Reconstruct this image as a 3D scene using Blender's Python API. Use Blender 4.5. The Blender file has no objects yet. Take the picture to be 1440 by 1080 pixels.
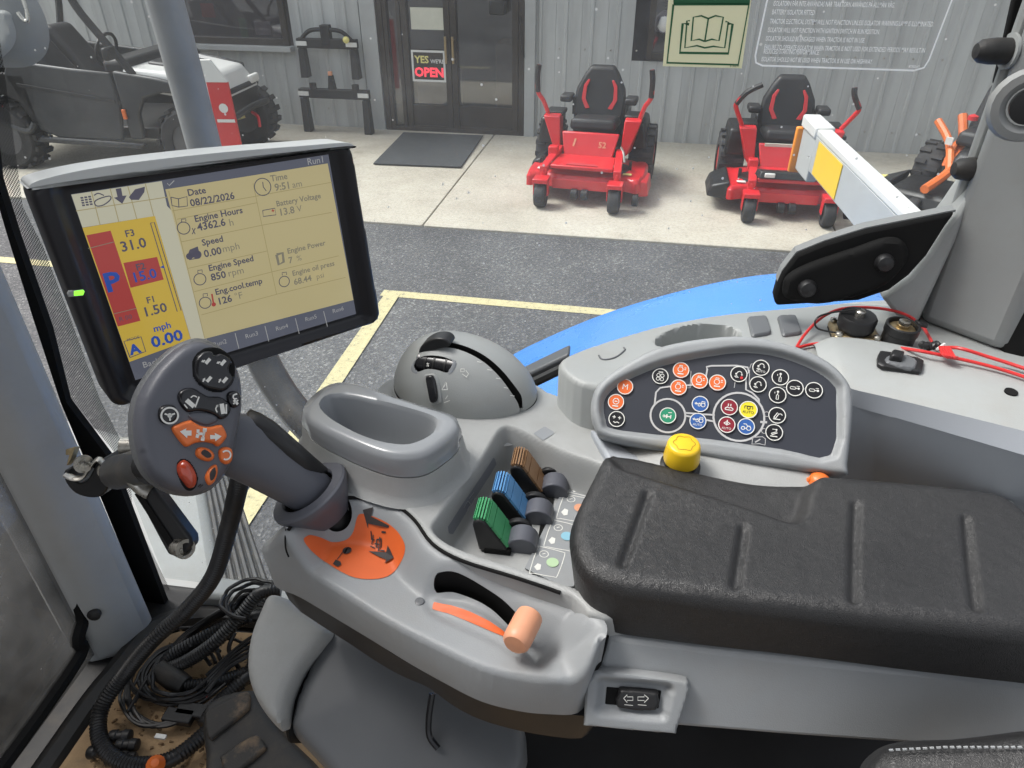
import bpy, math, random
import numpy as np
from mathutils import Vector, Matrix

SC = bpy.context.scene
COL = SC.collection
R = math.radians
rnd = random.Random(7)

# ------------------------------------------------------------------ camera
PITCH, YAW, FPX = R(33.5), R(8.5), 1000.0
CAM = np.array([0.0, 0.0, 2.4])
cd = bpy.data.cameras.new('camera'); cd.lens = 25.0; cd.sensor_width = 36.0
cd.clip_start = 0.02; cd.clip_end = 400
cam = bpy.data.objects.new('camera', cd); COL.objects.link(cam)
cam.location = CAM; cam.rotation_euler = (math.pi/2 - PITCH, 0, YAW)
SC.camera = cam

# ------------------------------------------------------------------ light
world = bpy.data.worlds.new('World'); SC.world = world; world.use_nodes = True
wn = world.node_tree.nodes; wl = world.node_tree.links
bg = wn['Background']
sky = wn.new('ShaderNodeTexSky'); sky.sky_type = 'NISHITA'; sky.sun_disc = False
SUN_EL, SUN_AZ = R(55), R(-80)
sky.sun_elevation = SUN_EL; sky.sun_rotation = SUN_AZ
sky.air_density = 1.0; sky.dust_density = 5.0; sky.ozone_density = 0.6
hs = wn.new('ShaderNodeHueSaturation'); hs.inputs['Saturation'].default_value = 0.28
wl.new(sky.outputs[0], hs.inputs['Color']); wl.new(hs.outputs[0], bg.inputs['Color'])
bg.inputs['Strength'].default_value = 0.14
sd = bpy.data.lights.new('sun', 'SUN'); sd.energy = 1.4; sd.angle = R(22); sd.color = (1.0, 0.97, 0.93)
sun = bpy.data.objects.new('sun', sd); COL.objects.link(sun)
sdir = Vector((math.sin(SUN_AZ)*math.cos(SUN_EL), math.cos(SUN_AZ)*math.cos(SUN_EL), math.sin(SUN_EL)))
sun.rotation_euler = sdir.to_track_quat('Z', 'Y').to_euler(); sun.location = (0, 0, 20)
SC.view_settings.view_transform = 'Standard'; SC.view_settings.look = 'None'
SC.view_settings.exposure = 0.9; SC.view_settings.gamma = 1.0

cy = SC.cycles; cy.max_bounces = 6; cy.diffuse_bounces = 3; cy.glossy_bounces = 3; cy.transmission_bounces = 2; cy.transparent_max_bounces = 8; cy.caustics_reflective = False; cy.caustics_refractive = False

# ------------------------------------------------------------------ geometry helpers
FW = np.array([-math.sin(YAW)*math.cos(PITCH), math.cos(YAW)*math.cos(PITCH), -math.sin(PITCH)])
RT = np.array([math.cos(YAW), math.sin(YAW), 0.0])
UP = np.cross(RT, FW)
def unit(v):
    v = np.asarray(v, float); return v/np.linalg.norm(v)
def ray(x, y): return FW + RT*(x-720)/FPX + UP*(540-y)/FPX
def pz(x, y, z):                       # point seen at a photo pixel on the level z
    r = ray(x, y); return CAM + r*(z-CAM[2])/r[2]
def py_(x, y, Y):                      # ... on the upright plane Y
    r = ray(x, y); return CAM + r*(Y/r[1])
def px_(x, y, X):
    r = ray(x, y); return CAM + r*(X/r[0])
def pd(x, y, d): return CAM + ray(x, y)*d
def depth(P): return float((np.asarray(P)-CAM) @ FW)

ORG = {}
def root(name, label, cat, loc=(0, 0, 0), rotz=0.0, group=None, local=False):
    """Empty at a thing's base; parts of non-local things are given in world coordinates."""
    o = bpy.data.objects.new(name, None); COL.objects.link(o)
    o.empty_display_size = 0.05
    o.location = tuple(loc); o.rotation_euler = (0, 0, rotz)
    tag(o, label, cat, group)
    ORG[o.name] = np.zeros(3) if local else np.array(loc, float)
    return o
def tag(o, label=None, cat=None, group=None, kind=None):
    if label: o['label'] = label
    if cat: o['category'] = cat
    if group: o['group'] = group
    if kind: o['kind'] = kind
    return o
def link_mesh(name, me, mat, parent=None):
    o = bpy.data.objects.new(name, me); COL.objects.link(o)
    if mat and not me.materials: me.materials.append(mat)
    if parent is not None:
        o.parent = parent; ORG[o.name] = ORG[parent.name]
    return o
def mk(name, V, Fc, mat, parent=None, smooth=40, bevel=0, bseg=2, label=None, kind=None):
    V = np.asarray(V, float).reshape(-1, 3)
    if parent is not None: V = V - ORG[parent.name]; org = None
    else:
        org = np.array([V[:, 0].mean(), V[:, 1].mean(), V[:, 2].min()]); V = V - org
    me = bpy.data.meshes.new(name); me.from_pydata(V.tolist(), [], [list(map(int, f)) for f in Fc]); me.validate(); me.update()
    if smooth:
        me.polygons.foreach_set('use_smooth', [True]*len(me.polygons))
        me.set_sharp_from_angle(angle=R(smooth))
    o = link_mesh(name, me, mat, parent)
    if org is not None: o.location = org; ORG[o.name] = org
    if bevel:
        b = o.modifiers.new('b', 'BEVEL'); b.width = bevel; b.segments = bseg; b.limit_method = 'ANGLE'; b.angle_limit = R(35)
    if label: o['label'] = label
    if kind: o['kind'] = kind
    return o

class MB:
    """collects shapes for ONE mesh object"""
    def __init__(s): s.V = []; s.F = []
    def add(s, V, Fc):
        n = len(s.V); s.V += [tuple(map(float, v)) for v in V]; s.F += [[i+n for i in f] for f in Fc]; return s
    def build(s, name, mat, parent=None, **k): return mk(name, s.V, s.F, mat, parent, **k)
    def box(s, c, size, rot=None):
        c = np.array(c, float); h = np.array(size, float)/2
        V = [c + (rot @ (h*np.array(q)) if rot is not None else h*np.array(q)) for q in
             [(-1,-1,-1),(1,-1,-1),(1,1,-1),(-1,1,-1),(-1,-1,1),(1,-1,1),(1,1,1),(-1,1,1)]]
        return s.add(V, [(0,3,2,1),(4,5,6,7),(0,1,5,4),(1,2,6,5),(2,3,7,6),(3,0,4,7)])
    def hexa(s, bot, top):
        return s.add(list(bot)+list(top), [(3,2,1,0),(4,5,6,7),(0,1,5,4),(1,2,6,5),(2,3,7,6),(3,0,4,7)])
    def prism(s, poly, ext):
        P = np.asarray(poly, float); n = len(P); Q = P + np.asarray(ext, float)
        return s.add(np.vstack([P, Q]), [list(range(n))[::-1], list(range(n, 2*n))] + [(i, (i+1) % n, n+(i+1) % n, n+i) for i in range(n)])
    def lathe(s, prof, O, axis, seg=24, cap=True):
        O = np.array(O, float); a = unit(axis); t = np.array([1., 0, 0]) if abs(a[0]) < .8 else np.array([0, 1., 0])
        u = unit(np.cross(a, t)); w = np.cross(a, u); V = []; Fc = []
        for r, h in prof:
            for k in range(seg):
                q = 2*math.pi*k/seg; V.append(O + a*h + (u*math.cos(q)+w*math.sin(q))*r)
        for i in range(len(prof)-1):
            for k in range(seg):
                k2 = (k+1) % seg; Fc.append((i*seg+k, i*seg+k2, (i+1)*seg+k2, (i+1)*seg+k))
        if cap: Fc += [list(range(seg))[::-1], [(len(prof)-1)*seg+k for k in range(seg)]]
        return s.add(V, Fc)
    def cyl(s, a, b, r, seg=16, r2=None):
        a = np.array(a, float); b = np.array(b, float); L = np.linalg.norm(b-a)
        return s.lathe([(r, 0), (r if r2 is None else r2, L)], a, b-a, seg)
    def tube(s, pts, r, seg=10, sub=6, closed=False, rib=None, flat=None):
        P = spline(pts, sub, closed) if sub > 1 else np.asarray(pts, float)
        if rib:                                   # corrugated: resample finely along the length
            L = np.r_[0, np.cumsum(np.linalg.norm(np.diff(P, axis=0), axis=1))]
            n = int(L[-1]/rib*2); t = np.linspace(0, L[-1], n)
            P = np.stack([np.interp(t, L, P[:, k]) for k in range(3)], 1)
        n = len(P); T = np.gradient(P, axis=0)
        T /= np.linalg.norm(T, axis=1)[:, None] + 1e-12
        ref = np.array([0, 0, 1.]) if abs(T[0][2]) < .9 else np.array([1., 0, 0])
        u = unit(np.cross(T[0], ref)); V = []; Fc = []
        rr = np.asarray(r, float) if hasattr(r, '__len__') else np.full(n, r)
        if len(rr) != n: rr = np.interp(np.linspace(0, 1, n), np.linspace(0, 1, len(rr)), rr)
        for i in range(n):
            u = unit(u - T[i]*(u @ T[i])); w = np.cross(T[i], u)
            ri = rr[i]*((1.0 if i % 2 else .86) if rib else 1.0)
            for k in range(seg):
                q = 2*math.pi*k/seg; V.append(P[i] + (u*math.cos(q) + w*math.sin(q)*(flat or 1))*ri)
        for i in range(n-1):
            for k in range(seg):
                k2 = (k+1) % seg; Fc.append((i*seg+k, i*seg+k2, (i+1)*seg+k2, (i+1)*seg+k))
        Fc += [list(range(seg))[::-1], [(n-1)*seg+k for k in range(seg)]]
        return s.add(V, Fc)
    def loft(s, rings, cap0=True, cap1=True):
        n = len(rings[0]); V = np.vstack(rings); Fc = []
        for i in range(len(rings)-1):
            for k in range(n):
                k2 = (k+1) % n; Fc.append((i*n+k, i*n+k2, (i+1)*n+k2, (i+1)*n+k))
        if cap0: Fc.append(list(range(n))[::-1])
        if cap1: Fc.append([(len(rings)-1)*n+k for k in range(n)])
        return s.add(V, Fc)

def spline(pts, sub=6, closed=False):
    P = np.asarray(pts, float); n = len(P); out = []
    for i in range(n if closed else n-1):
        if closed: a, b, c, d = P[i-1], P[i], P[(i+1) % n], P[(i+2) % n]
        else: a, b, c, d = P[max(i-1, 0)], P[i], P[i+1], P[min(i+2, n-1)]
        for k in range(sub):
            t = k/sub
            out.append(.5*((2*b) + (c-a)*t + (2*a-5*b+4*c-d)*t*t + (3*b-a-3*c+d)*t**3))
    if not closed: out.append(P[-1])
    return np.array(out)

def sdf(P, poly):
    """signed distance to a closed 2-D polygon, positive inside, and nearest boundary points"""
    A = np.asarray(poly, float); B = np.roll(A, -1, 0); P = np.asarray(P, float)
    best = np.full(len(P), 1e9); near = np.zeros_like(P); ins = np.zeros(len(P), bool)
    for a, b in zip(A, B):
        ab = b-a; L = ab @ ab + 1e-18
        t = np.clip(((P-a) @ ab)/L, 0, 1); q = a + t[:, None]*ab
        dd = np.hypot(*(P-q).T); m = dd < best; best[m] = dd[m]; near[m] = q[m]
        c = (a[1] > P[:, 1]) != (b[1] > P[:, 1])
        with np.errstate(divide='ignore', invalid='ignore'):
            xi = (b[0]-a[0])*(P[:, 1]-a[1])/(b[1]-a[1]+1e-30)+a[0]
        ins ^= c & (P[:, 0] < xi)
    return np.where(ins, best, -best), near
def sst(e0, e1, x):
    t = np.clip((x-e0)/(e1-e0), 0, 1); return t*t*(3-2*t)
def edge(d, r):
    t = np.clip(r-d, 0, r); return r - np.sqrt(np.maximum(r*r-t*t, 0))

class Frame:
    """a plane in space: origin, right, up, normal"""
    def __init__(s, O, u, v):
        s.O = np.asarray(O, float); s.u = unit(u); v = np.asarray(v, float); s.v = unit(v - s.u*(v @ s.u)); s.n = np.cross(s.u, s.v)
    def px(s, x, y, h=0.0):
        r = ray(x, y); t = ((s.O + s.n*h - CAM) @ s.n)/(r @ s.n); q = CAM + r*t - s.O
        return np.array([q @ s.u, q @ s.v])
    def poly(s, pts, sub=0, h=0.0):
        P = np.array([s.px(a, b, h) for a, b in pts])
        return spline(P, sub, True) if sub else P
    def p3(s, ab, h=0.0):
        ab = np.asarray(ab, float)
        return s.O + ab[..., :1]*s.u + ab[..., 1:2]*s.v + np.asarray(h, float).reshape(ab.shape[:-1]+(1,) if np.ndim(h) else (1,)*ab.ndim)*s.n
    def shift(s, h): return Frame(s.O + s.n*h, s.u, s.v)
LEVEL = Frame((0, 0, 0), (1, 0, 0), (0, 1, 0))

def hf(poly, fun, res, bottom=None, frame=LEVEL, flare=0.0, hole=None):
    """moulded surface: height fun(P, d) over a 2-D outline, with side walls down to `bottom`"""
    poly = np.asarray(poly, float)
    if np.sum(poly[:, 0]*np.roll(poly[:, 1], -1) - np.roll(poly[:, 0], -1)*poly[:, 1]) < 0: poly = poly[::-1]
    lo = poly.min(0)-res*1.5; hi = poly.max(0)+res*1.5
    nx, ny = (np.ceil((hi-lo)/res)).astype(int)+1
    X, Y = np.meshgrid(lo[0]+np.arange(nx)*res, lo[1]+np.arange(ny)*res, indexing='ij')
    P = np.stack([X.ravel(), Y.ravel()], 1); d, near = sdf(P, poly)
    idx = np.arange(nx*ny).reshape(nx, ny)
    q = np.stack([idx[:-1, :-1], idx[1:, :-1], idx[1:, 1:], idx[:-1, 1:]], -1).reshape(-1, 4)
    keep = (d[q].mean(1) > 0) & (d[q].min(1) > -res*.8)
    if hole is not None:
        HN = []
        for hp in hole:
            dh, nh = sdf(P, hp); keep &= dh[q].mean(1) < 0; HN.append((dh, nh))
    q = q[keep]
    cnt = {}
    for f in q:
        for a, b in ((0, 1), (1, 2), (2, 3), (3, 0)):
            e = (f[a], f[b]); cnt[e] = cnt.get(e, 0)+1
    be = [(a, b) for (a, b) in cnt if (b, a) not in cnt]
    out = [(a, b) for a, b in be if d[a] < res*1.6 and d[b] < res*1.6]
    for a, b in out:
        for k in (a, b): P[k] = near[k]; d[k] = 0
    if hole is not None:
        oset = set(out)
        for a, b in be:
            if (a, b) in oset: continue
            for dh, nh in HN:
                for k in (a, b):
                    if abs(dh[k]) < res*1.6: P[k] = nh[k]
    d = np.maximum(d, 0)
    used = np.unique(q); mp = np.full(nx*ny, -1); mp[used] = np.arange(len(used))
    P2 = P[used]; H = fun(P2, d[used]); V = frame.p3(P2, H); Fc = mp[q].tolist()
    if bottom is not None:
        cen = poly.mean(0); base = len(V); ids = {}; ext = []
        for a, b in out:
            for k in (a, b):
                if k not in ids:
                    ids[k] = base+len(ext); p = P[k]
                    if flare: p = p + unit(p-cen)*flare
                    ext.append(frame.p3(p[None], np.array([bottom]))[0])
        V = np.vstack([V, np.array(ext)])
        for a, b in out: Fc.append([mp[b], mp[a], ids[a], ids[b]])
    return V, Fc
def pillow(name, frame, pts, mat, parent, height=.003, r=.002, res=None, sub=4, bottom=-.001, dome=0.0, world=False, **k):
    poly = np.asarray(pts, float) if world else frame.poly(pts, sub)
    if world and sub: poly = spline(poly, sub, True)
    size = (poly.max(0)-poly.min(0)).min(); res = res or max(size/22, r/3)
    def f(P, d): return height - edge(d, r) + dome*(1-np.exp(-d/(size*.25)))
    V, Fc = hf(poly, f, res, bottom, frame)
    return mk(name, V, Fc, mat, parent, **k)

def liner(poly, zf, dep, name, m, parent):
    n = len(poly); T = np.column_stack([poly, zf(poly)+.0004]); B = np.column_stack([poly, np.full(n, T[:, 2].min()-dep)])
    return mk(name, np.vstack([T, B]), [(i, (i+1) % n, n+(i+1) % n, n+i) for i in range(n)]+[list(range(n, 2*n))], m, parent)
def thick(line, w):
    T = np.gradient(line, axis=0); T /= np.linalg.norm(T, axis=1)[:, None]; N = np.stack([-T[:, 1], T[:, 0]], 1)*w/2
    e0 = [line[0]+(-T[0]*math.cos(q)+N[0]/(w/2)*math.sin(q))*w/2 for q in np.linspace(-1.2, 1.2, 5)]
    e1 = [line[-1]+(T[-1]*math.cos(q)-N[-1]/(w/2)*math.sin(q))*w/2 for q in np.linspace(-1.2, 1.2, 5)]
    return np.vstack([line-N, e1, (line+N)[::-1], e0]) if False else np.vstack([e0, line+N, e1, (line-N)[::-1]])
def on_surf(x, y, zf, h=0.0, z0=2.1, z1=1.8):
    """where a sight line meets a moulded surface z = zf(P)"""
    zs = np.linspace(z0, z1, 400); P = np.array([pz(x, y, z) for z in zs])
    g = P[:, 2] - zf(P[:, :2]); i = int(np.argmax(g < 0))
    if i == 0: i = len(zs)-1
    a, b = P[i-1], P[i]; t = g[i-1]/(g[i-1]-g[i]+1e-12); p = a+(b-a)*t; p[2] += h
    return p

# ---- flat print: strokes, discs and lettering gathered into one thin sheet
TXT = {}
def text_mesh(s, bold=0.0):
    k = (s, bold)
    if k not in TXT:
        c = bpy.data.curves.new('lettering', 'FONT'); c.body = s; c.offset = bold; c.resolution_u = 2
        o = bpy.data.objects.new('lettering', c); m = bpy.data.meshes.new_from_object(o)
        V = np.array([tuple(v.co)[:2] for v in m.vertices]) if len(m.vertices) else np.zeros((0, 2))
        TXT[k] = (V, [list(p.vertices) for p in m.polygons])
        bpy.data.objects.remove(o); bpy.data.meshes.remove(m); bpy.data.curves.remove(c)
    return TXT[k]
class Flat:
    def __init__(s, frame, h=.0004): s.f = frame; s.h = h; s.V = []; s.F = []; s.R = []
    def _add(s, P, Fc):
        n = len(s.V); s.V += list(s.f.p3(np.asarray(P, float), s.h)); s.R.append((n, len(s.V), len(s.F), len(s.F)+len(Fc))); s.F += [[i+n for i in f] for f in Fc]; return s
    def ab(s, pts): return np.array([s.f.px(x, y) for x, y in pts])
    def poly(s, pts, sub=0, raw=False):
        P = np.asarray(pts, float) if raw else s.ab(pts)
        if sub: P = spline(P, sub, True)
        if np.sum(P[:, 0]*np.roll(P[:, 1], -1) - np.roll(P[:, 0], -1)*P[:, 1]) < 0: P = P[::-1]
        return s._add(P, [list(range(len(P)))])
    def stroke(s, pts, w, sub=0, raw=False, closed=False):
        P = np.asarray(pts, float) if raw else s.ab(pts)
        if sub: P = spline(P, sub, closed)
        elif closed: P = np.vstack([P, P[:1]])
        if closed and sub: P = np.vstack([P, P[:1]])
        T = np.gradient(P, axis=0); T /= np.linalg.norm(T, axis=1)[:, None]+1e-12
        N = np.stack([-T[:, 1], T[:, 0]], 1)*w/2; n = len(P)
        return s._add(np.vstack([P-N, P+N]), [(i, i+1, n+i+1, n+i) for i in range(n-1)])
    def disc(s, c, r, raw=False, seg=28, sy=1.0):
        c = np.asarray(c, float) if raw else s.f.px(*c)
        return s._add([c + r*np.array([math.cos(q), sy*math.sin(q)]) for q in np.linspace(0, 2*math.pi, seg, endpoint=False)], [list(range(seg))])
    def ring(s, c, r, w, raw=False, a0=0.0, a1=2*math.pi, seg=32):
        c = np.asarray(c, float) if raw else s.f.px(*c)
        q = np.linspace(a0, a1, seg+1); D = np.stack([np.cos(q), np.sin(q)], 1)
        return s._add(np.vstack([c+D*(r-w/2), c+D*(r+w/2)]), [(i, i+1, seg+2+i, seg+1+i)[::-1] for i in range(seg)])
    def text(s, t, org, size, raw=False, ang=0.0, bold=0.0, align='l', sx=1.0):
        """size = height of a capital in metres"""
        V, Fc = text_mesh(t, bold)
        if not len(V): return s
        V = V*(size/.70); V = V*np.array([sx, 1.0])
        w = V[:, 0].max()
        if align == 'c': V = V - np.array([w/2, 0])
        if align == 'r': V = V - np.array([w, 0])
        c, si = math.cos(ang), math.sin(ang); V = V @ np.array([[c, si], [-si, c]])
        o = np.asarray(org, float) if raw else s.f.px(*org)
        return s._add(V+o, Fc)
    def arrow(s, a, b, w, raw=False, head=2.2):
        a = np.asarray(a, float) if raw else s.f.px(*a); b = np.asarray(b, float) if raw else s.f.px(*b)
        t = unit(b-a); n = np.array([-t[1], t[0]]); m = b - t*w*head*.8
        s._add([a-n*w/2, m-n*w/2, m+n*w/2, a+n*w/2], [(0, 1, 2, 3)])
        return s._add([m-n*w*head/2, b, m+n*w*head/2], [(0, 1, 2)])
    def build(s, name, mat, parent, **k): return mk(name, s.V, s.F, mat, parent, smooth=0, **k)
    def build_each(s, name, mat, parent, gap=.0012):
        """one object for each mark: strokes closer together than `gap` belong to one mark"""
        B = [(np.min(s.V[a:b], 0)-gap/2, np.max(s.V[a:b], 0)+gap/2) for a, b, _, _ in s.R]; g = list(range(len(B)))
        def fd(i):
            while g[i] != i: i = g[i]
            return i
        for i in range(len(B)):
            for j in range(i):
                if np.all(B[i][0] <= B[j][1]) and np.all(B[j][0] <= B[i][1]): g[fd(i)] = fd(j)
        for q in sorted(set(fd(i) for i in range(len(B)))):
            V = []; Fc = []
            for i in range(len(B)):
                if fd(i) == q:
                    a, b, c, d = s.R[i]; o = len(V)-a; V += s.V[a:b]; Fc += [[v+o for v in f] for f in s.F[c:d]]
            mk(name, V, Fc, mat, parent, smooth=0)

# ------------------------------------------------------------------ materials
MATS = {}
def lin(r, g, b):
    f = lambda c: (c/255/12.92) if c/255 <= .04045 else ((c/255+.055)/1.055)**2.4
    return (f(r), f(g), f(b))
def mat(name, col, rough=.5, metal=0.0, bump=0.0, bscale=400.0, var=0.0, vscale=6.0, emit=None, estr=0.0, spec=.5, coat=0.0,
        dust=0.0, dcol=(.32, .27, .2), dscale=9.0, rvar=0.0, alpha=1.0, trans=0.0):
    m = bpy.data.materials.new(name); m.use_nodes = True; N = m.node_tree.nodes; L = m.node_tree.links
    b = N['Principled BSDF']; b.inputs['Roughness'].default_value = rough; b.inputs['Metallic'].default_value = metal
    b.inputs['Specular IOR Level'].default_value = spec
    b.inputs['Coat Weight'].default_value = coat; b.inputs['Coat Roughness'].default_value = .12
    c4 = tuple(col)+(1,); b.inputs['Base Color'].default_value = c4
    if trans: b.inputs['Transmission Weight'].default_value = trans
    tc = N.new('ShaderNodeTexCoord'); last = None
    if var or rvar or dust:
        nz = N.new('ShaderNodeTexNoise'); nz.inputs['Scale'].default_value = vscale; nz.inputs['Detail'].default_value = 5; nz.inputs['Roughness'].default_value = .62
        L.new(tc.outputs['Object'], nz.inputs['Vector'])
        mx = N.new('ShaderNodeMix'); mx.data_type = 'RGBA'
        mx.inputs[6].default_value = tuple(max(0, c*(1-var)) for c in col)+(1,); mx.inputs[7].default_value = tuple(min(1, c*(1+var)) for c in col)+(1,)
        mr = N.new('ShaderNodeMapRange'); mr.inputs[1].default_value = .3; mr.inputs[2].default_value = .7
        L.new(nz.outputs[0], mr.inputs[0]); L.new(mr.outputs[0], mx.inputs[0]); last = mx.outputs[2]
        if rvar:
            rm = N.new('ShaderNodeMapRange'); rm.inputs[1].default_value = .3; rm.inputs[2].default_value = .7
            rm.inputs[3].default_value = max(.03, rough-rvar); rm.inputs[4].default_value = min(1, rough+rvar)
            L.new(nz.outputs[0], rm.inputs[0]); L.new(rm.outputs[0], b.inputs['Roughness'])
    if dust:
        n2 = N.new('ShaderNodeTexNoise'); n2.inputs['Scale'].default_value = dscale; n2.inputs['Detail'].default_value = 6; n2.inputs['Roughness'].default_value = .7
        L.new(tc.outputs['Object'], n2.inputs['Vector'])
        m2 = N.new('ShaderNodeMapRange'); m2.inputs[1].default_value = .48; m2.inputs[2].default_value = .75; m2.inputs[4].default_value = dust
        L.new(n2.outputs[0], m2.inputs[0]); mx2 = N.new('ShaderNodeMix'); mx2.data_type = 'RGBA'
        L.new(m2.outputs[0], mx2.inputs[0]); L.new(last, mx2.inputs[6]); mx2.inputs[7].default_value = tuple(dcol)+(1,); last = mx2.outputs[2]
    if last: L.new(last, b.inputs['Base Color'])
    if bump:
        n3 = N.new('ShaderNodeTexNoise'); n3.inputs['Scale'].default_value = bscale; n3.inputs['Detail'].default_value = 1
        L.new(tc.outputs['Object'], n3.inputs['Vector']); bp = N.new('ShaderNodeBump'); bp.inputs['Strength'].default_value = bump; bp.inputs['Distance'].default_value = .001
        L.new(n3.outputs[0], bp.inputs['Height']); L.new(bp.outputs[0], b.inputs['Normal'])
    if emit:
        b.inputs['Emission Color'].default_value = tuple(emit)+(1,); b.inputs['Emission Strength'].default_value = estr
    MATS[name] = m
    return m
M = lambda n: MATS[n]
mat('plastic_grey', (.37, .38, .375), .52, bump=.22, bscale=1100, var=.06, vscale=9, rvar=.10, dust=.30, dcol=(.24, .225, .20), dscale=17)
mat('plastic_mid', (.29, .305, .315), .5, bump=.20, bscale=1100, var=.06, vscale=9, rvar=.10, dust=.28, dcol=(.27, .25, .22), dscale=15)
mat('plastic_satin', (.29, .305, .32), .2, bump=.03, bscale=900, var=.03, rvar=.05)
mat('plastic_light', (.345, .36, .355), .46, bump=.2, bscale=1100, var=.05, vscale=9, rvar=.1, dust=.35, dcol=(.31, .285, .24), dscale=14)
mat('plastic_shell', (.13, .137, .145), .42, bump=.08, bscale=1200, var=.05, rvar=.06, dust=.1, dcol=(.25, .23, .2))
mat('plastic_slate', (.10, .105, .125), .42, bump=.06, bscale=1500, var=.05, rvar=.08)
mat('plastic_black', (.014, .014, .015), .42, bump=.08, bscale=1200, var=.1, rvar=.08)
mat('gloss_black', (.012, .012, .014), .22, var=.1)
mat('matte_black', (.006, .006, .006), .8, spec=.25)
mat('housing_black', (.011, .011, .015), .34, bump=.05, bscale=1500, rvar=.05)
mat('orange_plastic', (.75, .17, .035), .38, var=.06, vscale=40)
mat('orange_decal', (.72, .13, .025), .5, var=.06, vscale=18, bump=.04)
mat('salmon', (.72, .34, .2), .42, var=.05, vscale=60)
mat('amber_gloss', (.42, .05, .018), .14, var=.25, vscale=60, coat=.5)
mat('ink_white', (.74, .74, .70), .6)
mat('ink_black', (.03, .025, .025), .6)
mat('ink_grey', (.5, .5, .5), .6)
mat('red_wire', (.62, .035, .035), .35, coat=.3)
mat('steel', (.55, .53, .48), .32, metal=1.0, var=.2, vscale=120, rvar=.12)
mat('brass', (.45, .35, .2), .4, metal=.9, var=.25, vscale=120)
mat('rubber', (.02, .02, .02), .6, bump=.2, bscale=600, var=.2, dust=.25, dscale=22, dcol=(.13, .10, .07))
mat('dusty_rubber', (.03, .028, .026), .65, bump=.35, bscale=420, var=.3, dust=.85, dscale=16, dcol=(.30, .20, .115))
mat('cable_black', (.012, .012, .013), .42, var=.2, vscale=30, dust=.18, dscale=30, dcol=(.12, .1, .08))
# ================================================================== outdoor setting
def node_mat(name, build):
    m = bpy.data.materials.new(name); m.use_nodes = True; build(m.node_tree.nodes, m.node_tree.links, m.node_tree.nodes['Principled BSDF']); MATS[name] = m; return m
def noise(N, L, vec, scale, detail=6, rough=.6):
    n = N.new('ShaderNodeTexNoise'); n.inputs['Scale'].default_value = scale; n.inputs['Detail'].default_value = detail; n.inputs['Roughness'].default_value = rough
    L.new(vec, n.inputs['Vector']); return n.outputs[0]
def ramp(N, L, fac, stops):
    r = N.new('ShaderNodeValToRGB'); e = r.color_ramp.elements
    while len(e) < len(stops): e.new(.5)
    for k, (p, c) in zip(e, stops): k.position = p; k.color = tuple(c)+(1,)
    L.new(fac, r.inputs[0]); return r.outputs[0]
def mixc(N, L, fac, a, b, mode='MIX'):
    m = N.new('ShaderNodeMix'); m.data_type = 'RGBA'; m.blend_type = mode
    if isinstance(fac, (int, float)): m.inputs[0].default_value = fac
    else: L.new(fac, m.inputs[0])
    for s, v in ((6, a), (7, b)):
        if isinstance(v, tuple): m.inputs[s].default_value = v+(1,)
        else: L.new(v, m.inputs[s])
    return m.outputs[2]
def bump(N, L, b, h, strength, dist):
    bp = N.new('ShaderNodeBump'); bp.inputs['Strength'].default_value = strength; bp.inputs['Distance'].default_value = dist
    L.new(h, bp.inputs['Height']); L.new(bp.outputs[0], b.inputs['Normal'])

def asphalt(N, L, b):
    v = N.new('ShaderNodeTexCoord').outputs['Object']
    vo = N.new('ShaderNodeTexVoronoi'); vo.inputs['Scale'].default_value = 75; L.new(v, vo.inputs['Vector'])
    chip = ramp(N, L, vo.outputs['Color'], [(.25, (.072, .074, .078)), (.72, (.115, .115, .118)), (.97, (.25, .25, .245))])
    big = ramp(N, L, noise(N, L, v, .7, 8, .65), [(.30, (.55, .55, .57)), (.5, (.95, .95, .95)), (.72, (1.5, 1.5, 1.46))])
    L.new(mixc(N, L, 1.0, chip, big, 'MULTIPLY'), b.inputs['Base Color'])
    b.inputs['Roughness'].default_value = .8
    bump(N, L, b, vo.outputs['Distance'], .6, .006)
node_mat('asphalt', asphalt)
def concrete(N, L, b):
    v = N.new('ShaderNodeTexCoord').outputs['Object']
    c = ramp(N, L, noise(N, L, v, 1.1, 10, .68), [(.3, (.40, .365, .30)), (.52, (.50, .465, .39)), (.72, (.56, .53, .46))])
    sp = ramp(N, L, noise(N, L, v, 38, 4, .6), [(.34, (.82, .82, .82)), (.55, (1, 1, 1))])
    st = ramp(N, L, noise(N, L, v, 2.6, 6, .7), [(.60, (1, 1, 1)), (.74, (.78, .77, .75))])
    L.new(mixc(N, L, 1.0, mixc(N, L, 1.0, c, sp, 'MULTIPLY'), st, 'MULTIPLY'), b.inputs['Base Color'])
    b.inputs['Roughness'].default_value = .85
    bump(N, L, b, noise(N, L, v, 120, 3), .15, .003)
node_mat('concrete', concrete)
def paint_line(N, L, b):
    v = N.new('ShaderNodeTexCoord').outputs['Object']
    w = ramp(N, L, noise(N, L, v, 26, 8, .75), [(.34, (.14, .14, .12)), (.44, (.52, .47, .27)), (.7, (.62, .56, .33))])
    L.new(w, b.inputs['Base Color']); b.inputs['Roughness'].default_value = .8
    bump(N, L, b, noise(N, L, v, 90, 3), .5, .004)
node_mat('line_paint', paint_line)
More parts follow.
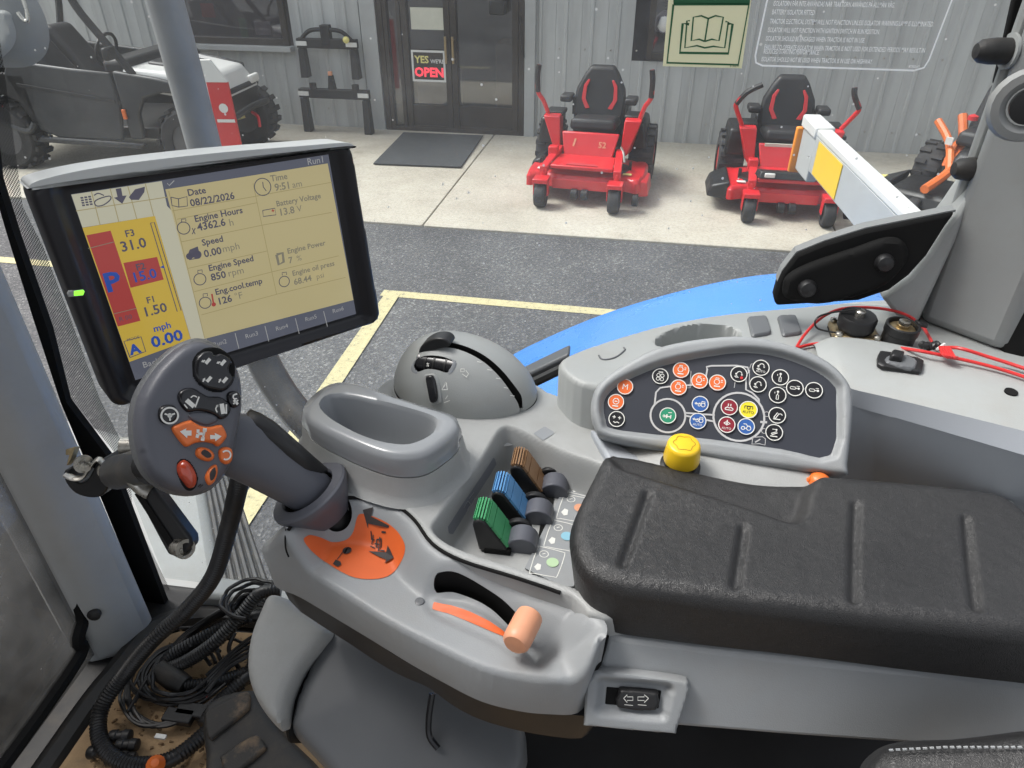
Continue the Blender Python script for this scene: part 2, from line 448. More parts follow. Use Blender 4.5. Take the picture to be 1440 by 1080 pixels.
def siding(N, L, b):
    v = N.new('ShaderNodeTexCoord').outputs['Object']; ob = N.new('ShaderNodeObjectInfo')
    mp = N.new('ShaderNodeMapping'); mp.inputs['Scale'].default_value = (3, 3, .3); L.new(v, mp.inputs[0]); L.new(ob.outputs['Random'], mp.inputs['Location'])
    st = ramp(N, L, noise(N, L, mp.outputs[0], 2.0, 8, .65), [(.3, (.42, .43, .425)), (.55, (.52, .535, .53)), (.8, (.56, .575, .57))])
    tone = N.new('ShaderNodeMapRange'); tone.inputs[3].default_value = .93; tone.inputs[4].default_value = 1.05; L.new(ob.outputs['Random'], tone.inputs[0])
    mm = N.new('ShaderNodeVectorMath'); mm.operation = 'SCALE'; L.new(st, mm.inputs[0]); L.new(tone.outputs[0], mm.inputs['Scale']); L.new(mm.outputs[0], b.inputs['Base Color'])
    b.inputs['Roughness'].default_value = .42; bump(N, L, b, noise(N, L, v, 2.5, 3), .25, .02)
node_mat('siding', siding)
mat('trim_grey', (.42, .435, .435), .5, var=.04, dust=.15, dscale=5)
mat('bronze_frame', (.045, .038, .034), .4, metal=.3, var=.15)
mat('mat_rubber', (.055, .06, .065), .9, bump=.6, bscale=60, var=.15, vscale=14, dust=.2, dcol=(.15, .14, .12))
mat('shop_dark', (.10, .095, .105), .7, var=.35, vscale=1.4)
mat('wood_tan', (.35, .27, .17), .6, var=.15)
mat('red_paint', (.66, .016, .024), .34, coat=.35, var=.06, vscale=5, dust=.10, dcol=(.4, .25, .22), dscale=14)
mat('black_vinyl', (.018, .018, .02), .5, bump=.15, bscale=300, var=.15)
mat('tyre', (.03, .03, .032), .8, bump=.4, bscale=90, var=.2, dust=.35, dcol=(.12, .11, .10), dscale=11)
mat('utv_grey', (.034, .036, .039), .42, var=.1, vscale=4, dust=.15, dcol=(.15, .15, .14))
mat('utv_white', (.70, .70, .68), .35, coat=.3, var=.04)
mat('utv_black', (.016, .016, .017), .5, var=.2)
mat('orange_paint', (.72, .17, .04), .36, coat=.3, var=.08)
mat('sign_white', (.75, .75, .72), .5)
mat('sign_red', (.62, .03, .03), .5)
mat('blue_paint', (.05, .23, .66), .3, coat=.3, var=.05, vscale=5, rvar=.06, dust=.12, dcol=(.25, .38, .62), dscale=7)

# ---- ground
def sheet(name, x0, x1, y0, y1, z, m, parent=None, th=.05, kind=None):
    o = MB().box(((x0+x1)/2, (y0+y1)/2, z-th/2), (x1-x0, y1-y0, th)).build(name, m, parent, smooth=0)
    if kind: o['kind'] = kind
    return o
sheet('parking_lot', -80, 80, -60, 60, 0.0, M('asphalt'), th=.2, kind='structure')
EXT = R(-2.0)
def E2W(x, y, z=0.0):
    c, s = math.cos(EXT), math.sin(EXT); return np.array([c*x-s*y, s*x+c*y, z])
def W2E(p):
    c, s = math.cos(EXT), math.sin(EXT); return np.array([c*p[0]+s*p[1], -s*p[0]+c*p[1], p[2]])
def ez(x, y, z=0.0): return W2E(pz(x, y, z))
def ey(x, y, Y):                                   # on the plane parallel to the shop front
    r = W2E(ray(x, y)); c = W2E(CAM); return c + r*((Y-c[1])/r[1])
def eroot(name, label, cat, loc, rot=0.0, group=None):
    return root(name, label, cat, E2W(*loc), EXT+rot, group, local=True)

walk = bpy.data.objects.new('walkway', None); COL.objects.link(walk); walk.rotation_euler = (0, 0, EXT); walk['kind'] = 'structure'; ORG['walkway'] = np.zeros(3)
yA = ez(560, 317)[1]; WALL = 9.27
joints = [-16.0, -12.6, -9.0, -5.6] + [ez(704, 237)[0]-.35] + [1.75, 5.2, 9.0, 13]
for i in range(len(joints)-1):
    MB().box(((joints[i]+joints[i+1])/2, (yA+WALL)/2, -.04), (joints[i+1]-joints[i]-.012, WALL-yA, .12)).build('slab', M('concrete'), walk, bevel=.008)
# parking lines, each worn stripe a sheet on the asphalt
def stripe(a, b, w, z, mname='line_paint'):
    a = np.array(a[:2]); b = np.array(b[:2]); t = unit(b-a); n = np.array([-t[1], t[0]])*w/2
    V = [(*(a-n), z), (*(b-n), z), (*(b+n), z), (*(a+n), z)]
    o = mk('parking_line', V, [(0, 1, 2, 3)], M(mname), None, smooth=0); o['kind'] = 'structure'; return o
p1 = pz(548, 413, 0); p2 = pz(1100, 461, 0); d12 = unit(p2-p1)
stripe(p1-d12*.06, p2+d12*6, .10, .004)
pa = pz(551, 416, 0); pb = pz(345, 722, 0); stripe(pa-unit(pb-pa)*.03, pb+unit(pb-pa)*4, .115, .008)
stripe(p1-d12*1.2, p1-d12*9, .10, .004)

# ---- shop building
shop = root('shop_building', 'long shop front of grey ribbed metal siding with dark double glass doors', 'building', (0, 0, 0), EXT, local=True)
def panel_mesh(z0, z1, w=.305):
    prof = [(0, 0), (.095, 0), (.108, -.016), (.135, -.016), (.148, 0), (w-.002, 0)]
    n = len(prof); V = [(x, y, z) for z in (z0, z1) for x, y in prof] + [(x, .02, z) for z in (z0, z1) for x, y in (prof[0], prof[-1])]
    Fc = [(i, i+1, n+i+1, n+i) for i in range(n-1)] + [(2*n+1, 2*n, 2*n+2, 2*n+3), (0, n, 2*n+2, 2*n), (n-1, 2*n+1, 2*n+3, 2*n-1)]
    me = bpy.data.meshes.new('wall_panel'); me.from_pydata(V, [], Fc); me.update(); return me
dL, dR = ey(546, 183, WALL)[0], ey(737, 195, WALL)[0]
wL, wR, wS = ey(262, 62, WALL)[0], ey(409, 62, WALL)[0], ey(405, 64, WALL)[2]
vL, vR, vS = ey(908, 83, WALL)[0], ey(1010, 83, WALL)[0], ey(930, 83, WALL)[2]
full, over, low, low2, up2 = panel_mesh(0, 3.4), panel_mesh(2.2, 3.4), panel_mesh(0, wS-.05), panel_mesh(0, vS-.03), panel_mesh(vS+.92, 3.4)
x = -14.0
while x < 11:
    xm = x+.15
    def put(me):
        o = link_mesh('wall_panel', me, M('siding'), shop); o.location = (x, WALL, 0)
    if dL-.22 < xm < dR+.12: put(over)
    elif wL-.15 < xm < wR+.05: put(low); put(over)
    elif vL-.05 < xm < vR+.05: put(low2); put(up2)
    else: put(full)
    x += .305
scr_me = MB().lathe([(.011, 0), (.011, .006), (.006, .010)], (0, 0, 0), (0, -1, 0), 8)
x = -14.0+.05
while x < 11:
    for zz in (.25, 1.05, 1.85):
        if not (dL-.3 < x < dR+.2 or wL-.2 < x < wR+.1 and zz > wS-.1 or vL-.1 < x < vR+.1 and zz > vS-.1) and -6.5 < x < 4.5:
            so_ = link_mesh('screw', SCR, M('steel'), shop) if 'SCR' in globals() else scr_me.build('screw', M('steel'), shop); SCR = so_.data; so_.location = (x, WALL, zz)
    x += .305
MB().box(((dL-.11), WALL-.03, 1.1), (.20, .07, 2.2)).build('door_trim', M('trim_grey'), shop, bevel=.006)
MB().box(((dR+.07), WALL-.03, 1.1), (.13, .07, 2.2)).build('door_trim', M('trim_grey'), shop, bevel=.006)
MB().box((-1.5, WALL-.25, 3.42), (26, .6, .06)).build('shade_eave', M('trim_grey'), shop)  # unseen overhang, added to shade the wall
def framed(name, x0, x1, z0, z1, fr, panes, y=WALL, t=.06):
    """frame members, then each pane"""
    f = MB(); ym = y-.02
    f.box((x0+fr/2, ym, (z0+z1)/2), (fr, t, z1-z0)); f.box((x1-fr/2, ym, (z0+z1)/2), (fr, t, z1-z0))
    f.box(((x0+x1)/2, ym, z1-fr/2), (x1-x0-2*fr-.004, t-.004, fr)); f.box(((x0+x1)/2, ym, z0+fr/2), (x1-x0-2*fr-.004, t-.004, fr))
    p = f.build(name, M('bronze_frame'), shop, bevel=.004)
    for a, b in panes:
        MB().box(((a+b)/2, y+.012, (z0+z1)/2), (b-a, .008, z1-z0-2*fr)).build('pane', M('shop_glass'), p, smooth=0)
    return p
def shopglass(N, L, b):
    v = N.new('ShaderNodeTexCoord').outputs['Object']
    out = N['Material Output']; tr = N.new('ShaderNodeBsdfTransparent'); tr.inputs[0].default_value = (.62, .60, .66, 1)
    gl = N.new('ShaderNodeBsdfGlossy'); gl.inputs['Roughness'].default_value = .04
    fr = N.new('ShaderNodeFresnel'); fr.inputs[0].default_value = 1.5
    ad = N.new('ShaderNodeMath'); ad.operation = 'ADD'; ad.inputs[1].default_value = .16; L.new(fr.outputs[0], ad.inputs[0]); ad.use_clamp = True
    ge = N.new('ShaderNodeNewGeometry'); bf = N.new('ShaderNodeMath'); bf.operation = 'SUBTRACT'; bf.inputs[0].default_value = 1.0; L.new(ge.outputs['Backfacing'], bf.inputs[1]); am = N.new('ShaderNodeMath'); am.operation = 'MULTIPLY'; L.new(ad.outputs[0], am.inputs[0]); L.new(bf.outputs[0], am.inputs[1])
    mx = N.new('ShaderNodeMixShader'); L.new(am.outputs[0], mx.inputs[0]); L.new(tr.outputs[0], mx.inputs[1]); L.new(gl.outputs[0], mx.inputs[2]); L.new(mx.outputs[0], out.inputs['Surface'])
node_mat('shop_glass', shopglass)
# double door: fixed sidelight, left leaf, right leaf
m1, m2 = ey(572, 120, WALL)[0], ey(637, 120, WALL)[0]
framed('door_frame', dL, dR, 0.0, 2.2, .07, [])
for a, b in ((dL+.075, m1-.01), (m1+.0, m2-.0), (m2+.005, dR-.075)):
    wide = b-a > .3
    q = framed('door_leaf' if wide else 'sidelight', a, b, .02, 2.12, .075 if wide else .05, [(a+(.075 if wide else .05), b-(.075 if wide else .05))], t=.05)
    if wide: MB().box(((a+b)/2, WALL-.012, .22), (b-a-.155, .035, .26)).build('kick_rail', M('bronze_frame'), q, bevel=.003)
for s in (-1, 1):
    hx = m2+s*.045
    h = MB(); h.cyl((hx, WALL-.11, .86), (hx, WALL-.11, 1.16), .016); h.cyl((hx, WALL-.05, .9), (hx, WALL-.11, .9), .01); h.cyl((hx, WALL-.05, 1.12), (hx, WALL-.11, 1.12), .01)
    h.build('door_handle', M('brass'), shop)
# what shows through the door: a counter, a post and the back wall of the showroom
MB().box((-2.1, WALL+3.6, 1.6), (8, .1, 3.2)).build('inner_wall', M('shop_dark'), shop)
MB().box((-2.1, WALL+1.8, -.02), (8, 3.6, .04)).build('inner_floor', M('wood_tan'), shop)
MB().box((-2.1, WALL+1.8, 3.0), (8, 3.6, .06)).build('inner_ceiling', M('trim_grey'), shop)
MB().box((-1.6, WALL+1.6, .45), (1.2, .5, .9)).build('counter', M('wood_tan'), shop, bevel=.01)
MB().box((-2.9, WALL+.9, .3), (.5, .5, .6)).build('display_box', M('siding'), shop, bevel=.01)
w1 = framed('window', wL, wR, wS, 2.2, .08, [(wL+.08, wR-.08)])
MB().box(((wL+wR)/2, WALL-.06, wS-.03), (wR-wL+.1, .16, .06)).build('window_sill', M('trim_grey'), shop, bevel=.005)
MB().box(((wL+wR)/2-.3, WALL+1.6, 1.3), (wR-wL+2.5, .08, 2.6)).build('inner_wall', M('shop_dark'), shop)
mat('poster_green', (.10, .25, .12), .6, var=.3, vscale=8); mat('paper', (.62, .62, .52), .7, var=.1, vscale=5); mat('poster_red', (.5, .04, .05), .6)
for xo, zo, w, h, mm in ((-.28, .16, .22, .16, 'paper'), (-.55, .12, .10, .3, 'poster_green'), (-.75, .25, .2, .2, 'shop_dark'), (-.1, .12, .12, .12, 'paper'), (-1.0, .35, .18, .16, 'poster_red')):
    MB().box((wR-.12+xo, WALL+.10, wS+.02+zo), (w, .01, h)).build('window_poster', M(mm), w1, smooth=0)
w2 = framed('window', vL, vR, vS, vS+.9, .07, [(vL+.07, vR-.07)])
MB().box(((vL+vR)/2, WALL+.35, vS+.45), (vR-vL+.4, .05, 1.1)).build('inner_wall', M('shop_dark'), shop)
MB().lathe([(.0, -.02), (.09, 0), (.12, .06), (.10, .16), (.03, .22)], (vL+.17, WALL+.1, vS+.28), (0, 0, 1), 16).build('round_lamp', M('sign_white'), w2)
wl_ = MB().box((ey(703, 8, WALL)[0], WALL-.10, ey(703, 8, WALL)[2]), (.19, .2, .16)).build('wall_lamp', M('plastic_black'), shop, bevel=.02)
# conduit beside the door
MB().tube([(dR-.05, WALL-.09, 1.4), (dR-.03, WALL-.09, 1.1), (dR+.0, WALL-.08, .95)], .012, 8).build('lamp_cable', M('plastic_black'), shop)

# OPEN sign hanging behind the door glass
sgn = eroot('open_sign', 'small framed YES OPEN sign on the glass door leaf', 'sign', (ey(604, 90, WALL)[0], WALL-.035, ey(604, 114, WALL)[2]))
sw, sh = ey(628, 90, WALL)[0]-ey(581, 90, WALL)[0], ey(604, 70, WALL)[2]-ey(604, 114, WALL)[2]
MB().box((0, .0, sh/2), (sw, .012, sh)).build('board', M('bronze_frame'), sgn, smooth=0)
fb = MB()
for c, s in (((0, -.008, .012), (sw, .008, .024)), ((0, -.008, sh-.012), (sw, .008, .024)), ((-sw/2+.012, -.008, sh/2), (.024, .008, sh-.05)), ((sw/2-.012, -.008, sh/2), (.024, .008, sh-.05))): fb.box(c, s)
fb.build('sign_frame', M('sign_white'), sgn)
sf = Frame((0, -.0068, 0), (1, 0, 0), (0, 0, 1))
def local_flat(fl, name, mm, parent): return mk(name, fl.V, fl.F, M(mm), parent, smooth=0)
mat('sign_yellow', (.8, .72, .25), .5); mat('neon_red', (.8, .05, .08), .4, emit=(1, .05, .08), estr=.6)
local_flat(Flat(sf).text('YES', (-sw*.40, sh*.60), sh*.22, raw=True, bold=.03), 'lettering', 'sign_yellow', sgn)
local_flat(Flat(sf).text("WE'RE", (sw*.06, sh*.60), sh*.12, raw=True, bold=.02), 'lettering', 'sign_white', sgn)
local_flat(Flat(sf).text('OPEN', (0, sh*.17), sh*.28, raw=True, bold=.04, align='c'), 'lettering', 'neon_red', sgn)
pap = eroot('paper_notice', 'white paper notice taped high on the glass door leaf', 'notice', (ey(603, 40, WALL)[0], WALL-.033, ey(603, 40, WALL)[2]))
MB().box((0, 0, .11), (.42, .004, .24)).build('sheet', M('paper'), pap, smooth=0)

# door mat
q = [pz(571, 184, .03), pz(681, 189, .03), pz(648, 236, .03), pz(525, 231, .03)]
for a in q[:2]: a[1] = min(a[1], WALL-.12)
dm = MB().prism(q[::-1], (0, 0, .012)).build('door_mat', M('mat_rubber'), None, smooth=0)
tag(dm, 'dark grey rubber mat lying before the glass doors', 'door mat')

# ---- black hitch frames by the wall
def hitch(name, label, hung):
    y = WALL-.16; grp = 'black hitch frames by the shop wall'
    if hung:
        L0, R0 = ey(424, 60, y), ey(497, 62, y); o = eroot(name, label, 'hitch frame', (L0[0], y, ey(424, 108, y)[2]), 0, grp)
        z0 = ey(424, 108, y)[2]; W = R0[0]-L0[0]; H = L0[2]-z0
    else:
        y = WALL-.3
        L0, R0 = ey(427, 130, y), ey(515, 142, y); o = eroot(name, label, 'hitch frame', (L0[0], y, .02), 0, grp); z0 = .02; W = R0[0]-L0[0]; H = L0[2]-z0
    MB().box((W/2, 0, H), (W+.1, .09, .11)).build('cross_bar', M('utv_black'), o, bevel=.008)
    for s, xx in ((-1, 0), (1, W)):
        g = MB(); g.hexa([(xx-.05, -.06, 0), (xx+.05, -.06, 0), (xx+.05, .06, 0), (xx-.05, .06, 0)], [(xx-.04, -.05, H-.06), (xx+.04, -.05, H-.06), (xx+.04, .05, H-.06), (xx-.04, .05, H-.06)])
        g.build('leg', M('utv_black'), o, bevel=.008)
        MB().box((xx*.96+.02, -.055, H), (.14, .012, .05)).build('label_plate', M('sign_white'), o)
    if hung:
        MB().box((W*.5, 0, H+.1), (.12, .1, .22)).build('mast', M('utv_black'), o, bevel=.01)
        for s in (-1, 1): MB().tube([(W*.5, -.02, H+.16), (W*(.5+s*.3), -.02, H+.14), (W*(.5+s*.5), -.02, H+.03)], .025, 8).build('brace', M('utv_black'), o)
        MB().lathe([(.0, 0), (.035, .01), (.04, .04), (0, .06)], (W*.93, -.07, H+.06), (0, -1, 0), 12).build('yellow_cap', M('sign_yellow'), o)
    else:
        MB().hexa([(W*.42, -.03, H+.05), (W*.54, -.03, H+.05), (W*.54, .03, H+.05), (W*.42, .03, H+.05)], [(W*.45, -.03, H+.22), (W*.51, -.03, H+.22), (W*.51, .03, H+.22), (W*.45, .03, H+.22)]).build('mast', M('utv_black'), o, bevel=.006)
        MB().box((W*.48, -.01, H+.24), (.05, .05, .05)).build('pin_tip', M('salmon'), o, bevel=.01)
        for s in (.18, .86): MB().cyl((W*s, -.02, H+.05), (W*s, -.02, H+.12), .045, 10).build('pin', M('utv_black'), o)
hitch('hitch_frame', 'upper black hitch frame hung on the grey siding', True)
hitch('hitch_frame', 'lower black hitch frame standing on the walkway by the wall', False)

# ---- wheels
def wheel(parent, c, r, w, axis=(1, 0, 0), lugs=0, rim_m='utv_black', rim=.55, spokes=0, tread=.03):
    c = np.array(c, float); a = unit(axis)
    t = MB().lathe([(r*rim, -w/2), (r*.88, -w/2), (r*.985, -w*.36), (r, -w*.2), (r, w*.2), (r*.985, w*.36), (r*.88, w/2), (r*rim, w/2)], c, a, 28, cap=False)
    if lugs:
        t0 = np.array([0, 0, 1.]); u = unit(np.cross(a, t0)); v = np.cross(a, u)
        for k in range(lugs):
            for s in (-1, 1):
                q = 2*math.pi*(k+(.5 if s > 0 else 0))/lugs; rd = u*math.cos(q)+v*math.sin(q); tg = np.cross(a, rd)
                Rm = np.stack([a, tg, rd], 1); t.box(c+rd*(r+tread*.2)+a*s*w*.27, (w*.42, r*.16, tread), Rm)
    to = t.build('tyre', M('tyre'), parent)
    rr = MB().lathe([(r*rim*1.01, -w*.46), (r*rim*.9, -w*.40), (r*rim*.8, -w*.22), (r*.14, -w*.2), (r*.1, -w*.34)], c, a, 24)
    rr.lathe([(r*rim*1.01, w*.46), (r*rim*.9, w*.40), (r*rim*.8, w*.22), (r*.14, w*.2), (r*.1, w*.34)], c, a, 24)
    if spokes:
        t0 = np.array([0, 0, 1.]); u = unit(np.cross(a, t0)); v = np.cross(a, u)
        for k in range(spokes):
            q = 2*math.pi*k/spokes; rd = u*math.cos(q)+v*math.sin(q); Rm = np.stack([a, np.cross(a, rd), rd], 1)
            for s in (-1, 1): rr.box(c+rd*r*rim*.52+a*s*w*.31, (w*.12, r*.09, r*rim*.8), Rm)
    rr.build('rim', M(rim_m), to)

# ---- zero-turn mowers (local: x across, y towards the wall, front edge at y = 0)
def mower(label, loc, rot, variant, sc):
    o = eroot('zero_turn_mower', label, 'mower', loc, rot, 'zero-turn mowers parked on the walkway'); P = lambda n, b, m, **k: b.build(n, M(m), o, **k)
    cw = .385; o.scale = (sc, sc, sc)
    for s in (-1, 1):
        wheel(o, (s*cw, -.06, .125), .125, .115, rim_m='plastic_black', rim=.45)
        f = MB(); f.box((s*cw, -.05, .285), (.16, .17, .045)); f.box((s*(cw-.072), -.05, .20), (.014, .09, .15)); f.box((s*(cw+.072), -.05, .20), (.014, .09, .15))
        f.cyl((s*cw, .06, .28), (s*cw, .06, .37), .035); P('caster_fork', f, 'red_paint', bevel=.008)
        a = MB(); a.hexa([(s*cw-.04, .03, .33), (s*cw+.04, .03, .33), (s*.33+.04, .62, .40), (s*.33-.04, .62, .40)], [(s*cw-.04, .03, .40), (s*cw+.04, .03, .40), (s*.33+.04, .62, .47), (s*.33-.04, .62, .47)]); P('frame_arm', a, 'red_paint', bevel=.008)
    # deck: curved front apron and raised middle
    dk = [(-.60, .12), (-.57, .04), (-.42, .10), (-.25, .05), (0, .02), (.25, .05), (.42, .10), (.57, .04), (.62, .14), (.64, .55), (.5, .85), (-.5, .85), (-.62, .5)]
    dk = [(a, b+.10) for a, b in dk]
    V, Fc = hf(spline(np.array(dk), 4, True), lambda Q, d: .285 - edge(d, .035) + .03*sst(.1, .2, d), .022, .15, LEVEL); P('deck', MB().add(V, Fc), 'red_paint')
    P('deck_skirt', MB().prism([(-.3, .09, .16), (.3, .09, .16), (.3, .09, .26), (-.3, .09, .26)], (0, .02, 0)), 'red_paint', bevel=.004)
    for s in (-1, 1): P('anti_scalp_wheel', MB().cyl((s*.055-.035, .07, .12), (s*.055+.035, .07, .12), .055, 16), 'plastic_black', bevel=.008)
    P('side_roller', MB().cyl((.56, .03, .12), (.62, .03, .12), .06, 16), 'plastic_black', bevel=.008)
    # footplate and toe board
    P('footplate', MB().hexa([(-.33, .10, .36), (.33, .10, .36), (.30, .50, .37), (-.30, .50, .37)], [(-.33, .10, .40), (.33, .10, .40), (.30, .50, .41), (-.30, .50, .41)]), 'red_paint', bevel=.01)
    P('toe_board', MB().hexa([(-.26, .50, .37), (.26, .50, .37), (.26, .54, .37), (-.26, .54, .37)], [(-.31, .60, .62), (.31, .60, .62), (.31, .64, .62), (-.31, .64, .62)]), 'red_paint', bevel=.012)
    P('foot_pad', MB().prism([(-.17, .13, .403), (.17, .13, .403), (.14, .20, .403), (-.14, .20, .403)], (0, 0, .006)), 'poster_red')
    if variant == 0:
        g = Frame((0, .52+.0, .44), (1, 0, 0), (0, .12, .29)); fl = Flat(g.shift(.006)); fl.stroke([(-.17, .05), (-.15, .13)], .02, raw=True); fl.text('52', (.10, .05), .06, raw=True, bold=.02)
        local_flat(fl, 'print', 'salmon', o)
    else:
        P('light_bar', MB().hexa([(-.32, .08, .405), (.32, .08, .405), (.36, .2, .405), (-.36, .2, .405)], [(-.30, .11, .47), (.30, .11, .47), (.34, .2, .47), (-.34, .2, .47)]), 'plastic_black', bevel=.01)
        for s in (-1, 1): P('headlight', MB().box((s*.22, .085, .44), (.10, .03, .04)), 'sign_white', bevel=.006)
        P('name_strip', MB().box((0, .6, .60), (.5, .02, .05)), 'paper')
    # seat
    P('seat_cushion', MB().hexa([(-.25, .68, .62), (.25, .68, .62), (.26, 1.12, .60), (-.26, 1.12, .60)], [(-.24, .70, .74), (.24, .70, .74), (.25, 1.14, .70), (-.25, 1.14, .70)]), 'black_vinyl', bevel=.04, bseg=3)
    bk = [(-.27, .66), (.27, .66), (.29, .82), (.27, .95), (.19, 1.10), (.13, 1.18), (-.13, 1.18), (-.19, 1.10), (-.27, .95), (-.29, .82)]
    sb = MB().prism([(a, 1.08+(z-.66)*.22, z) for a, z in bk], (0, .10, .02)); bo = P('seat_back', sb, 'black_vinyl', bevel=.03, bseg=3)
    for s in (-1, 1):
        st = [(.15, .76), (.20, .86), (.185, 1.0), (.14, 1.06), (.12, 1.05), (.15, .98), (.155, .86), (.10, .77)]
        MB().prism([(s*a, 1.074+(z-.66)*.22, z) for a, z in st][::s], (0, -.012, 0)).build('red_stripe', M('red_paint'), bo, bevel=.004)
        P('armrest', MB().box((s*.36, 1.10, .87), (.13, .22, .07)), 'black_vinyl', bevel=.02)
        P('armrest_bracket', MB().box((s*.285, 1.13, .78), (.03, .05, .18)), 'plastic_black')
        # control tower, lap bar
        tw = MB().hexa([(s*.36-.03, .60, .40), (s*.36+.04, .60, .40), (s*.38+.05, .80, .40), (s*.38-.03, .80, .40)], [(s*.44-.09, .64, .76), (s*.44+.09, .64, .76), (s*.44+.09, .84, .78), (s*.44-.09, .84, .78)]); P('control_tower', tw, 'red_paint', bevel=.012)
        P('tower_top', MB().box((s*.43, .86, .765), (.20, .24, .05)), 'plastic_black', bevel=.015)
        if variant == 0: lp = [(s*.50, .74, .77), (s*.545, .70, .90), (s*.60, .66, 1.00), (s*.60, .63, 1.16), (s*.585, .62, 1.27)]
        else: lp = [(s*.50, .74, .77), (s*.58, .68, .92), (s*.60, .64, 1.00), (s*.52, .60, 1.12), (s*.38 if s < 0 else s*.50, .60, 1.20)]
        P('lap_bar', MB().tube(lp, .024, 8), 'red_paint'); P('lap_grip', MB().tube(lp[2:], .028, 8), 'black_vinyl')
        wheel(o, (s*.53, 1.15, .30), .30, .27, lugs=16, rim_m='red_paint', rim=.5)
        P('rear_fender', MB().hexa([(s*.50-.13, .82, .42), (s*.50+.10, .82, .42), (s*.5+.10, 1.3, .50), (s*.5-.13, 1.3, .50)], [(s*.48-.12, .84, .70), (s*.48+.07, .84, .70), (s*.48+.07, 1.3, .72), (s*.48-.12, 1.3, .72)]), 'plastic_black', bevel=.03)
    P('engine', MB().box((0, 1.45, .58), (.62, .45, .42)), 'plastic_black', bevel=.04)
    P('frame', MB().box((0, 1.1, .40), (.62, .9, .14)), 'plastic_black', bevel=.01)
    # discharge chute
    if variant == 0: P('discharge_chute', MB().hexa([(.60, .2, .10), (.70, .24, .10), (.70, .6, .10), (.60, .6, .10)], [(.58, .2, .27), (.68, .24, .24), (.68, .6, .24), (.58, .6, .27)]), 'red_paint', bevel=.01)
    P('grass_chute', MB().hexa([(-.80, .25, .14), (-.58, .2, .12), (-.58, .8, .12), (-.80, .72, .14)], [(-.76, .25, .26), (-.58, .2, .32), (-.58, .8, .32), (-.76, .72, .26)]) if variant else MB().hexa([(-.66, .55, .12), (-.52, .52, .12), (-.52, .95, .12), (-.66, .95, .12)], [(-.62, .55, .3), (-.52, .52, .34), (-.52, .95, .34), (-.62, .95, .3)]), 'plastic_black', bevel=.02)
    for s in (-1, 1):
        P('tower_decal', MB().box((s*.44, .645, .70), (.06, .012, .035)), 'sign_white', smooth=0)
        P('hydraulic_hose', MB().tube([(s*.30, .66, .40), (s*.36, .74, .52), (s*.31, .9, .60)], .012, 6), 'plastic_black')
        P('deck_hanger', MB().box((s*.47, .45, .33), (.03, .05, .12)), 'plastic_black')
        P('deck_label', MB().box((s*.46, .30, .30), (.09, .06, .003)), 'sign_yellow' if s > 0 else 'sign_white', smooth=0)
        for q in (.18, .33, .48): P('bolt', MB().cyl((s*.33, q, .40), (s*.33, q, .412), .011, 6), 'steel')
        P('belt_cover', MB().lathe([(.15, 0), (.14, .03), (.05, .04)], (s*.33, .45, .295), (0, 0, 1), 18), 'plastic_black')
    P('air_filter', MB().cyl((-.2, 1.42, .80), (.2, 1.42, .80), .08, 16), 'plastic_black')
    P('fuel_cap', MB().cyl((.40, 1.0, .72), (.40, 1.0, .76), .045, 12), 'plastic_black')
    P('lever', MB().tube([(.42, .3, .42), (.40, .34, .50), (.36, .42, .54)], .012, 6), 'steel')
    P('height_dial', MB().box((-.36, .42, .46), (.10, .1, .10)), 'red_paint', bevel=.01)
    return o
c1 = (ez(757, 290)+ez(868, 300))/2; s1 = np.linalg.norm(ez(868, 300)-ez(757, 290))/.77
a1 = math.atan2(*(ez(868, 300)-ez(757, 290))[[1, 0]])
mower('red zero-turn mower with black seat, directly right of the glass doors', (c1[0], c1[1], .02), a1, 0, .92)
c2 = (ez(1040, 312)+ez(1166, 318))/2; a2 = math.atan2(*(ez(1166, 318)-ez(1040, 312))[[1, 0]])
mower('red zero-turn mower with black light bar, partly behind the white and yellow marker arm', (c2[0], c2[1], .02), a2-.05, 1, .90)

# orange mower at the right edge
e3 = ez(1345, 305)+np.array([-.22, 0, 0])
om = eroot('orange_mower', 'orange and black mower at the right beside the rear pillar', 'mower', (e3[0], e3[1], .02), R(-35)); P = lambda n, b, m, **k: b.build(n, M(m), om, **k)
om.scale = (.92, .92, .92)
wheel(om, (-.30, .62, .27), .27, .26, lugs=14, rim_m='plastic_black')
wheel(om, (.62, .75, .27), .27, .26, lugs=14, rim_m='plastic_black')
for s in (0, 1): wheel(om, (-.1+s*.72, -.35, .11), .11, .10, rim_m='plastic_black', rim=.45)
P('deck', MB().hexa([(-.45, -.35, .1), (.85, -.35, .1), (.85, .4, .1), (-.45, .4, .1)], [(-.40, -.3, .26), (.8, -.3, .26), (.8, .38, .26), (-.40, .38, .26)]), 'plastic_black', bevel=.04)
P('frame_rail', MB().tube([(-.05, -.35, .32), (.0, .1, .42), (-.05, .45, .60), (-.18, .62, .85)], .045, 8), 'orange_paint')
P('frame_rail', MB().tube([(.0, .1, .42), (-.15, .35, .62), (-.36, .5, .78)], .04, 8), 'orange_paint')
P('frame_rail', MB().tube([(.62, -.35, .32), (.55, .1, .42), (.5, .5, .6)], .045, 8), 'orange_paint')
P('body', MB().hexa([(-.05, .05, .38), (.55, .05, .38), (.6, .9, .4), (-.1, .9, .4)], [(.0, .2, .58), (.5, .2, .58), (.55, .9, .7), (-.05, .9, .7)]), 'plastic_black', bevel=.04)
P('side_cowl', MB().hexa([(-.12, .2, .42), (-.06, .2, .42), (-.06, .8, .44), (-.12, .8, .44)], [(-.12, .3, .62), (-.06, .3, .62), (-.06, .8, .72), (-.12, .8, .72)]), 'orange_paint', bevel=.015)
P('label_plate', MB().box((-.13, .26, .66), (.07, .02, .07)), 'sign_white')
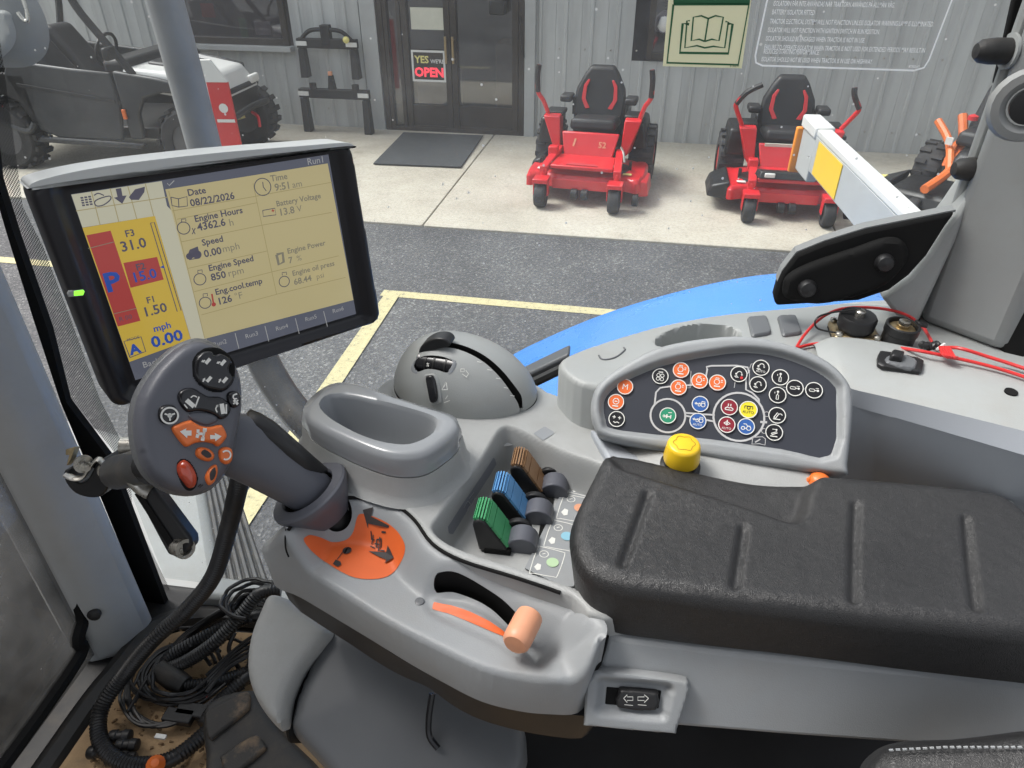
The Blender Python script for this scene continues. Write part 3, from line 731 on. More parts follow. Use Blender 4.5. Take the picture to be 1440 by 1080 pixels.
P('seat', MB().hexa([(-.1, .3, .62), (.4, .3, .62), (.4, .7, .62), (-.1, .7, .62)], [(-.08, .32, .76), (.38, .32, .76), (.38, .7, .76), (-.08, .7, .76)]), 'black_vinyl', bevel=.04, bseg=3)
P('seat_back', MB().hexa([(-.12, .66, .7), (.4, .66, .7), (.4, .8, .7), (-.12, .8, .7)], [(-.06, .76, 1.15), (.34, .76, 1.15), (.34, .88, 1.15), (-.06, .88, 1.15)]), 'black_vinyl', bevel=.05, bseg=3)
P('grey_tank', MB().lathe([(0, 0), (.12, .02), (.15, .12), (.12, .24), (0, .28)], (.62, .25, .62), (0, 0, 1), 16), 'trim_grey')
P('engine', MB().box((.25, 1.05, .6), (.6, .4, .5)), 'plastic_black', bevel=.05)
P('red_cap', MB().lathe([(0, 0), (.05, .01), (.05, .05), (0, .07)], (-.06, .55, .82), (0, 0, 1), 12), 'red_paint')
P('discharge_flap', MB().hexa([(-.75, -.2, .1), (-.45, -.3, .1), (-.45, .35, .1), (-.75, .25, .1)], [(-.7, -.2, .18), (-.42, -.3, .3), (-.42, .35, .3), (-.7, .25, .18)]), 'plastic_black', bevel=.02)
P('warning_label', MB().prism([(-.62, -.1, .262), (-.52, -.13, .285), (-.52, -.03, .285), (-.62, 0, .262)], (0, 0, .01)), 'sign_yellow')

mat('wheel_grey', (.09, .09, .095), .4, var=.15)
# ---- side-by-side utility vehicle (local: x forward, near side at y = -0.7)
rw = ez(34, 236); hd = R(3.0); WB = 2.15
utv = eroot('utility_vehicle', 'black and white side-by-side utility vehicle parked on the walkway', 'vehicle', (rw[0], rw[1], .02), hd)
P = lambda n, b, m, **k: b.build(n, M(m), utv, **k)
print('UTV wheelbase', WB, 'heading', math.degrees(hd))
TW = 1.25
for xx in (0, WB):
    for s in (0, TW): wheel(utv, (xx, s+.02, .35), .35, .27, axis=(0, 1, 0), lugs=18, spokes=6, tread=.035, rim=.56, rim_m='wheel_grey')
def side(poly, y, t, n, m, **k): return P(n, MB().prism([(a, y, z) for a, z in poly], (0, t, 0)), m, **k)
for y, t in ((-.06, .05), (TW+.02, .05)):
    side([(.42, .42), (.62, .34), (1.35, .34), (1.42, .62), (1.42, 1.02), (1.0, 1.05), (.30, 1.12), (.22, .98)], y, t, 'door', 'utv_grey', bevel=.02)
    side([(.34, .86), (1.40, .72), (1.40, .76), (.34, .90)], y-.012 if y < 0 else y+t, .012, 'door_crease', 'utv_black', bevel=.004)
    side([(1.45, .36), (1.60, .36), (1.62, .62), (1.72, .78), (1.95, .84), (2.2, .82), (2.2, .92), (1.9, .98), (1.45, 1.04)], y, t+.02, 'front_fender', 'utv_grey', bevel=.02)
    side([(-.36, .72), (-.2, .78), (.05, .80), (.28, .70), (.36, .5), (.44, .46), (.44, .98), (.1, 1.0), (-.4, .98)], y, t+.02, 'rear_fender', 'utv_black', bevel=.02)
    side([(.30, .30), (1.55, .26), (1.62, .32), (.42, .36)], y-.03 if y < 0 else y+.03, .06, 'sill_bar', 'utv_grey', bevel=.02)
    P('roll_cage', MB().tube([(1.65, y+.05, 1.0), (1.25, y+.08, 1.55), (1.0, y+.12, 1.92), (.2, y+.14, 1.95), (.0, y+.1, 1.4), (-.1, y+.06, .95)], .038, 8), 'utv_black')
    P('seat', MB().hexa([(.35, .15 if y < 0 else TW-.6, .6), (.85, .15 if y < 0 else TW-.6, .6), (.85, .6 if y < 0 else TW-.15, .6), (.35, .6 if y < 0 else TW-.15, .6)], [(.2, .18 if y < 0 else TW-.57, 1.35), (.34, .18 if y < 0 else TW-.57, 1.35), (.34, .57 if y < 0 else TW-.18, 1.35), (.2, .57 if y < 0 else TW-.18, 1.35)]), 'black_vinyl', bevel=.05, bseg=3)
P('marker_light', MB().box((1.47, -.075, .62), (.04, .03, .10)), 'orange_plastic', bevel=.008)
P('red_tag', MB().box((.06, -.085, .62), (.09, .02, .10)), 'sign_red', bevel=.008)
P('mud_guard', MB().tube([(-.1, -.1, .55), (.15, -.1, .46), (.32, -.1, .42), (.4, -.08, .5)], .035, 8), 'utv_grey')
P('floor_pan', MB().box((.9, TW/2, .40), (2.4, TW-.1, .12)), 'utv_black', bevel=.02)
P('cargo_box', MB().box((-.35, TW/2, .92), (.8, TW+.05, .34)), 'utv_black', bevel=.03)
P('hood', MB().hexa([(1.5, -.02, .86), (2.45, .1, .70), (2.45, TW-.1, .70), (1.5, TW+.02, .86)], [(1.5, .02, 1.06), (2.32, .2, .96), (2.32, TW-.2, .96), (1.5, TW-.02, 1.06)]), 'utv_white', bevel=.05, bseg=3)
P('hood_vent', MB().hexa([(1.62, .3, 1.0), (2.1, .36, .96), (2.1, TW-.36, .96), (1.62, TW-.3, 1.0)], [(1.62, .34, 1.075), (2.05, .4, 1.02), (2.05, TW-.4, 1.02), (1.62, TW-.34, 1.075)]), 'utv_black', bevel=.02)
P('dashboard', MB().box((1.42, TW/2, 1.02), (.28, TW-.1, .22)), 'utv_black', bevel=.05)
P('steering_wheel', MB().tube([(1.18+.1*math.cos(q)*.5, .35+.18*math.sin(q), 1.18+.15*math.cos(q)) for q in np.linspace(0, 2*math.pi, 13)], .018, 6), 'utv_black')
P('bumper', MB().tube([(2.3, .1, .5), (2.52, .18, .55), (2.55, TW/2, .58), (2.52, TW-.18, .55), (2.3, TW-.1, .5)], .035, 8), 'utv_black')
P('grille', MB().box((2.38, TW/2, .66), (.1, TW-.3, .26)), 'utv_black', bevel=.03)
P('winch_hook', MB().tube([(2.5, .7, .5), (2.58, .66, .46), (2.6, .62, .36)], .018, 6), 'red_paint')
for s in (.2, TW-.2): P('headlight', MB().box((2.42, s, .8), (.06, .2, .09)), 'sign_white', bevel=.02)
for s in (.25, TW-.25): P('shock_absorber', MB().cyl((WB+.05, s, .35), (WB-.05, s+.02, .75), .05, 10), 'sign_yellow')
P('mirror', MB().box((1.55, -.16, 1.22), (.06, .16, .12)), 'utv_black', bevel=.02)
# red sign board in front of the vehicle
rb = ey(322, 200, 6.75)
rs = eroot('red_sign_board', 'narrow red sign board with white cap standing in front of the utility vehicle', 'sign', (rb[0]+.03, 6.75, .02), R(8))
hz = ey(300, 118, 6.75)[2]
MB().hexa([(-.10, -.02, 0), (.10, -.02, 0), (.10, .02, 0), (-.10, .02, 0)], [(-.12, -.02, hz), (.09, -.02, hz), (.09, .02, hz), (-.12, .02, hz)]).build('board', M('sign_red'), rs, bevel=.004)
MB().hexa([(-.12, -.024, hz), (.09, -.024, hz), (.09, .024, hz), (-.12, .024, hz)], [(-.22, -.02, hz+.20), (-.04, -.02, hz+.20), (-.04, .02, hz+.20), (-.22, .02, hz+.20)]).build('cap', M('sign_white'), rs, bevel=.004)
fl = Flat(Frame((0, -.0205, hz-.3), (1, 0, 0), (0, 0, 1)), .002); fl.disc((0, .06), .045, raw=True); fl.stroke([(-.09, -.06), (.09, -.06)], .03, raw=True)
mk('emblem', fl.V, fl.F, M('sign_white'), rs, smooth=0)
# ================================================================== tractor cab shell
GY = .87                                         # plane of the right-hand side window
FLOOR = 1.25
def glassmat(name, dirt, specks, tint=(.93, .95, .95)):
    def f(N, L, b):
        v = N.new('ShaderNodeTexCoord').outputs['Object']; out = N['Material Output']
        tr = N.new('ShaderNodeBsdfTransparent'); tr.inputs[0].default_value = tuple(tint)+(1,)
        gl = N.new('ShaderNodeBsdfGlossy'); gl.inputs['Roughness'].default_value = .02
        fr = N.new('ShaderNodeFresnel'); fr.inputs[0].default_value = 1.30
        ge = N.new('ShaderNodeNewGeometry'); bf = N.new('ShaderNodeMath'); bf.operation = 'SUBTRACT'; bf.inputs[0].default_value = 1.0; L.new(ge.outputs['Backfacing'], bf.inputs[1]); am = N.new('ShaderNodeMath'); am.operation = 'MULTIPLY'; L.new(fr.outputs[0], am.inputs[0]); L.new(bf.outputs[0], am.inputs[1])
        m1 = N.new('ShaderNodeMixShader'); L.new(am.outputs[0], m1.inputs[0]); L.new(tr.outputs[0], m1.inputs[1]); L.new(gl.outputs[0], m1.inputs[2])
        df = N.new('ShaderNodeBsdfDiffuse'); df.inputs[0].default_value = (.8, .79, .76, 1)
        tl = N.new('ShaderNodeBsdfTranslucent'); tl.inputs[0].default_value = (.9, .89, .86, 1)
        dm = N.new('ShaderNodeMixShader'); dm.inputs[0].default_value = .5; L.new(df.outputs[0], dm.inputs[1]); L.new(tl.outputs[0], dm.inputs[2])
        film = N.new('ShaderNodeMapRange'); film.inputs[1].default_value = .34; film.inputs[2].default_value = .80; film.inputs[3].default_value = dirt*.22; film.inputs[4].default_value = dirt
        L.new(noise(N, L, v, 5, 6, .72), film.inputs[0])
        vo = N.new('ShaderNodeTexVoronoi'); vo.inputs['Scale'].default_value = 55; L.new(v, vo.inputs['Vector'])
        lt = N.new('ShaderNodeMath'); lt.operation = 'LESS_THAN'; L.new(vo.outputs['Distance'], lt.inputs[0])
        sel = N.new('ShaderNodeMath'); sel.operation = 'GREATER_THAN'; sel.inputs[1].default_value = .68
        sx = N.new('ShaderNodeSeparateColor'); L.new(vo.outputs['Color'], sx.inputs[0]); L.new(sx.outputs[0], sel.inputs[0])
        rz = N.new('ShaderNodeMapRange'); rz.inputs[1].default_value = .0; rz.inputs[3].default_value = .025; rz.inputs[4].default_value = .085; L.new(sx.outputs[1], rz.inputs[0]); L.new(rz.outputs[0], lt.inputs[1])
        sm = N.new('ShaderNodeMath'); sm.operation = 'MULTIPLY'; L.new(lt.outputs[0], sm.inputs[0]); L.new(sel.outputs[0], sm.inputs[1])
        s2 = N.new('ShaderNodeMath'); s2.operation = 'MULTIPLY'; s2.inputs[1].default_value = specks; L.new(sm.outputs[0], s2.inputs[0])
        # dried runs: stretched noise
        mp = N.new('ShaderNodeMapping'); mp.inputs['Scale'].default_value = (30, 30, 9); mp.inputs['Rotation'].default_value = (0, R(60), 0); L.new(v, mp.inputs[0])
        wv = N.new('ShaderNodeMapRange'); wv.inputs[1].default_value = .70; wv.inputs[2].default_value = .80; wv.inputs[4].default_value = specks*.5
        L.new(noise(N, L, mp.outputs[0], 1.0, 6, .75), wv.inputs[0])
        a1 = N.new('ShaderNodeMath'); a1.operation = 'ADD'; L.new(film.outputs[0], a1.inputs[0]); L.new(s2.outputs[0], a1.inputs[1])
        a2 = N.new('ShaderNodeMath'); a2.operation = 'ADD'; a2.use_clamp = True; L.new(a1.outputs[0], a2.inputs[0]); L.new(wv.outputs[0], a2.inputs[1])
        m2 = N.new('ShaderNodeMixShader'); L.new(a2.outputs[0], m2.inputs[0]); L.new(m1.outputs[0], m2.inputs[1]); L.new(dm.outputs[0], m2.inputs[2])
        L.new(m2.outputs[0], out.inputs['Surface'])
    return node_mat(name, f)
glassmat('cab_glass', .095, .75)
glassmat('screen_glass', .24, .7, (.42, .42, .42))
def frit(N, L, b):                               # printed dots at the border of the pane
    v = N.new('ShaderNodeTexCoord').outputs['Object']; out = N['Material Output']
    sp = N.new('ShaderNodeSeparateXYZ'); L.new(v, sp.inputs[0]); s = []
    mp = N.new('ShaderNodeMapping'); mp.inputs['Rotation'].default_value = (0, R(45), 0); mp.inputs['Scale'].default_value = (330, 1, 330); L.new(v, mp.inputs[0])
    sp = N.new('ShaderNodeSeparateXYZ'); L.new(mp.outputs[0], sp.inputs[0])
    for k in ('X', 'Z'):
        a = N.new('ShaderNodeMath'); a.operation = 'FRACT'; L.new(sp.outputs[k], a.inputs[0])
        c = N.new('ShaderNodeMath'); c.operation = 'SUBTRACT'; c.inputs[1].default_value = .5; L.new(a.outputs[0], c.inputs[0])
        p = N.new('ShaderNodeMath'); p.operation = 'POWER'; p.inputs[1].default_value = 2; L.new(c.outputs[0], p.inputs[0]); s.append(p.outputs[0])
    ad = N.new('ShaderNodeMath'); ad.operation = 'ADD'; L.new(s[0], ad.inputs[0]); L.new(s[1], ad.inputs[1])
    lt = N.new('ShaderNodeMath'); lt.operation = 'LESS_THAN'; lt.inputs[1].default_value = .17; L.new(ad.outputs[0], lt.inputs[0])
    tr = N.new('ShaderNodeBsdfTransparent'); b.inputs['Base Color'].default_value = (.03, .032, .034, 1)
    mx = N.new('ShaderNodeMixShader'); L.new(lt.outputs[0], mx.inputs[0]); L.new(tr.outputs[0], mx.inputs[1]); L.new(b.outputs[0], mx.inputs[2]); L.new(mx.outputs[0], out.inputs['Surface'])
node_mat('frit_dots', frit)
def thin_film(name, c):                          # paper-thin print on glass: daylight shines through it
    def f(N, L, b):
        b.inputs['Base Color'].default_value = tuple(c)+(1,); b.inputs['Roughness'].default_value = .5
        t = N.new('ShaderNodeBsdfTranslucent'); t.inputs[0].default_value = tuple(c)+(1,)
        m = N.new('ShaderNodeMixShader'); m.inputs[0].default_value = .6; L.new(b.outputs[0], m.inputs[1]); L.new(t.outputs[0], m.inputs[2]); L.new(m.outputs[0], N['Material Output'].inputs['Surface'])
    return node_mat(name, f)
mat('pillar_grey', (.45, .47, .47), .5, bump=.08, bscale=900, var=.05, vscale=4, rvar=.08, dust=.2, dcol=(.26, .24, .2), dscale=10)
mat('rear_pillar_grey', (.25, .26, .26), .55, bump=.1, bscale=900, var=.06, vscale=5, dust=.25, dcol=(.2, .18, .15), dscale=12)
mat('side_wall_blue_grey', (.36, .385, .42), .5, bump=.1, bscale=900, var=.04, vscale=5)
def dirtfloor(N, L, b):
    v = N.new('ShaderNodeTexCoord').outputs['Object']
    base = ramp(N, L, noise(N, L, v, 55, 6, .7), [(.3, (.26, .165, .095)), (.7, (.52, .36, .20))])
    thin = ramp(N, L, noise(N, L, v, 6, 8, .7), [(.34, (.15, .12, .09)), (.5, (.50, .34, .19)), (.75, (.60, .42, .25))])
    L.new(mixc(N, L, .6, base, thin), b.inputs['Base Color']); b.inputs['Roughness'].default_value = .95
    bump(N, L, b, noise(N, L, v, 260, 5, .7), .5, .003)
node_mat('dirt_floor', dirtfloor)

cabin = root('tractor', 'blue tractor whose grey cab surrounds the view', 'tractor', (-.2, .6, FLOOR-.1))
C = lambda n, b, m, **k: b.build(n, M(m), cabin, **k)
# floor pan with raised rim and dirt
C('floor_panel', MB().box((-.24, .1, FLOOR-.03), (1.40, 1.56, .06)), 'rubber', bevel=.01)
fl_poly = spline(np.array([(-.80, -.6), (-.80, .5), (-.79, .70), (-.70, .77), (-.3, .78), (.3, .78), (.35, .6), (.35, -.6)]), 4, True)
V, Fc = hf(fl_poly, lambda Q, d: FLOOR+.004+.006*np.sin(Q[:, 0]*31)*np.sin(Q[:, 1]*27)*.3 + .014*(1-sst(0, .03, d)), .014, FLOOR-.02); C('floor_mat', MB().add(V, Fc), 'dirt_floor')
# floor rim against the windscreen and along the side
C('floor_rim', MB().tube([(-.825, -.5, FLOOR+.01), (-.825, .4, FLOOR+.01), (-.82, .66, FLOOR+.01), (-.77, .79, FLOOR+.01), (-.5, .82, FLOOR+.01), (.2, .82, FLOOR+.01)], .022, 8), 'rubber')
C('door_sill', MB().box((-.2, .845, FLOOR+.025), (1.1, .05, .06)), 'plastic_light', bevel=.01)
for k in range(10):                                # moulded pads on the mat
    a, c = -.66+.13*(k % 5), .42+.14*(k//5)
    C('mat_pad', MB().box((a, c, FLOOR+.007), (.10, .10, .008)), 'dirt_floor', bevel=.003)
# front right pillar: inner face + outer flank, vertical
A0, A1 = pz(130, 935, FLOOR+.02), pz(222, 893, FLOOR+.02)
def pillar(poly, z0, z1, n, m, **k): return C(n, MB().prism([(a, b, z0) for a, b in poly], (0, 0, z1-z0)), m, **k)
qa, qb, qc = pz(128, 938, FLOOR)[:2], pz(176, 925, FLOOR)[:2], pz(222, 890, FLOOR)[:2]
print('pillar', qa, qb, qc)
pillar([qa, qb, qc, qc*1.12, (qa[0]-.10, GY+.02), (qa[0]-.04, qa[1]+.01)], FLOOR, 3.0, 'front_pillar', 'pillar_grey', bevel=.018, bseg=3)
g0 = C('pillar_screw', MB().lathe([(.011, 0), (.011, .008), (.005, .012)], np.append(qb, FLOOR+.13)-np.array([.012, .004, 0]), (.3, -1, .1), 14), 'rubber')
# black rubber seal beside the pillar and dotted border of the pane
def strip_y(pts_l, pts_r, Y, n, m, th=.01):
    L_ = [py_(a, b, Y) for a, b in pts_l]; R_ = [py_(a, b, Y) for a, b in pts_r]; b = MB(); k = len(L_)
    V = L_+R_; Fc = [(i, k+i, k+i+1, i+1) for i in range(k-1)]
    b.add(V, Fc); o = C(n, b, m, smooth=0)
    if th: s = o.modifiers.new('s', 'SOLIDIFY'); s.thickness = th
    return o
strip_y([(-160, -220), (-60, 60), (0, 262), (20, 330), (55, 445), (92, 560), (150, 700), (215, 860)], [(-70, -220), (-15, 60), (5, 250), (30, 330), (75, 460), (100, 560), (160, 640), (246, 868)], GY-.03, 'door_seal', 'matte_black', .012)
strip_y([(-75, -200), (5, 250), (30, 330), (75, 460), (100, 560), (168, 645), (175, 720), (246, 868)], [(-35, -200), (32, 290), (62, 350), (100, 450), (140, 560), (183, 645), (186, 720), (258, 868)], GY-.004, 'frit_border', 'frit_dots', 0)
# side window
C('window_pane', MB().box((-.2, GY, 2.1), (1.28, .005, 1.64)), 'cab_glass', smooth=0)
C('windscreen_pane', MB().box((-.87, .05, 2.1), (.005, 1.55, 1.64)), 'screen_glass', smooth=0)
C('windscreen_seal', MB().tube([(-.865, -.4, FLOOR+.055), (-.865, .55, FLOOR+.055), (-.865, .67, FLOOR+.10), (-.865, .70, FLOOR+.2), (-.865, .71, 2.0)], .012, 8), 'matte_black')
# dark front hood side seen through the windscreen
mat('hood_dark', (.06, .06, .06), .6, var=.3, vscale=5, dust=.4, dcol=(.14, .13, .12))
C('hood_side', MB().box((-1.75, .1, 1.25), (1.3, 1.5, .7)), 'hood_dark', bevel=.05)
# ---- rear pillar
b0, b1, b2 = pz(1288, 452, 1.985)[:2], pz(1408, 497, 1.985)[:2], pz(1300, 430, 1.985)[:2]
u_ = unit(b1-b0); n_ = np.array([-u_[1], u_[0]])
pillar([b0, b1, b1+u_*.03+n_*.09, b0+n_*.09], 1.985, 3.0, 'rear_pillar', 'rear_pillar_grey', bevel=.012, bseg=3)
pillar([b0-u_*.012+n_*.012, b0+n_*.012, b0+n_*.10, b0-u_*.012+n_*.10], 1.985, 3.0, 'pillar_edge_trim', 'plastic_light', bevel=.004)
pt = py_(1447, 150, b1[1]+.001)
C('pillar_plug', MB().lathe([(.016, -.004), (.016, .002), (.010, .003), (.0, .003)], pt, (-.2, -1, 0), 24), 'plastic_black')
C('pillar_dish', MB().lathe([(.034, -.006), (.031, .001), (.024, .002), (.018, -.002)], pt, (-.2, -1, 0), 24, cap=False), 'rear_pillar_grey')
C('rear_seal', MB().tube([py_(1470, 300, .80), py_(1435, 420, .79), py_(1425, 500, .78), py_(1445, 560, .76)], .022, 8), 'matte_black')
# rubber stops and hinge plate of the window
for (x, y) in ((1400, 72), (1366, 238)):
    c = py_(x+8, y, GY-.03); C('rubber_stop', MB().lathe([(0, -.026), (.007, -.025), (.011, -.020), (.0125, -.009), (.0125, .006)], c, (.95, .1, 0), 18), 'rubber'); C('stop_washer', MB().lathe([(.017, .006), (.017, .009)], c, (.95, .1, 0), 18), 'plastic_light')
hp = [py_(a, b, GY-.02) for a, b in ((1432, -30), (1445, -30), (1428, 60), (1411, 120), (1398, 119), (1412, 60))]
C('hinge_plate', MB().prism(hp[::-1], (0, .008, 0)), 'matte_black', bevel=.002)
# black cover plate in the lower window corner
cp = [(1091, 431), (1088, 418), (1093, 400), (1100, 384), (1120, 358), (1160, 342), (1218, 324), (1345, 299), (1330, 319), (1304, 360), (1279, 388), (1251, 409), (1207, 424)]
fr_ = Frame(py_(1200, 380, .80), (1, 0, 0), (0, .12, 1)); cov = C('cover_plate', MB().prism(fr_.p3(fr_.poly(cp)), -fr_.n*.0+np.array([0, .016, .001])), 'matte_black', bevel=.004)
tp = [fr_.p3(fr_.px(a, b)) for a, b in cp[2:8]]
ed = MB(); k = len(tp); ed.add([t+np.array([0, .004, .002]) for t in tp]+[t+np.array([0, .017, .003]) for t in tp], [(i, i+1, k+i+1, k+i) for i in range(k-1)])
eo = ed.build('cover_edge', M('rear_pillar_grey'), cov, smooth=0); s_ = eo.modifiers.new('s', 'SOLIDIFY'); s_.thickness = .003
boss = [(1106, 418), (1100, 402), (1108, 385), (1140, 368), (1200, 348), (1245, 333), (1268, 338), (1275, 358), (1262, 380), (1240, 400), (1200, 415), (1150, 425)]
pillow('boss', fr_, boss, M('matte_black'), cov, height=.010, r=.005)
for (x, y) in ((1135, 405), (1243, 369)):
    MB().lathe([(.0105, 0), (.0105, .004), (.008, .009), (0, .0105)], fr_.p3(fr_.px(x, y, .01), .009), fr_.n, 20).build('bolt', M('plastic_black'), cov)
# moulded corner filler between plate and pillar
cf = [(1240, 418), (1280, 390), (1308, 356), (1330, 320), (1346, 300), (1372, 262), (1345, 340), (1292, 455), (1262, 446)]
f2 = Frame(py_(1290, 400, .815), (1, 0, 0), (0, .1, 1)); C('corner_filler', MB().prism(f2.p3(f2.poly(cf)), (0, .05, 0)), 'plastic_light', bevel=.006)
C('lamp_wire', MB().tube([pz(1252, 410, 2.0), pz(1268, 424, 2.0), pz(1286, 440, 1.995), pz(1292, 452, 1.99)], .0022, 6), 'cable_black')
# ---- blue fender outside: arched sheet with rolled lip
arc = [(560, 640), (640, 560), (710, 502), (770, 470), (849, 437), (935, 410), (1029, 388), (1100, 379), (1200, 374), (1330, 382)]
outer = spline(np.array([py_(a, b, 1.32) for a, b in arc]), 4)
b = MB(); n = len(outer)
lines = []
for off, dz in ((0, -.05), (.0, -.015), (-.012, -.002), (-.03, 0), (-.2, .008), (-.43, .004)):
    L_ = outer.copy(); L_[:, 1] += off; L_[:, 2] += dz; lines.append(L_)
for i in range(len(lines)-1): b.add(np.vstack([lines[i], lines[i+1]]), [(k, k+1, n+k+1, n+k) for k in range(n-1)])
fo = C('fender', b, 'blue_paint', smooth=60)
# window sill rail between dome and side console
C('window_rail', MB().prism([py_(700, 560, .83), py_(700, 546, .83), py_(800, 498, .83), py_(800, 510, .83)], (0, .030, 0)), 'plastic_shell', bevel=.004)
C('window_rail', MB().tube([py_(700, 562, .815), py_(800, 514, .815)], .007, 8, sub=1), 'rubber')
C('part_roof_shade', MB().box((-.1, -.45, 2.98), (1.7, 1.1, .06)), 'plastic_grey', bevel=.02)  # unseen roof piece, cut short to darken near sides yet admit sky light
# ---- things outside the side window that belong to the tractor
rail_pts = [py_(a, b, Y) for a, b, Y in ((205, -90, 1.22), (240, 30, 1.22), (287, 205, 1.22), (330, 365, 1.20), (360, 480, 1.18), (385, 535, 1.15), (425, 590, 1.10), (480, 640, 1.05))]
mat('rail_grey', (.05, .05, .05), .35, var=.2, vscale=9, rvar=.1, dust=.35, dcol=(.25, .21, .16), dscale=10)
mat('rail_top_sheen', (.26, .265, .27), .38, var=.15, vscale=9, rvar=.1)  # paler copy of the rail colour for its upper part: reflection painted in
C('rail_top_sheen', MB().tube(rail_pts[:4], .030, 14, sub=5), 'rail_top_sheen')
C('grab_rail', MB().tube(rail_pts[3:], .033, 14, sub=5), 'rail_grey')
mat('tank_grey', (.27, .28, .275), .5, var=.08, dust=.4, dcol=(.2, .18, .15), dscale=9)
# light grey tank with ribbed tread strip, low outside the door glass
tk = [pz(a, b, 1.12) for a, b in ((150, 640), (325, 640), (360, 700), (392, 862), (240, 960), (180, 700))]
C('fuel_tank', MB().prism([pz(190, 600, 1.1)+np.array([-.5, .08, 0]), pz(282, 640, 1.1), pz(322, 860, 1.1), pz(330, 1010, 1.1), pz(60, 1010, 1.1)][::-1], (0, 0, -.5)), 'tank_grey', bevel=.03, bseg=3)
e0, e1 = pz(284, 655, 1.085), pz(318, 860, 1.085); e2, e3_ = pz(322, 655, 1.085), pz(392, 860, 1.085)
tb = C('step_tread', MB().prism([e0, e2, e3_, e1], (0, 0, -.06)), 'rubber', bevel=.006)
for k in range(6):
    t = (k+.5)/6; a = e0+(e2-e0)*t; c = e1+(e3_-e1)*t
    MB().tube([a+(c-a)*.02+np.array([0, 0, .002]), c-(c-a)*.02+np.array([0, 0, .002])], .0065, 6, sub=1).build('tread_rib', M('rail_grey'), tb)

# mirror housing upper left, outside
mh = root('mirror_housing', 'grey rounded mirror housing at the upper left corner outside the glass', 'lamp', tuple(py_(20, 60, 1.35)))
bx = []
F3 = Frame(py_(0, 20, 1.35), (1, .15, -.1), (0, .3, 1))
pillow('housing', F3, [(-140, -120), (20, -45), (52, 0), (68, 40), (66, 72), (45, 92), (10, 95), (-40, 90), (-140, 60)], M('rear_pillar_grey'), mh, height=.06, r=.06, res=.01)
pillow('lens', F3.shift(.052), [(-140, -20), (0, 12), (18, 28), (22, 55), (8, 76), (-20, 84), (-140, 70)], M('plastic_grey'), mh, height=.012, r=.008, res=.006)  # pale face of the mirror housing
MB().tube([F3.p3(F3.px(a, b_, .06), .062) for a, b_ in ((26, 18), (32, 26), (38, 30), (40, 24), (34, 2), (24, -20))], .0035, 8).build('hook', M('steel'), mh)

# marker arm outside: white top flange, grey plate, yellow reflector, orange end
arm = root('marker_arm', 'white topped marker arm with yellow and orange reflectors outside the rear window', 'marker', tuple(pz(1270, 305, 1.9)))
zt = 2.03
n0, n1 = pz(1272, 300, zt), pz(1150, 182, zt); ax = unit(n1-n0); sd_ = unit(np.cross(ax, (0, 0, 1))); 
if (sd_ @ RT) < 0: sd_ = -sd_
wq = .030
n0 = n0-ax*.05
MB().hexa([n0-(0, 0, .012), n0+sd_*wq-(0, 0, .012), n1+sd_*wq-(0, 0, .012), n1-(0, 0, .012)], [n0, n0+sd_*wq, n1+sd_*wq, n1]).build('top_flange', M('utv_white'), arm, bevel=.002)
hq = .085
MB().hexa([n0-(0, 0, hq), n0+sd_*.004-(0, 0, hq), n1+sd_*.004-(0, 0, hq), n1-(0, 0, hq)], [n0-(0, 0, .013), n0+sd_*.004-(0, 0, .013), n1+sd_*.004-(0, 0, .013), n1-(0, 0, .013)]).build('side_plate', M('trim_grey'), arm, bevel=.001)
Lq = np.linalg.norm(n1-n0)
ya, yb = n1-ax*Lq*.06, n1-ax*Lq*.36
mat('reflector_yellow', (.85, .55, .02), .35); mat('reflector_orange', (.85, .28, .02), .3)
MB().prism([ya-sd_*.002-(0, 0, .016), yb-sd_*.002-(0, 0, .016), yb-sd_*.002-(0, 0, hq-.004), ya-sd_*.002-(0, 0, hq-.004)], sd_*.0015).build('yellow_reflector', M('reflector_yellow'), arm, smooth=0)
ec = n1+ax*.05
MB().hexa([n1-(0, 0, .02)-sd_*.004, n1+sd_*(wq+.006)-(0, 0, .02), ec+ax*.06+sd_*(wq+.004)-(0, 0, .02), ec+ax*.06-sd_*.004-(0, 0, .02)], [n1+(0, 0, .004)-sd_*.004, n1+sd_*(wq+.006)+(0, 0, .004), ec+ax*.06+sd_*(wq+.004)+(0, 0, .006), ec+ax*.06-sd_*.004+(0, 0, .006)]).build('end_block', M('utv_white'), arm, bevel=.004)
MB().hexa([n1+ax*.0-(0, 0, .11), n1+sd_*.02-(0, 0, .11), ec+ax*.05+sd_*.02-(0, 0, .11), ec+ax*.05-(0, 0, .11)], [n1-(0, 0, .021), n1+sd_*.02-(0, 0, .021), ec+ax*.05+sd_*.02-(0, 0, .021), ec+ax*.05-(0, 0, .021)]).build('lamp_body', M('trim_grey'), arm, bevel=.003)
MB().hexa([ec+ax*.052-sd_*.012-(0, 0, .12), ec+ax*.052+sd_*.02-(0, 0, .12), ec+ax*.066+sd_*.02-(0, 0, .12), ec+ax*.066-sd_*.012-(0, 0, .12)], [ec+ax*.052-sd_*.012-(0, 0, .021), ec+ax*.052+sd_*.02-(0, 0, .021), ec+ax*.066+sd_*.02-(0, 0, .021), ec+ax*.066-sd_*.012-(0, 0, .021)]).build('orange_reflector', M('reflector_orange'), arm, bevel=.003)

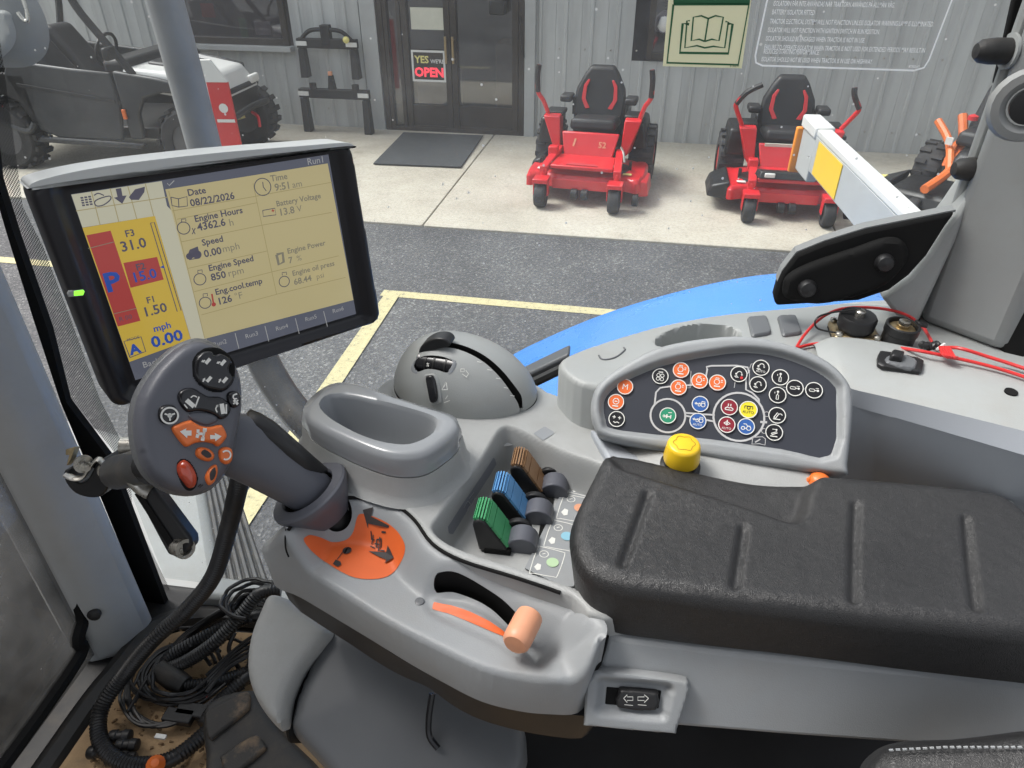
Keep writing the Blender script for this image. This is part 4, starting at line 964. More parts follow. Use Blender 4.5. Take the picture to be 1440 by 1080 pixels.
# ---- stickers on the window
SY = GY-.006
stf = Frame((0, SY, 2.4), (1, 0, 0), (0, 0, 1))
thin_film('sticker_cream', (.95, .93, .74)); mat('sticker_green', (.02, .13, .055), .5)
st = root('book_sticker', 'cream and dark green sticker with open book symbol on the window', 'sticker', tuple(stf.p3(stf.px(990, 96))))
def stk(n, pts, m, h, parent=st, sub=0): return Flat(stf, h).poly(pts, sub).build(n, M(m), parent)
MB().prism(stf.p3(stf.poly([(945, -60), (1065, -60), (1043, 96), (932, 93)][::-1])), stf.n*.0006).build('backing', M('sticker_cream'), st, smooth=0)
stk('green_field', [(944, -60), (1062, -60), (1054, 6), (947, 5)], 'sticker_green', .0010)
pen = Flat(stf, .0010)
for q in ([(947, 6), (938, 88), (1038, 91), (1053, 6)],): pen.stroke(q, .0022, closed=True)
for q in ([(969, 34), (960, 33), (956, 74), (1024, 75), (1030, 34), (1023, 33)], [(970, 29), (966, 29), (963, 67), (980, 64), (991, 67), (1003, 65), (1019, 67), (1024, 31), (1020, 30)], [(996, 26), (986, 22), (975, 24), (972, 57), (983, 55), (991, 58)], [(996, 26), (1006, 22), (1017, 24), (1011, 57), (1001, 55), (991, 58)], [(996, 26), (991, 58)]): pen.stroke(q, .0016 if q[0] != (969, 34) else .0026)
pen.text('87308291', stf.px(1026, 94), .0018, raw=True)
pen.build('book_symbol', M('sticker_green'), st)
iso = root('isolator_sticker', 'clear sticker with white battery isolator text on the window', 'sticker', tuple(stf.p3(stf.px(1190, 98))))
tx = Flat(stf, .0008)
fr_pts = [(1120, -120), (1078, 3), (1062, 78), (1063, 88), (1072, 92), (1285, 99), (1299, 95), (1306, 84), (1342, -10), (1380, -120)]
tx.stroke(fr_pts, .0018)
thin_film('ink_sticker', (.95, .95, .93))
def ln(t, x, y, x1, hgt=.0046):
    a = stf.px(x, y); e = stf.px(x1, y); V, _ = text_mesh(t, .006); wdt = V[:, 0].max()*hgt/.70
    tx.text(t, a, hgt, raw=True, bold=.006, sx=(e[0]-a[0])/wdt, ang=0)
ln('BATTERIFRÅNSKILJARE MONTERAD', 1095, -12, 1180)
ln('ISOLATORN FÅR INTE ANVÄNDAS NÄR TRAKTORN ANVÄNDS PÅ ALLMÄN VÄG.', 1087, 8, 1258)
ln('BATTERY ISOLATOR FITTED', 1085, 20, 1145)
ln('TRACTOR ELECTRICAL SYSTEM WILL NOT FUNCTION UNLESS ISOLATOR WARNING LAMP IS ILLUMINATED.', 1082, 33, 1313)
ln('ISOLATOR WILL NOT FUNCTION WITH IGNITION SWITCH IN RUN POSITION.', 1079, 45, 1237)
ln('ISOLATOR SHOULD BE ENGAGED WHEN TRACTOR IS NOT IN USE.', 1076, 57, 1216)
ln('FAILURE TO OPERATE ISOLATOR WHEN TRACTOR IS NOT USED FOR EXTENDED PERIODS MAY RESULT IN', 1074, 69, 1301)
ln('REDUCED STARTING PERFORMANCE.', 1073, 75, 1152)
ln('ISOLATOR SHOULD NOT BE USED WHEN TRACTOR IS IN USE ON HIGHWAY.', 1070, 86, 1227)
ln('87302641', 1277, 95, 1292, .0025)
tx.build('lettering', M('ink_sticker'), iso)
# ================================================================== armrest console
ZA, ZB, ZW = 1.895, 1.928, 1.885                    # front deck, upper shell, lever well floor
def zpoly(pts, z, sub=4):
    P = np.array([pz(a, b, z)[:2] for a, b in pts]); return spline(P, sub, True) if sub else P
con = root('armrest_console', 'grey armrest console with lever well, cup tray and slider', 'console', tuple(pz(620, 900, 1.75)))
K = lambda n, b, m, parent=None, **k: b.build(n, M(m), parent or con, **k)

SEAM = [(405, 742), (425, 716), (450, 703), (490, 697), (530, 700), (560, 710), (584, 730), (608, 762), (650, 786), (730, 811), (805, 838), (850, 868), (853, 891)]
seamW = spline(np.array([pz(a, b, ZB)[:2] for a, b in SEAM]), 4)
NEAR = [(842, 930), (823, 955), (780, 957), (735, 953), (679, 940), (622, 914), (547, 876), (472, 829), (405, 789), (376, 778), (366, 768), (372, 758), (390, 745)]
nearW = spline(np.array([pz(a, b, ZA)[:2] for a, b in NEAR]), 4)
deckP = np.vstack([seamW, nearW])
def dist_line(P, line):
    A = line[:-1]; B = line[1:]; best = np.full(len(P), 1e9)
    for a, b in zip(A, B):
        ab = b-a; t = np.clip(((P-a) @ ab)/(ab @ ab+1e-18), 0, 1); best = np.minimum(best, np.hypot(*(P-(a+t[:, None]*ab)).T))
    return best
scoopP = zpoly([(600, 842), (606, 829), (640, 822), (690, 822), (760, 836), (822, 866), (826, 888), (790, 918), (752, 938), (722, 916), (690, 898), (640, 876), (610, 862)], ZA)
padstrip = zpoly([(606, 856), (608, 842), (640, 848), (680, 862), (722, 888), (750, 936), (720, 915), (690, 898), (640, 876)], ZA, 3)
slotL = spline(np.array([pz(a, b, ZA-.008)[:2] for a, b in ((618, 839), (640, 841), (668, 849), (697, 862), (722, 879), (738, 892))]), 5)
holeP = zpoly([(428, 742), (445, 731), (470, 726), (492, 731), (499, 744), (490, 753), (470, 757), (447, 752), (432, 750)], ZA)
flatP = zpoly([(427, 760), (437, 753), (473, 763), (502, 727), (543, 735), (569, 773), (540, 813), (477, 803)], ZA)
def zdeck(P, d=None, slot=True):
    ds = dist_line(P, seamW)
    z = ZA + (ZB-.004-ZA)*(1-sst(.002, .034, ds))
    s, _ = sdf(P, scoopP); t, _ = sdf(P, padstrip)
    z = z - .017*sst(-.006, .020, s)*(1-.92*sst(-.007, .008, t))
    return z
def zdeck_e(P, d):
    near = dist_line(P, nearW)
    return zdeck(P) - edge(near, .006)
slotP = thick(slotL, .0085)
V, Fc = hf(deckP, zdeck_e, .0021, ZA-.05, flare=-.004, hole=[slotP, holeP])
deck = K('front_shell', MB().add(V, Fc), 'plastic_mid', smooth=55)
# dark trim below the shell
trimP = zpoly([(382, 797), (470, 862), (547, 917), (630, 964), (700, 990), (800, 1006), (850, 1000), (840, 940), (700, 900), (560, 840), (440, 770)], ZA-.052, 3)
V, Fc = hf(trimP, lambda P, d: np.full(len(P), ZA-.051), .006, ZA-.095, flare=-.012); K('lower_trim', MB().add(V, Fc), 'plastic_black')
# dark floor in the slot and joystick opening
liner(slotP, zdeck, .02, 'slot_liner', M('matte_black'), con)
liner(holeP, zdeck, .035, 'opening_liner', M('matte_black'), con)
# orange print on the front deck
def drape(name, polyW, zf, h, m, parent, res=.002):
    V, Fc = hf(polyW, lambda P, d: zf(P)+h, res); return mk(name, V, Fc, M(m), parent, smooth=60)
orgP = [(427, 760), (431, 755), (438, 753), (455, 758), (473, 763), (488, 759), (497, 748), (502, 729), (508, 723), (525, 727), (543, 735), (558, 747), (568, 763), (569, 778), (560, 797), (545, 811), (525, 815), (500, 813), (477, 803), (455, 789), (436, 773)]
orgW = np.array([on_surf(a, b, zdeck)[:2] for a, b in orgP])
dec = drape('orange_decal', spline(orgW, 3, True), zdeck, .0006, 'orange_decal', con)
dF = Frame(on_surf(520, 775, zdeck, .0016), (1, 0, 0), (0, 1, 0))
sy = Flat(dF, 0)
sy.poly([(514, 742), (529, 741), (525, 747), (550, 758), (548, 759), (520, 751), (519, 754)]); sy.poly([(518, 775), (543, 778), (546, 772), (554, 787), (541, 792), (543, 787), (533, 783)])
for q in ([(523, 756), (523, 762), (527, 763)], [(521, 768), (527, 771)], [(523, 766), (526, 759)], [(527, 766), (534, 768)], [(535, 762), (532, 775)], [(538, 759), (544, 761)], [(534, 774), (541, 776)], [(530, 763), (537, 764), (536, 771), (529, 770), (530, 763)]): sy.stroke(q, .0011)
sy.stroke([(474, 787), (483, 775)], .0008); sy.poly([(468, 793), (472, 787), (479, 790), (480, 794), (475, 797)]); sy.disc((488, 774), .0042); sy.stroke([(484, 779), (489, 770), (493, 772)], .0014)
for i, v in enumerate(sy.V): sy.V[i] = np.array([v[0], v[1], zdeck(np.array([v[:2]]))[0]+.0018])
sy.build('symbol', M('ink_black'), dec)
# orange strip beside the slider
znos = lambda P: zdeck(P, None, False)
stW = np.array([on_surf(a, b, znos)[:2] for a, b in ((608, 857), (609, 847), (635, 852), (662, 861), (690, 875), (712, 891), (714, 898), (690, 888), (660, 875), (630, 863))])
drape('orange_strip', stW, znos, .0006, 'orange_decal', con)
# seam of the front end cap and two small cover screws
K('end_cap_seam', MB().tube([on_surf(a, b, zdeck, -.0003) for a, b in ((402, 744), (401, 757), (402, 772), (406, 783))], .0008, 6, sub=4), 'matte_black')
for sx_, sy_ in ((590, 846),): K('cover_screw', MB().lathe([(.0042, -.001), (.0042, .0006), (.0026, .0012), (0, .0006)], on_surf(sx_, sy_, zdeck), (0, 0, 1), 16), 'plastic_shell')
# slider knob
a, b = on_surf(745, 872, zdeck, .020), on_surf(731, 888, zdeck, .016); a = pd(746, 864, depth(on_surf(744, 885, zdeck))-.018); b = pd(731, 893, depth(a)-.018)
kn = MB().lathe([(.0, -.001), (.0085, 0), (.0112, .002), (.0118, .008), (.0118, .026), (.0112, .031), (.009, .0335), (0, .034)], a, b-a, 28); kno = K('slider_knob', kn, 'salmon')
MB().cyl(a*.6+b*.4, np.append(slotL[-3], ZA-.03), .0035, 8).build('stem', M('plastic_black'), kno)

mat('plastic_slate_pale', (.20, .215, .24), .4)
# ---- upper shell
SHELL = [(850, 868), (805, 838), (730, 811), (650, 786), (608, 762), (584, 730), (560, 710), (530, 700), (490, 697), (450, 703), (432, 690), (428, 640), (440, 600), (480, 582), (540, 585), (566, 560), (600, 545), (680, 548), (745, 552), (790, 560), (850, 590), (950, 640), (1180, 700), (1180, 760), (1000, 840)]
shellP = spline(np.array([pz(a, b, ZB)[:2] for a, b in SHELL]), 3, True)
wellP = zpoly([(606, 742), (614, 726), (640, 692), (675, 648), (698, 618), (706, 611), (718, 609), (745, 616), (800, 636), (850, 653), (930, 690), (900, 790), (836, 836), (803, 825), (724, 799), (655, 776), (622, 760)], ZB, 3)
podc = pz(540, 615, ZB)[:2]; domec = pz(660, 565, 1.94)[:2]
def zshell(P, d=None):
    w, _ = sdf(P, wellP)
    swoop = .030*sst(.02, .12, P[:, 0]+.02)*sst(.50, .60, P[:, 1])          # rises to the switch panel
    z = ZB + swoop
    z = z + .012*np.exp(-(((P[:, 0]-domec[0])/.10)**2+((P[:, 1]-domec[1])/.075)**2)**2)   # seat for the dome
    return z - (z-ZW)*sst(-.001, .013, w)
V, Fc = hf(shellP, lambda P, d: zshell(P)-edge(d, .003), .0019, ZB-.03)
K('upper_shell', MB().add(V, Fc), 'plastic_grey', smooth=55)
# label plates: wall of the well, flat plate near the dome
pl = np.array([on_surf(a, b, zshell)[:2] for a, b in ((750, 610), (766, 600), (781, 609), (764, 621))]); drape('label_plate', pl, zshell, .0006, 'plastic_satin', con, .002)
lw = [on_surf(a, b, zshell, .0) for a, b in ((622, 750), (648, 700), (690, 652), (700, 640))]
wpl = np.array([on_surf(a, b, zshell)[:2] for a, b in ((625, 748), (650, 710), (688, 654), (694, 644), (700, 650), (690, 668), (660, 714), (637, 752))]); drape('wall_label', wpl, zshell, .0007, 'plastic_slate_pale', con, .0015)
wp = Flat(LEVEL, 0)
for qq in ([(652, 716), (658, 706), (662, 711), (657, 719)], [(660, 703), (666, 694)], [(663, 712), (668, 702)], [(655, 724), (659, 718)]):
    for a, b in zip(qq[:-1], qq[1:]):
        A, B_ = on_surf(*a, zshell, .0015), on_surf(*b, zshell, .0015); w_ = np.array([.0005, 0, .0005]); n = len(wp.V); wp.V += [A-w_, B_-w_, B_+w_, A+w_]; wp.F.append([n, n+1, n+2, n+3])
wp.build('wall_print', M('ink_grey'), con)
MB().tube([(a, b, ZB-.0026) for a, b in seamW[:-9]], .0018, 6, sub=1).build('shell_seam', M('matte_black'), con)
# ---- well floor plate with lever legends
fF = Frame((0, 0, ZW+.0012), (1, 0, 0), (0, 1, 0))
fp = K('legend_plate', MB().prism(fF.p3(fF.poly([(738, 800), (790, 826), (806, 826), (880, 700), (884, 668), (802, 668)])), (0, 0, .0014)), 'plastic_mid', smooth=0)
lF = fF.shift(.0018)
for k, (cx, cy, cm) in enumerate(((776, 791, 'poster_green'), (796, 754, 'blue_paint'), (814, 714, 'salmon'), (828, 681, 'ink_grey'))):
    fl = Flat(lF, 0); o = np.array([cx, cy])
    bxp = [(-31, 12), (-20, -20), (-14, -22), (14, -15), (18, -10), (8, 18), (2, 20), (-26, 15)]
    fl.stroke([tuple(o+q) for q in bxp], .0009, sub=2, closed=True)
    fl.ring((cx-11, cy-12), .0042, .0008, seg=20); fl.stroke([(cx-13, cy-12), (cx-9, cy-13)], .001)
    fl.poly([(cx-25, cy+6), (cx-20, cy+1), (cx-15, cy+3), (cx-16, cy+10), (cx-21, cy+11)]); fl.build('legend_print', M('ink_white'), fp)
    Flat(lF, .0003).disc((cx+1, cy-0), .0058).build('colour_dot', M({'poster_green': 'dot_green', 'blue_paint': 'dot_blue', 'salmon': 'salmon', 'ink_grey': 'ink_grey'}[cm]) if cm in ('salmon', 'ink_grey') else mat('dot_'+cm, (.45, .62, .38) if k == 0 else (.25, .5, .62), .6), fp)
K('slot_bar', MB().box(np.append((pz(724, 780, ZW)[:2]+pz(775, 690, ZW)[:2])/2+np.array([.012, 0]), ZW-.001), (.010, .14, .004)), 'matte_black')
# ---- three spool levers
mat('lever_green', (.07, .36, .15), .45, var=.1, vscale=60); mat('lever_blue', (.12, .32, .60), .45, var=.1, vscale=60); mat('lever_brown', (.30, .17, .085), .45, var=.1, vscale=60)
def lever(bx, by, cm, lab):
    """bx, by: photo position of the near bottom right corner of the paddle on the well floor"""
    o = pz(bx, by, ZW); lv = K('spool_lever', MB().box(o+np.array([-.006, .014, .003]), (.026, .030, .006)), 'matte_black', bevel=.001); lv['label'] = lab
    prof = [(.006, .002), (.002, .010), (-.015, .037), (-.018, .0405), (-.024, .042), (-.0285, .039), (-.0295, .034), (-.024, .002)]
    body = MB().prism([o+np.array([x, 0, z]) for x, z in prof], (0, .0315, 0)); pb = body.build('paddle', M('plastic_black'), lv, bevel=.0018)
    face = [(.004, .0085), (-.0140, .0375), (-.0175, .0418), (-.0240, .0434), (-.0288, .0410)]
    # ribbed coloured facing: one rib after another up the slope and over the crest
    pts = spline(np.array([(x, 0, z) for x, z in face]), 5); g = MB()
    for s in range(0, len(pts)-2, 2):
        a, c = pts[s], pts[min(s+2, len(pts)-1)]; t = unit(c-a); n = np.array([t[2], 0, -t[0]]); n = n if n[0] > 0 or n[2] > 0 else -n
        a2, c2 = a+t*.0006, c-t*.0006
        g.hexa([o+a2+(0, .0015, 0)-n*.003, o+c2+(0, .0015, 0)-n*.003, o+c2+(0, .0300, 0)-n*.003, o+a2+(0, .0300, 0)-n*.003], [o+a2+(0, .0015, 0)+n*.0012, o+c2+(0, .0015, 0)+n*.0012, o+c2+(0, .0300, 0)+n*.0012, o+a2+(0, .0300, 0)+n*.0012])
    g.build('ribbed_facing', M(cm), lv, smooth=30)
    c = o+np.array([.0165, .004, .004])
    MB().cyl(c, c+np.array([0, .021, 0]), .0150, 22).build('hub', M('plastic_slate'), lv, bevel=.001)
    c = o+np.array([.011, .027, .006]); MB().cyl(c, c+np.array([0, .006, 0]), .0135, 22).build('hub', M('plastic_black'), lv, bevel=.001)
    MB().box(o+np.array([.028, .012, .002]), (.008, .004, .005)).build('pointer', M('ink_grey'), lv)
lever(708, 780, 'lever_green', 'green lever paddle, nearest of the three')
lever(732, 740, 'lever_blue', 'blue lever paddle in the middle')
lever(756, 702, 'lever_brown', 'brown lever paddle, farthest of the three')
# ---- cup tray pod
def polar(ring, c, n=72):
    P = np.asarray(ring)-c; a = np.arctan2(P[:, 1], P[:, 0]); r = np.hypot(*P.T); s = np.argsort(a); a, r = a[s], r[s]
    q = np.linspace(-math.pi, math.pi, n, endpoint=False); rr = np.interp(q, np.r_[a-2*math.pi, a, a+2*math.pi], np.r_[r, r, r])
    return rr
def ringp(rr, c, z):
    q = np.linspace(-math.pi, math.pi, len(rr), endpoint=False); return np.stack([c[0]+rr*np.cos(q), c[1]+rr*np.sin(q), np.full(len(rr), z)], 1)
zT, zS = 1.984, 1.957
pc = pz(536, 593, zT)[:2]
OPN = polar(zpoly([(450, 570), (456, 559), (467, 555), (497, 557), (533, 565), (570, 574), (600, 583), (612, 591), (609, 603), (600, 613), (573, 623), (540, 620), (510, 611), (483, 597), (460, 582)], zT, 4), pc)
TOP = polar(zpoly([(433, 583), (443, 562), (463, 545), (480, 538), (510, 543), (545, 556), (580, 568), (625, 582), (640, 594), (634, 608), (600, 632), (575, 638), (545, 636), (510, 624), (480, 611), (450, 597)], zT, 4), pc)
SEA = polar(zpoly([(425, 600), (436, 578), (455, 563), (478, 556), (510, 562), (580, 586), (630, 600), (650, 611), (632, 634), (613, 647), (580, 657), (556, 656), (533, 650), (480, 633), (446, 614)], zS, 4), pc)
SEA = np.maximum(SEA, TOP+.003)
cap = MB().loft([ringp(SEA, pc, zS+.001), ringp(SEA-.0006, pc, zS+.006), ringp(SEA*.5+TOP*.5+.0025, pc, zT-.006), ringp(TOP+.0005, pc, zT-.0008), ringp(TOP*.8+OPN*.2, pc, zT+.0008), ringp(OPN*.85+TOP*.15, pc, zT+.0004), ringp(OPN+.0008, pc, zT-.0016), ringp(OPN-.0004, pc, zT-.005), ringp(OPN*.92, pc, zT-.040), ringp(OPN*.80, pc, zT-.050), ringp(OPN*.3, pc, zT-.052)], cap0=False)
pod = K('cup_tray', cap, 'plastic_satin', smooth=45)
MB().loft([ringp(SEA+.012, pc, ZB-.001), ringp(SEA+.007, pc, ZB+.003), ringp(SEA+.004, pc, ZB+.009), ringp(SEA+.001, pc, zS-.004), ringp(SEA, pc, zS-.0006), ringp(SEA-.004, pc, zS-.0004)], cap0=False, cap1=False).build('tray_base', M('plastic_grey'), pod, smooth=50)
MB().loft([ringp(SEA-.002, pc, zS-.001), ringp(SEA-.002, pc, zS+.002)], False, False).build('tray_seam', M('matte_black'), pod)
# ---- throttle dome
zD = 1.938
dl, dr_ = pz(557, 533, zD), pz(752, 566, zD)
DA = np.linalg.norm((dr_-dl)[:2])/2; dax = unit((dr_-dl)[:2]); dn = np.array([-dax[1], dax[0]]); DC = (dl+dr_)[:2]/2 + dn*.004
DB, DH = .060, .066
print('dome', DA, DC)
def dome_uv(P): Q = P-DC; return np.stack([Q @ dax, Q @ dn], 1)
def zdome(P, d=None, slot=True):
    q = dome_uv(P); u = q[:, 0]/DA; v = q[:, 1]/DB
    r = np.minimum(1, np.sqrt(np.maximum(0, np.abs(u)**2.1+np.abs(v)**2.1)))
    z = zD + DH*np.maximum(0, 1-r**2.3)**.62*(1-.18*u-.05*v)
    return z
q = np.linspace(0, 2*math.pi, 96, endpoint=False)
rimD = DC + np.outer(np.cos(q)*DA, dax) + np.outer(np.sin(q)*DB, dn)
def ds(x, y, h=0.0): return on_surf(x, y, lambda P: zdome(P, None, False), h, 2.05, 1.9)
dslot = thick(spline(np.array([ds(a, b)[:2] for a, b in ((612, 488), (630, 485), (652, 490), (680, 504), (702, 523), (719, 544), (730, 560))]), 5), .0075)
win = [(578, 520), (582, 509), (592, 501), (610, 499), (628, 502), (641, 509), (640, 518), (632, 527), (615, 522), (598, 521), (585, 526)]
winP = spline(np.array([ds(a, b)[:2] for a, b in win]), 4, True); winI = winP.mean(0)+(winP-winP.mean(0))*.86
V, Fc = hf(rimD, zdome, .0016, zD-.0005, hole=[dslot, winI])
dom = K('throttle_dome', MB().add(V, Fc), 'plastic_light', smooth=60)
liner(dslot, zdome, .004, 'lever_slot', M('matte_black'), dom)
liner(winI, zdome, .004, 'wheel_well', M('matte_black'), dom)
MB().loft([np.column_stack([DC+(rimD-DC)*1.005, np.full(96, zD-.003)]), np.column_stack([DC+(rimD-DC)*1.005, np.full(96, zD)])]).build('dome_seam', M('matte_black'), dom)
rs_ = [np.column_stack([DC+(rimD-DC)*k, np.full(96, z)]) for k, z in ((1.32, ZB-.012), (1.18, ZB-.004), (1.07, zD-.012), (1.03, zD-.003), (.96, zD-.0025))]
MB().loft(rs_, False, False).build('dome_base', M('plastic_grey'), dom, smooth=60)
def dnorm(p):
    e = 1e-3; f = lambda a: zdome(np.array([a]), None, False)[0]
    return unit((-(f(p[:2]+[e, 0])-f(p[:2]-[e, 0]))/(2*e), -(f(p[:2]+[0, e])-f(p[:2]-[0, e]))/(2*e), 1))
def dframe(x, y, x2, y2):
    p = ds(x, y); n = dnorm(p); u = ds(x2, y2)-p; u = unit(u-n*(u @ n)); return Frame(p, u, np.cross(n, u))
# thumb wheel window
fw1 = dframe(611, 508, 630, 512)
V, Fc = hf(winP, lambda P, d: zdome(P)+.0022-edge(d, .0018), .0011, None, hole=[winI]); MB().add(V, Fc).build('wheel_bezel', M('plastic_satin'), dom)
wc = fw1.p3(np.array([0., 0.]), -.0165)
MB().cyl(wc-fw1.u*.024, wc+fw1.u*.024, .0145, 28).build('thumb_wheel', M('gloss_black'), dom, bevel=.001)
for k in (-.012, -.002, .012): MB().cyl(wc+fw1.u*(k-.001), wc+fw1.u*(k+.001), .0152, 28).build('wheel_rib', M('plastic_black'), dom)
Flat(fw1, .0006).text('%', (599, 515), .004).build('wheel_print', M('ink_white'), dom)
# slide switch
fs = dframe(610, 548, 608, 535)
sw_ = [(600, 531), (604, 528), (610, 529), (614, 540), (616, 558), (613, 565), (607, 565), (604, 555)]
pillow('slide_bed', fs, [(596, 530), (603, 526), (612, 527), (618, 540), (621, 563), (616, 568), (606, 568), (601, 555)], M('plastic_grey'), dom, height=.0015, r=.001)
pillow('slide_switch', fs.shift(.001), sw_, M('gloss_black'), dom, height=.004, r=.002)
pr = Flat(dframe(655, 524, 670, 530), .0012)
for q_ in ([(648, 519), (653, 519), (653, 523), (648, 523), (648, 519)], [(655, 521), (659, 526), (656, 530)], [(650, 526), (657, 531)], [(624, 545), (628, 538), (629, 548), (624, 548)]): pr.stroke(q_, .0007)
pr.build_each('print', M('ink_white'), dom, 0.0)
pr = Flat(dframe(626, 545, 640, 550), .0012)
for q_ in ([(622, 548), (627, 537), (630, 548), (622, 548)], [(625, 566), (633, 563)], [(630, 556), (627, 561)]): pr.stroke(q_, .0007)
pr.build_each('print', M('ink_white'), dom, 0.0)
for (x, y) in ((674, 509), (688, 520), (700, 532), (711, 545), (720, 556)):
    f9 = dframe(x, y, x+8, y+4); Flat(f9, .0008).stroke([(x-3, y), (x+3, y+1)], .0009).build('scale_mark', M('ink_white'), dom)
# throttle lever: black half-moon at the front end of the slot
lp_ = ds(612, 489); u0 = unit(np.append(dax, .42)); cross_ = np.append(dn, 0)
prof = [(.0205*math.cos(t), .0125*math.sin(t)) for t in np.linspace(-.1, math.pi+.1, 16)]
lvb = MB().prism([lp_+u0*a+np.array([0, 0, 1])*b_*1.05-cross_*.004+np.array([0, 0, .0]) for a, b_ in prof], cross_*.018); lvb.build('throttle_lever', M('plastic_black'), dom, bevel=.003, bseg=3)

# ---- rear body below the cushion, and the support
yb_ = lambda x, y, z: pz(x, y, z)
zR = 1.905
rp = [pz(853, 893, zR)[:2], pz(1100, 925, zR)[:2], pz(1300, 945, zR)[:2], pz(1600, 975, zR)[:2]]
rb_poly = np.vstack([rp, [rp[-1]+np.array([.0, .22]), rp[0]+np.array([.02, .17])]])
bt = [pz(a, b, 1.843)[:2] for a, b in ((824, 1013), (1100, 1036), (1300, 1050), (1600, 1072))]; bt_poly = np.vstack([bt, [bt[-1]+np.array([.0, .2]), bt[0]+np.array([.02, .17])]])
low = [pz(826, 1012, ZA-.055)[:2]]
body = MB(); top = [np.append(p, zR) for p in rb_poly]; n = len(top)
drop = [np.append(p, 1.843) for p in bt_poly]
body.add(top+drop, [list(range(n)), list(range(n, 2*n))[::-1]]+[(i, (i+1) % n, n+(i+1) % n, n+i)[::-1] for i in range(n)])
K('rear_body', body, 'plastic_mid', bevel=.005, bseg=3)
K('body_seam', MB().tube([pz(854, 893, zR+.001), pz(843, 934, zR-.016), pz(826, 955, zR-.028)], .0016, 6, sub=2), 'matte_black')
# switch plate on the flank
spF = Frame(pz(853, 893, zR)+np.array([0, -.0065, .001]), np.append(unit(rp[1]-rp[0]), 0), pz(853, 893, zR)-np.append(bt[0]*.9+bt[1]*.1, 1.843))
spo = spF.poly([(822, 1015), (824, 965), (832, 948), (850, 941), (955, 953), (968, 962), (967, 975), (951, 1024), (940, 1029), (830, 1019)], 3)
spi = spF.poly([(848, 990), (850, 965), (856, 961), (930, 967), (934, 972), (928, 997), (922, 1000), (852, 994)], 3)
V, Fc = hf(spo, lambda P, d: .0045-edge(d, .003)-.0085*sst(-.008, .0015, sdf(P, spi)[0]), .0014, -.012, spF, hole=None)
spl = K('switch_plate', MB().add(V, Fc), 'plastic_mid')
pillow('rocker_well', spF.shift(-.0038), [(851, 990), (853, 966), (930, 971), (926, 996)], M('matte_black'), spl, height=.001, r=.0008, sub=0)
rk = pillow('rocker_switch', spF.shift(-.0030), [(868, 992), (870, 970), (876, 966), (922, 970), (925, 975), (922, 996)], M('plastic_black'), spl, height=.006, r=.003, sub=2)
fl = Flat(spF.shift(.0032), 0)
for s, c in ((-1, 884), (1, 903)):
    fl.stroke([(c-7 if s < 0 else c+9, 982), (c-2 if s < 0 else c+3, 977), (c-2 if s < 0 else c+3, 980), (c+6 if s < 0 else c-6, 980), (c+6 if s < 0 else c-6, 985), (c-2 if s < 0 else c+3, 985), (c-2 if s < 0 else c+3, 988)], .0006, closed=True)
    fl.stroke([(c-6, 991), (c+6, 992)], .0005)
fl.build('symbol', M('ink_white'), rk)

# ================================================================== arm cushion
def leather(N, L, b):
    v = N.new('ShaderNodeTexCoord').outputs['Object']
    vo = N.new('ShaderNodeTexVoronoi'); vo.feature = 'DISTANCE_TO_EDGE'; vo.inputs['Scale'].default_value = 850
    nd = N.new('ShaderNodeTexNoise'); nd.inputs['Scale'].default_value = 90; L.new(v, nd.inputs['Vector'])
    mv = N.new('ShaderNodeMix'); mv.data_type = 'VECTOR'; mv.inputs[0].default_value = .012
    L.new(v, mv.inputs[4]); L.new(nd.outputs['Color'], mv.inputs[5]); L.new(mv.outputs[1], vo.inputs['Vector'])
    c = ramp(N, L, noise(N, L, v, 7, 8, .7), [(.3, (.012, .012, .0125)), (.7, (.021, .021, .0215))]); L.new(c, b.inputs['Base Color'])
    rr = N.new('ShaderNodeMapRange'); rr.inputs[1].default_value = .3; rr.inputs[2].default_value = .7; rr.inputs[3].default_value = .36; rr.inputs[4].default_value = .52; b.inputs['Specular IOR Level'].default_value = .62
    L.new(noise(N, L, v, 9, 8, .7), rr.inputs[0]); L.new(rr.outputs[0], b.inputs['Roughness'])
    cl = N.new('ShaderNodeMapRange'); cl.inputs[2].default_value = .25; L.new(vo.outputs['Distance'], cl.inputs[0])
    ad = N.new('ShaderNodeMath'); ad.operation = 'MULTIPLY_ADD'; ad.inputs[1].default_value = .6; L.new(noise(N, L, v, 850, 2, .6), ad.inputs[0]); L.new(cl.outputs[0], ad.inputs[2])
    bump(N, L, b, ad.outputs[0], .32, .0008)
node_mat('leather', leather)
ZP = 1.966
padO = [(854, 647), (832, 684), (808, 735), (800, 775), (806, 818), (824, 850), (856, 872), (905, 882), (1000, 893), (1100, 905), (1200, 917), (1300, 929), (1440, 946), (1530, 955), (1560, 900), (1500, 800), (1448, 750), (1415, 722), (1380, 709), (1300, 699), (1200, 690), (1145, 686), (1090, 684), (1040, 678), (985, 667), (920, 653), (880, 646)]
padZ = [(854, 647, 1.950), (832, 684, 1.950), (808, 735, 1.946), (800, 775, 1.94), (805, 822, 1.93), (822, 861, 1.92), (856, 888, 1.912)] + [(a, b, 1.910) for a, b in ((905, 899), (1000, 913), (1100, 926), (1200, 938), (1300, 949), (1440, 963), (1530, 971))] + [(a, b, ZP-.018) for a, b in padO[14:]]
padP = spline(np.array([pz(*q)[:2] for q in padZ]), 4, True)
depP = zpoly([(862, 655), (905, 672), (1000, 700), (1070, 722), (1110, 735), (1130, 732), (1139, 715), (1143, 695), (1150, 640), (1000, 600), (860, 620)], ZP, 4)
gro = [((911, 695), (876, 795)), ((1046, 743), (1033, 826)), ((1203, 711), (1199, 846)), ((1358, 731), (1371, 857))]
groW = [np.array([pz(*a, ZP)[:2], pz(*b, ZP)[:2]]) for a, b in gro]
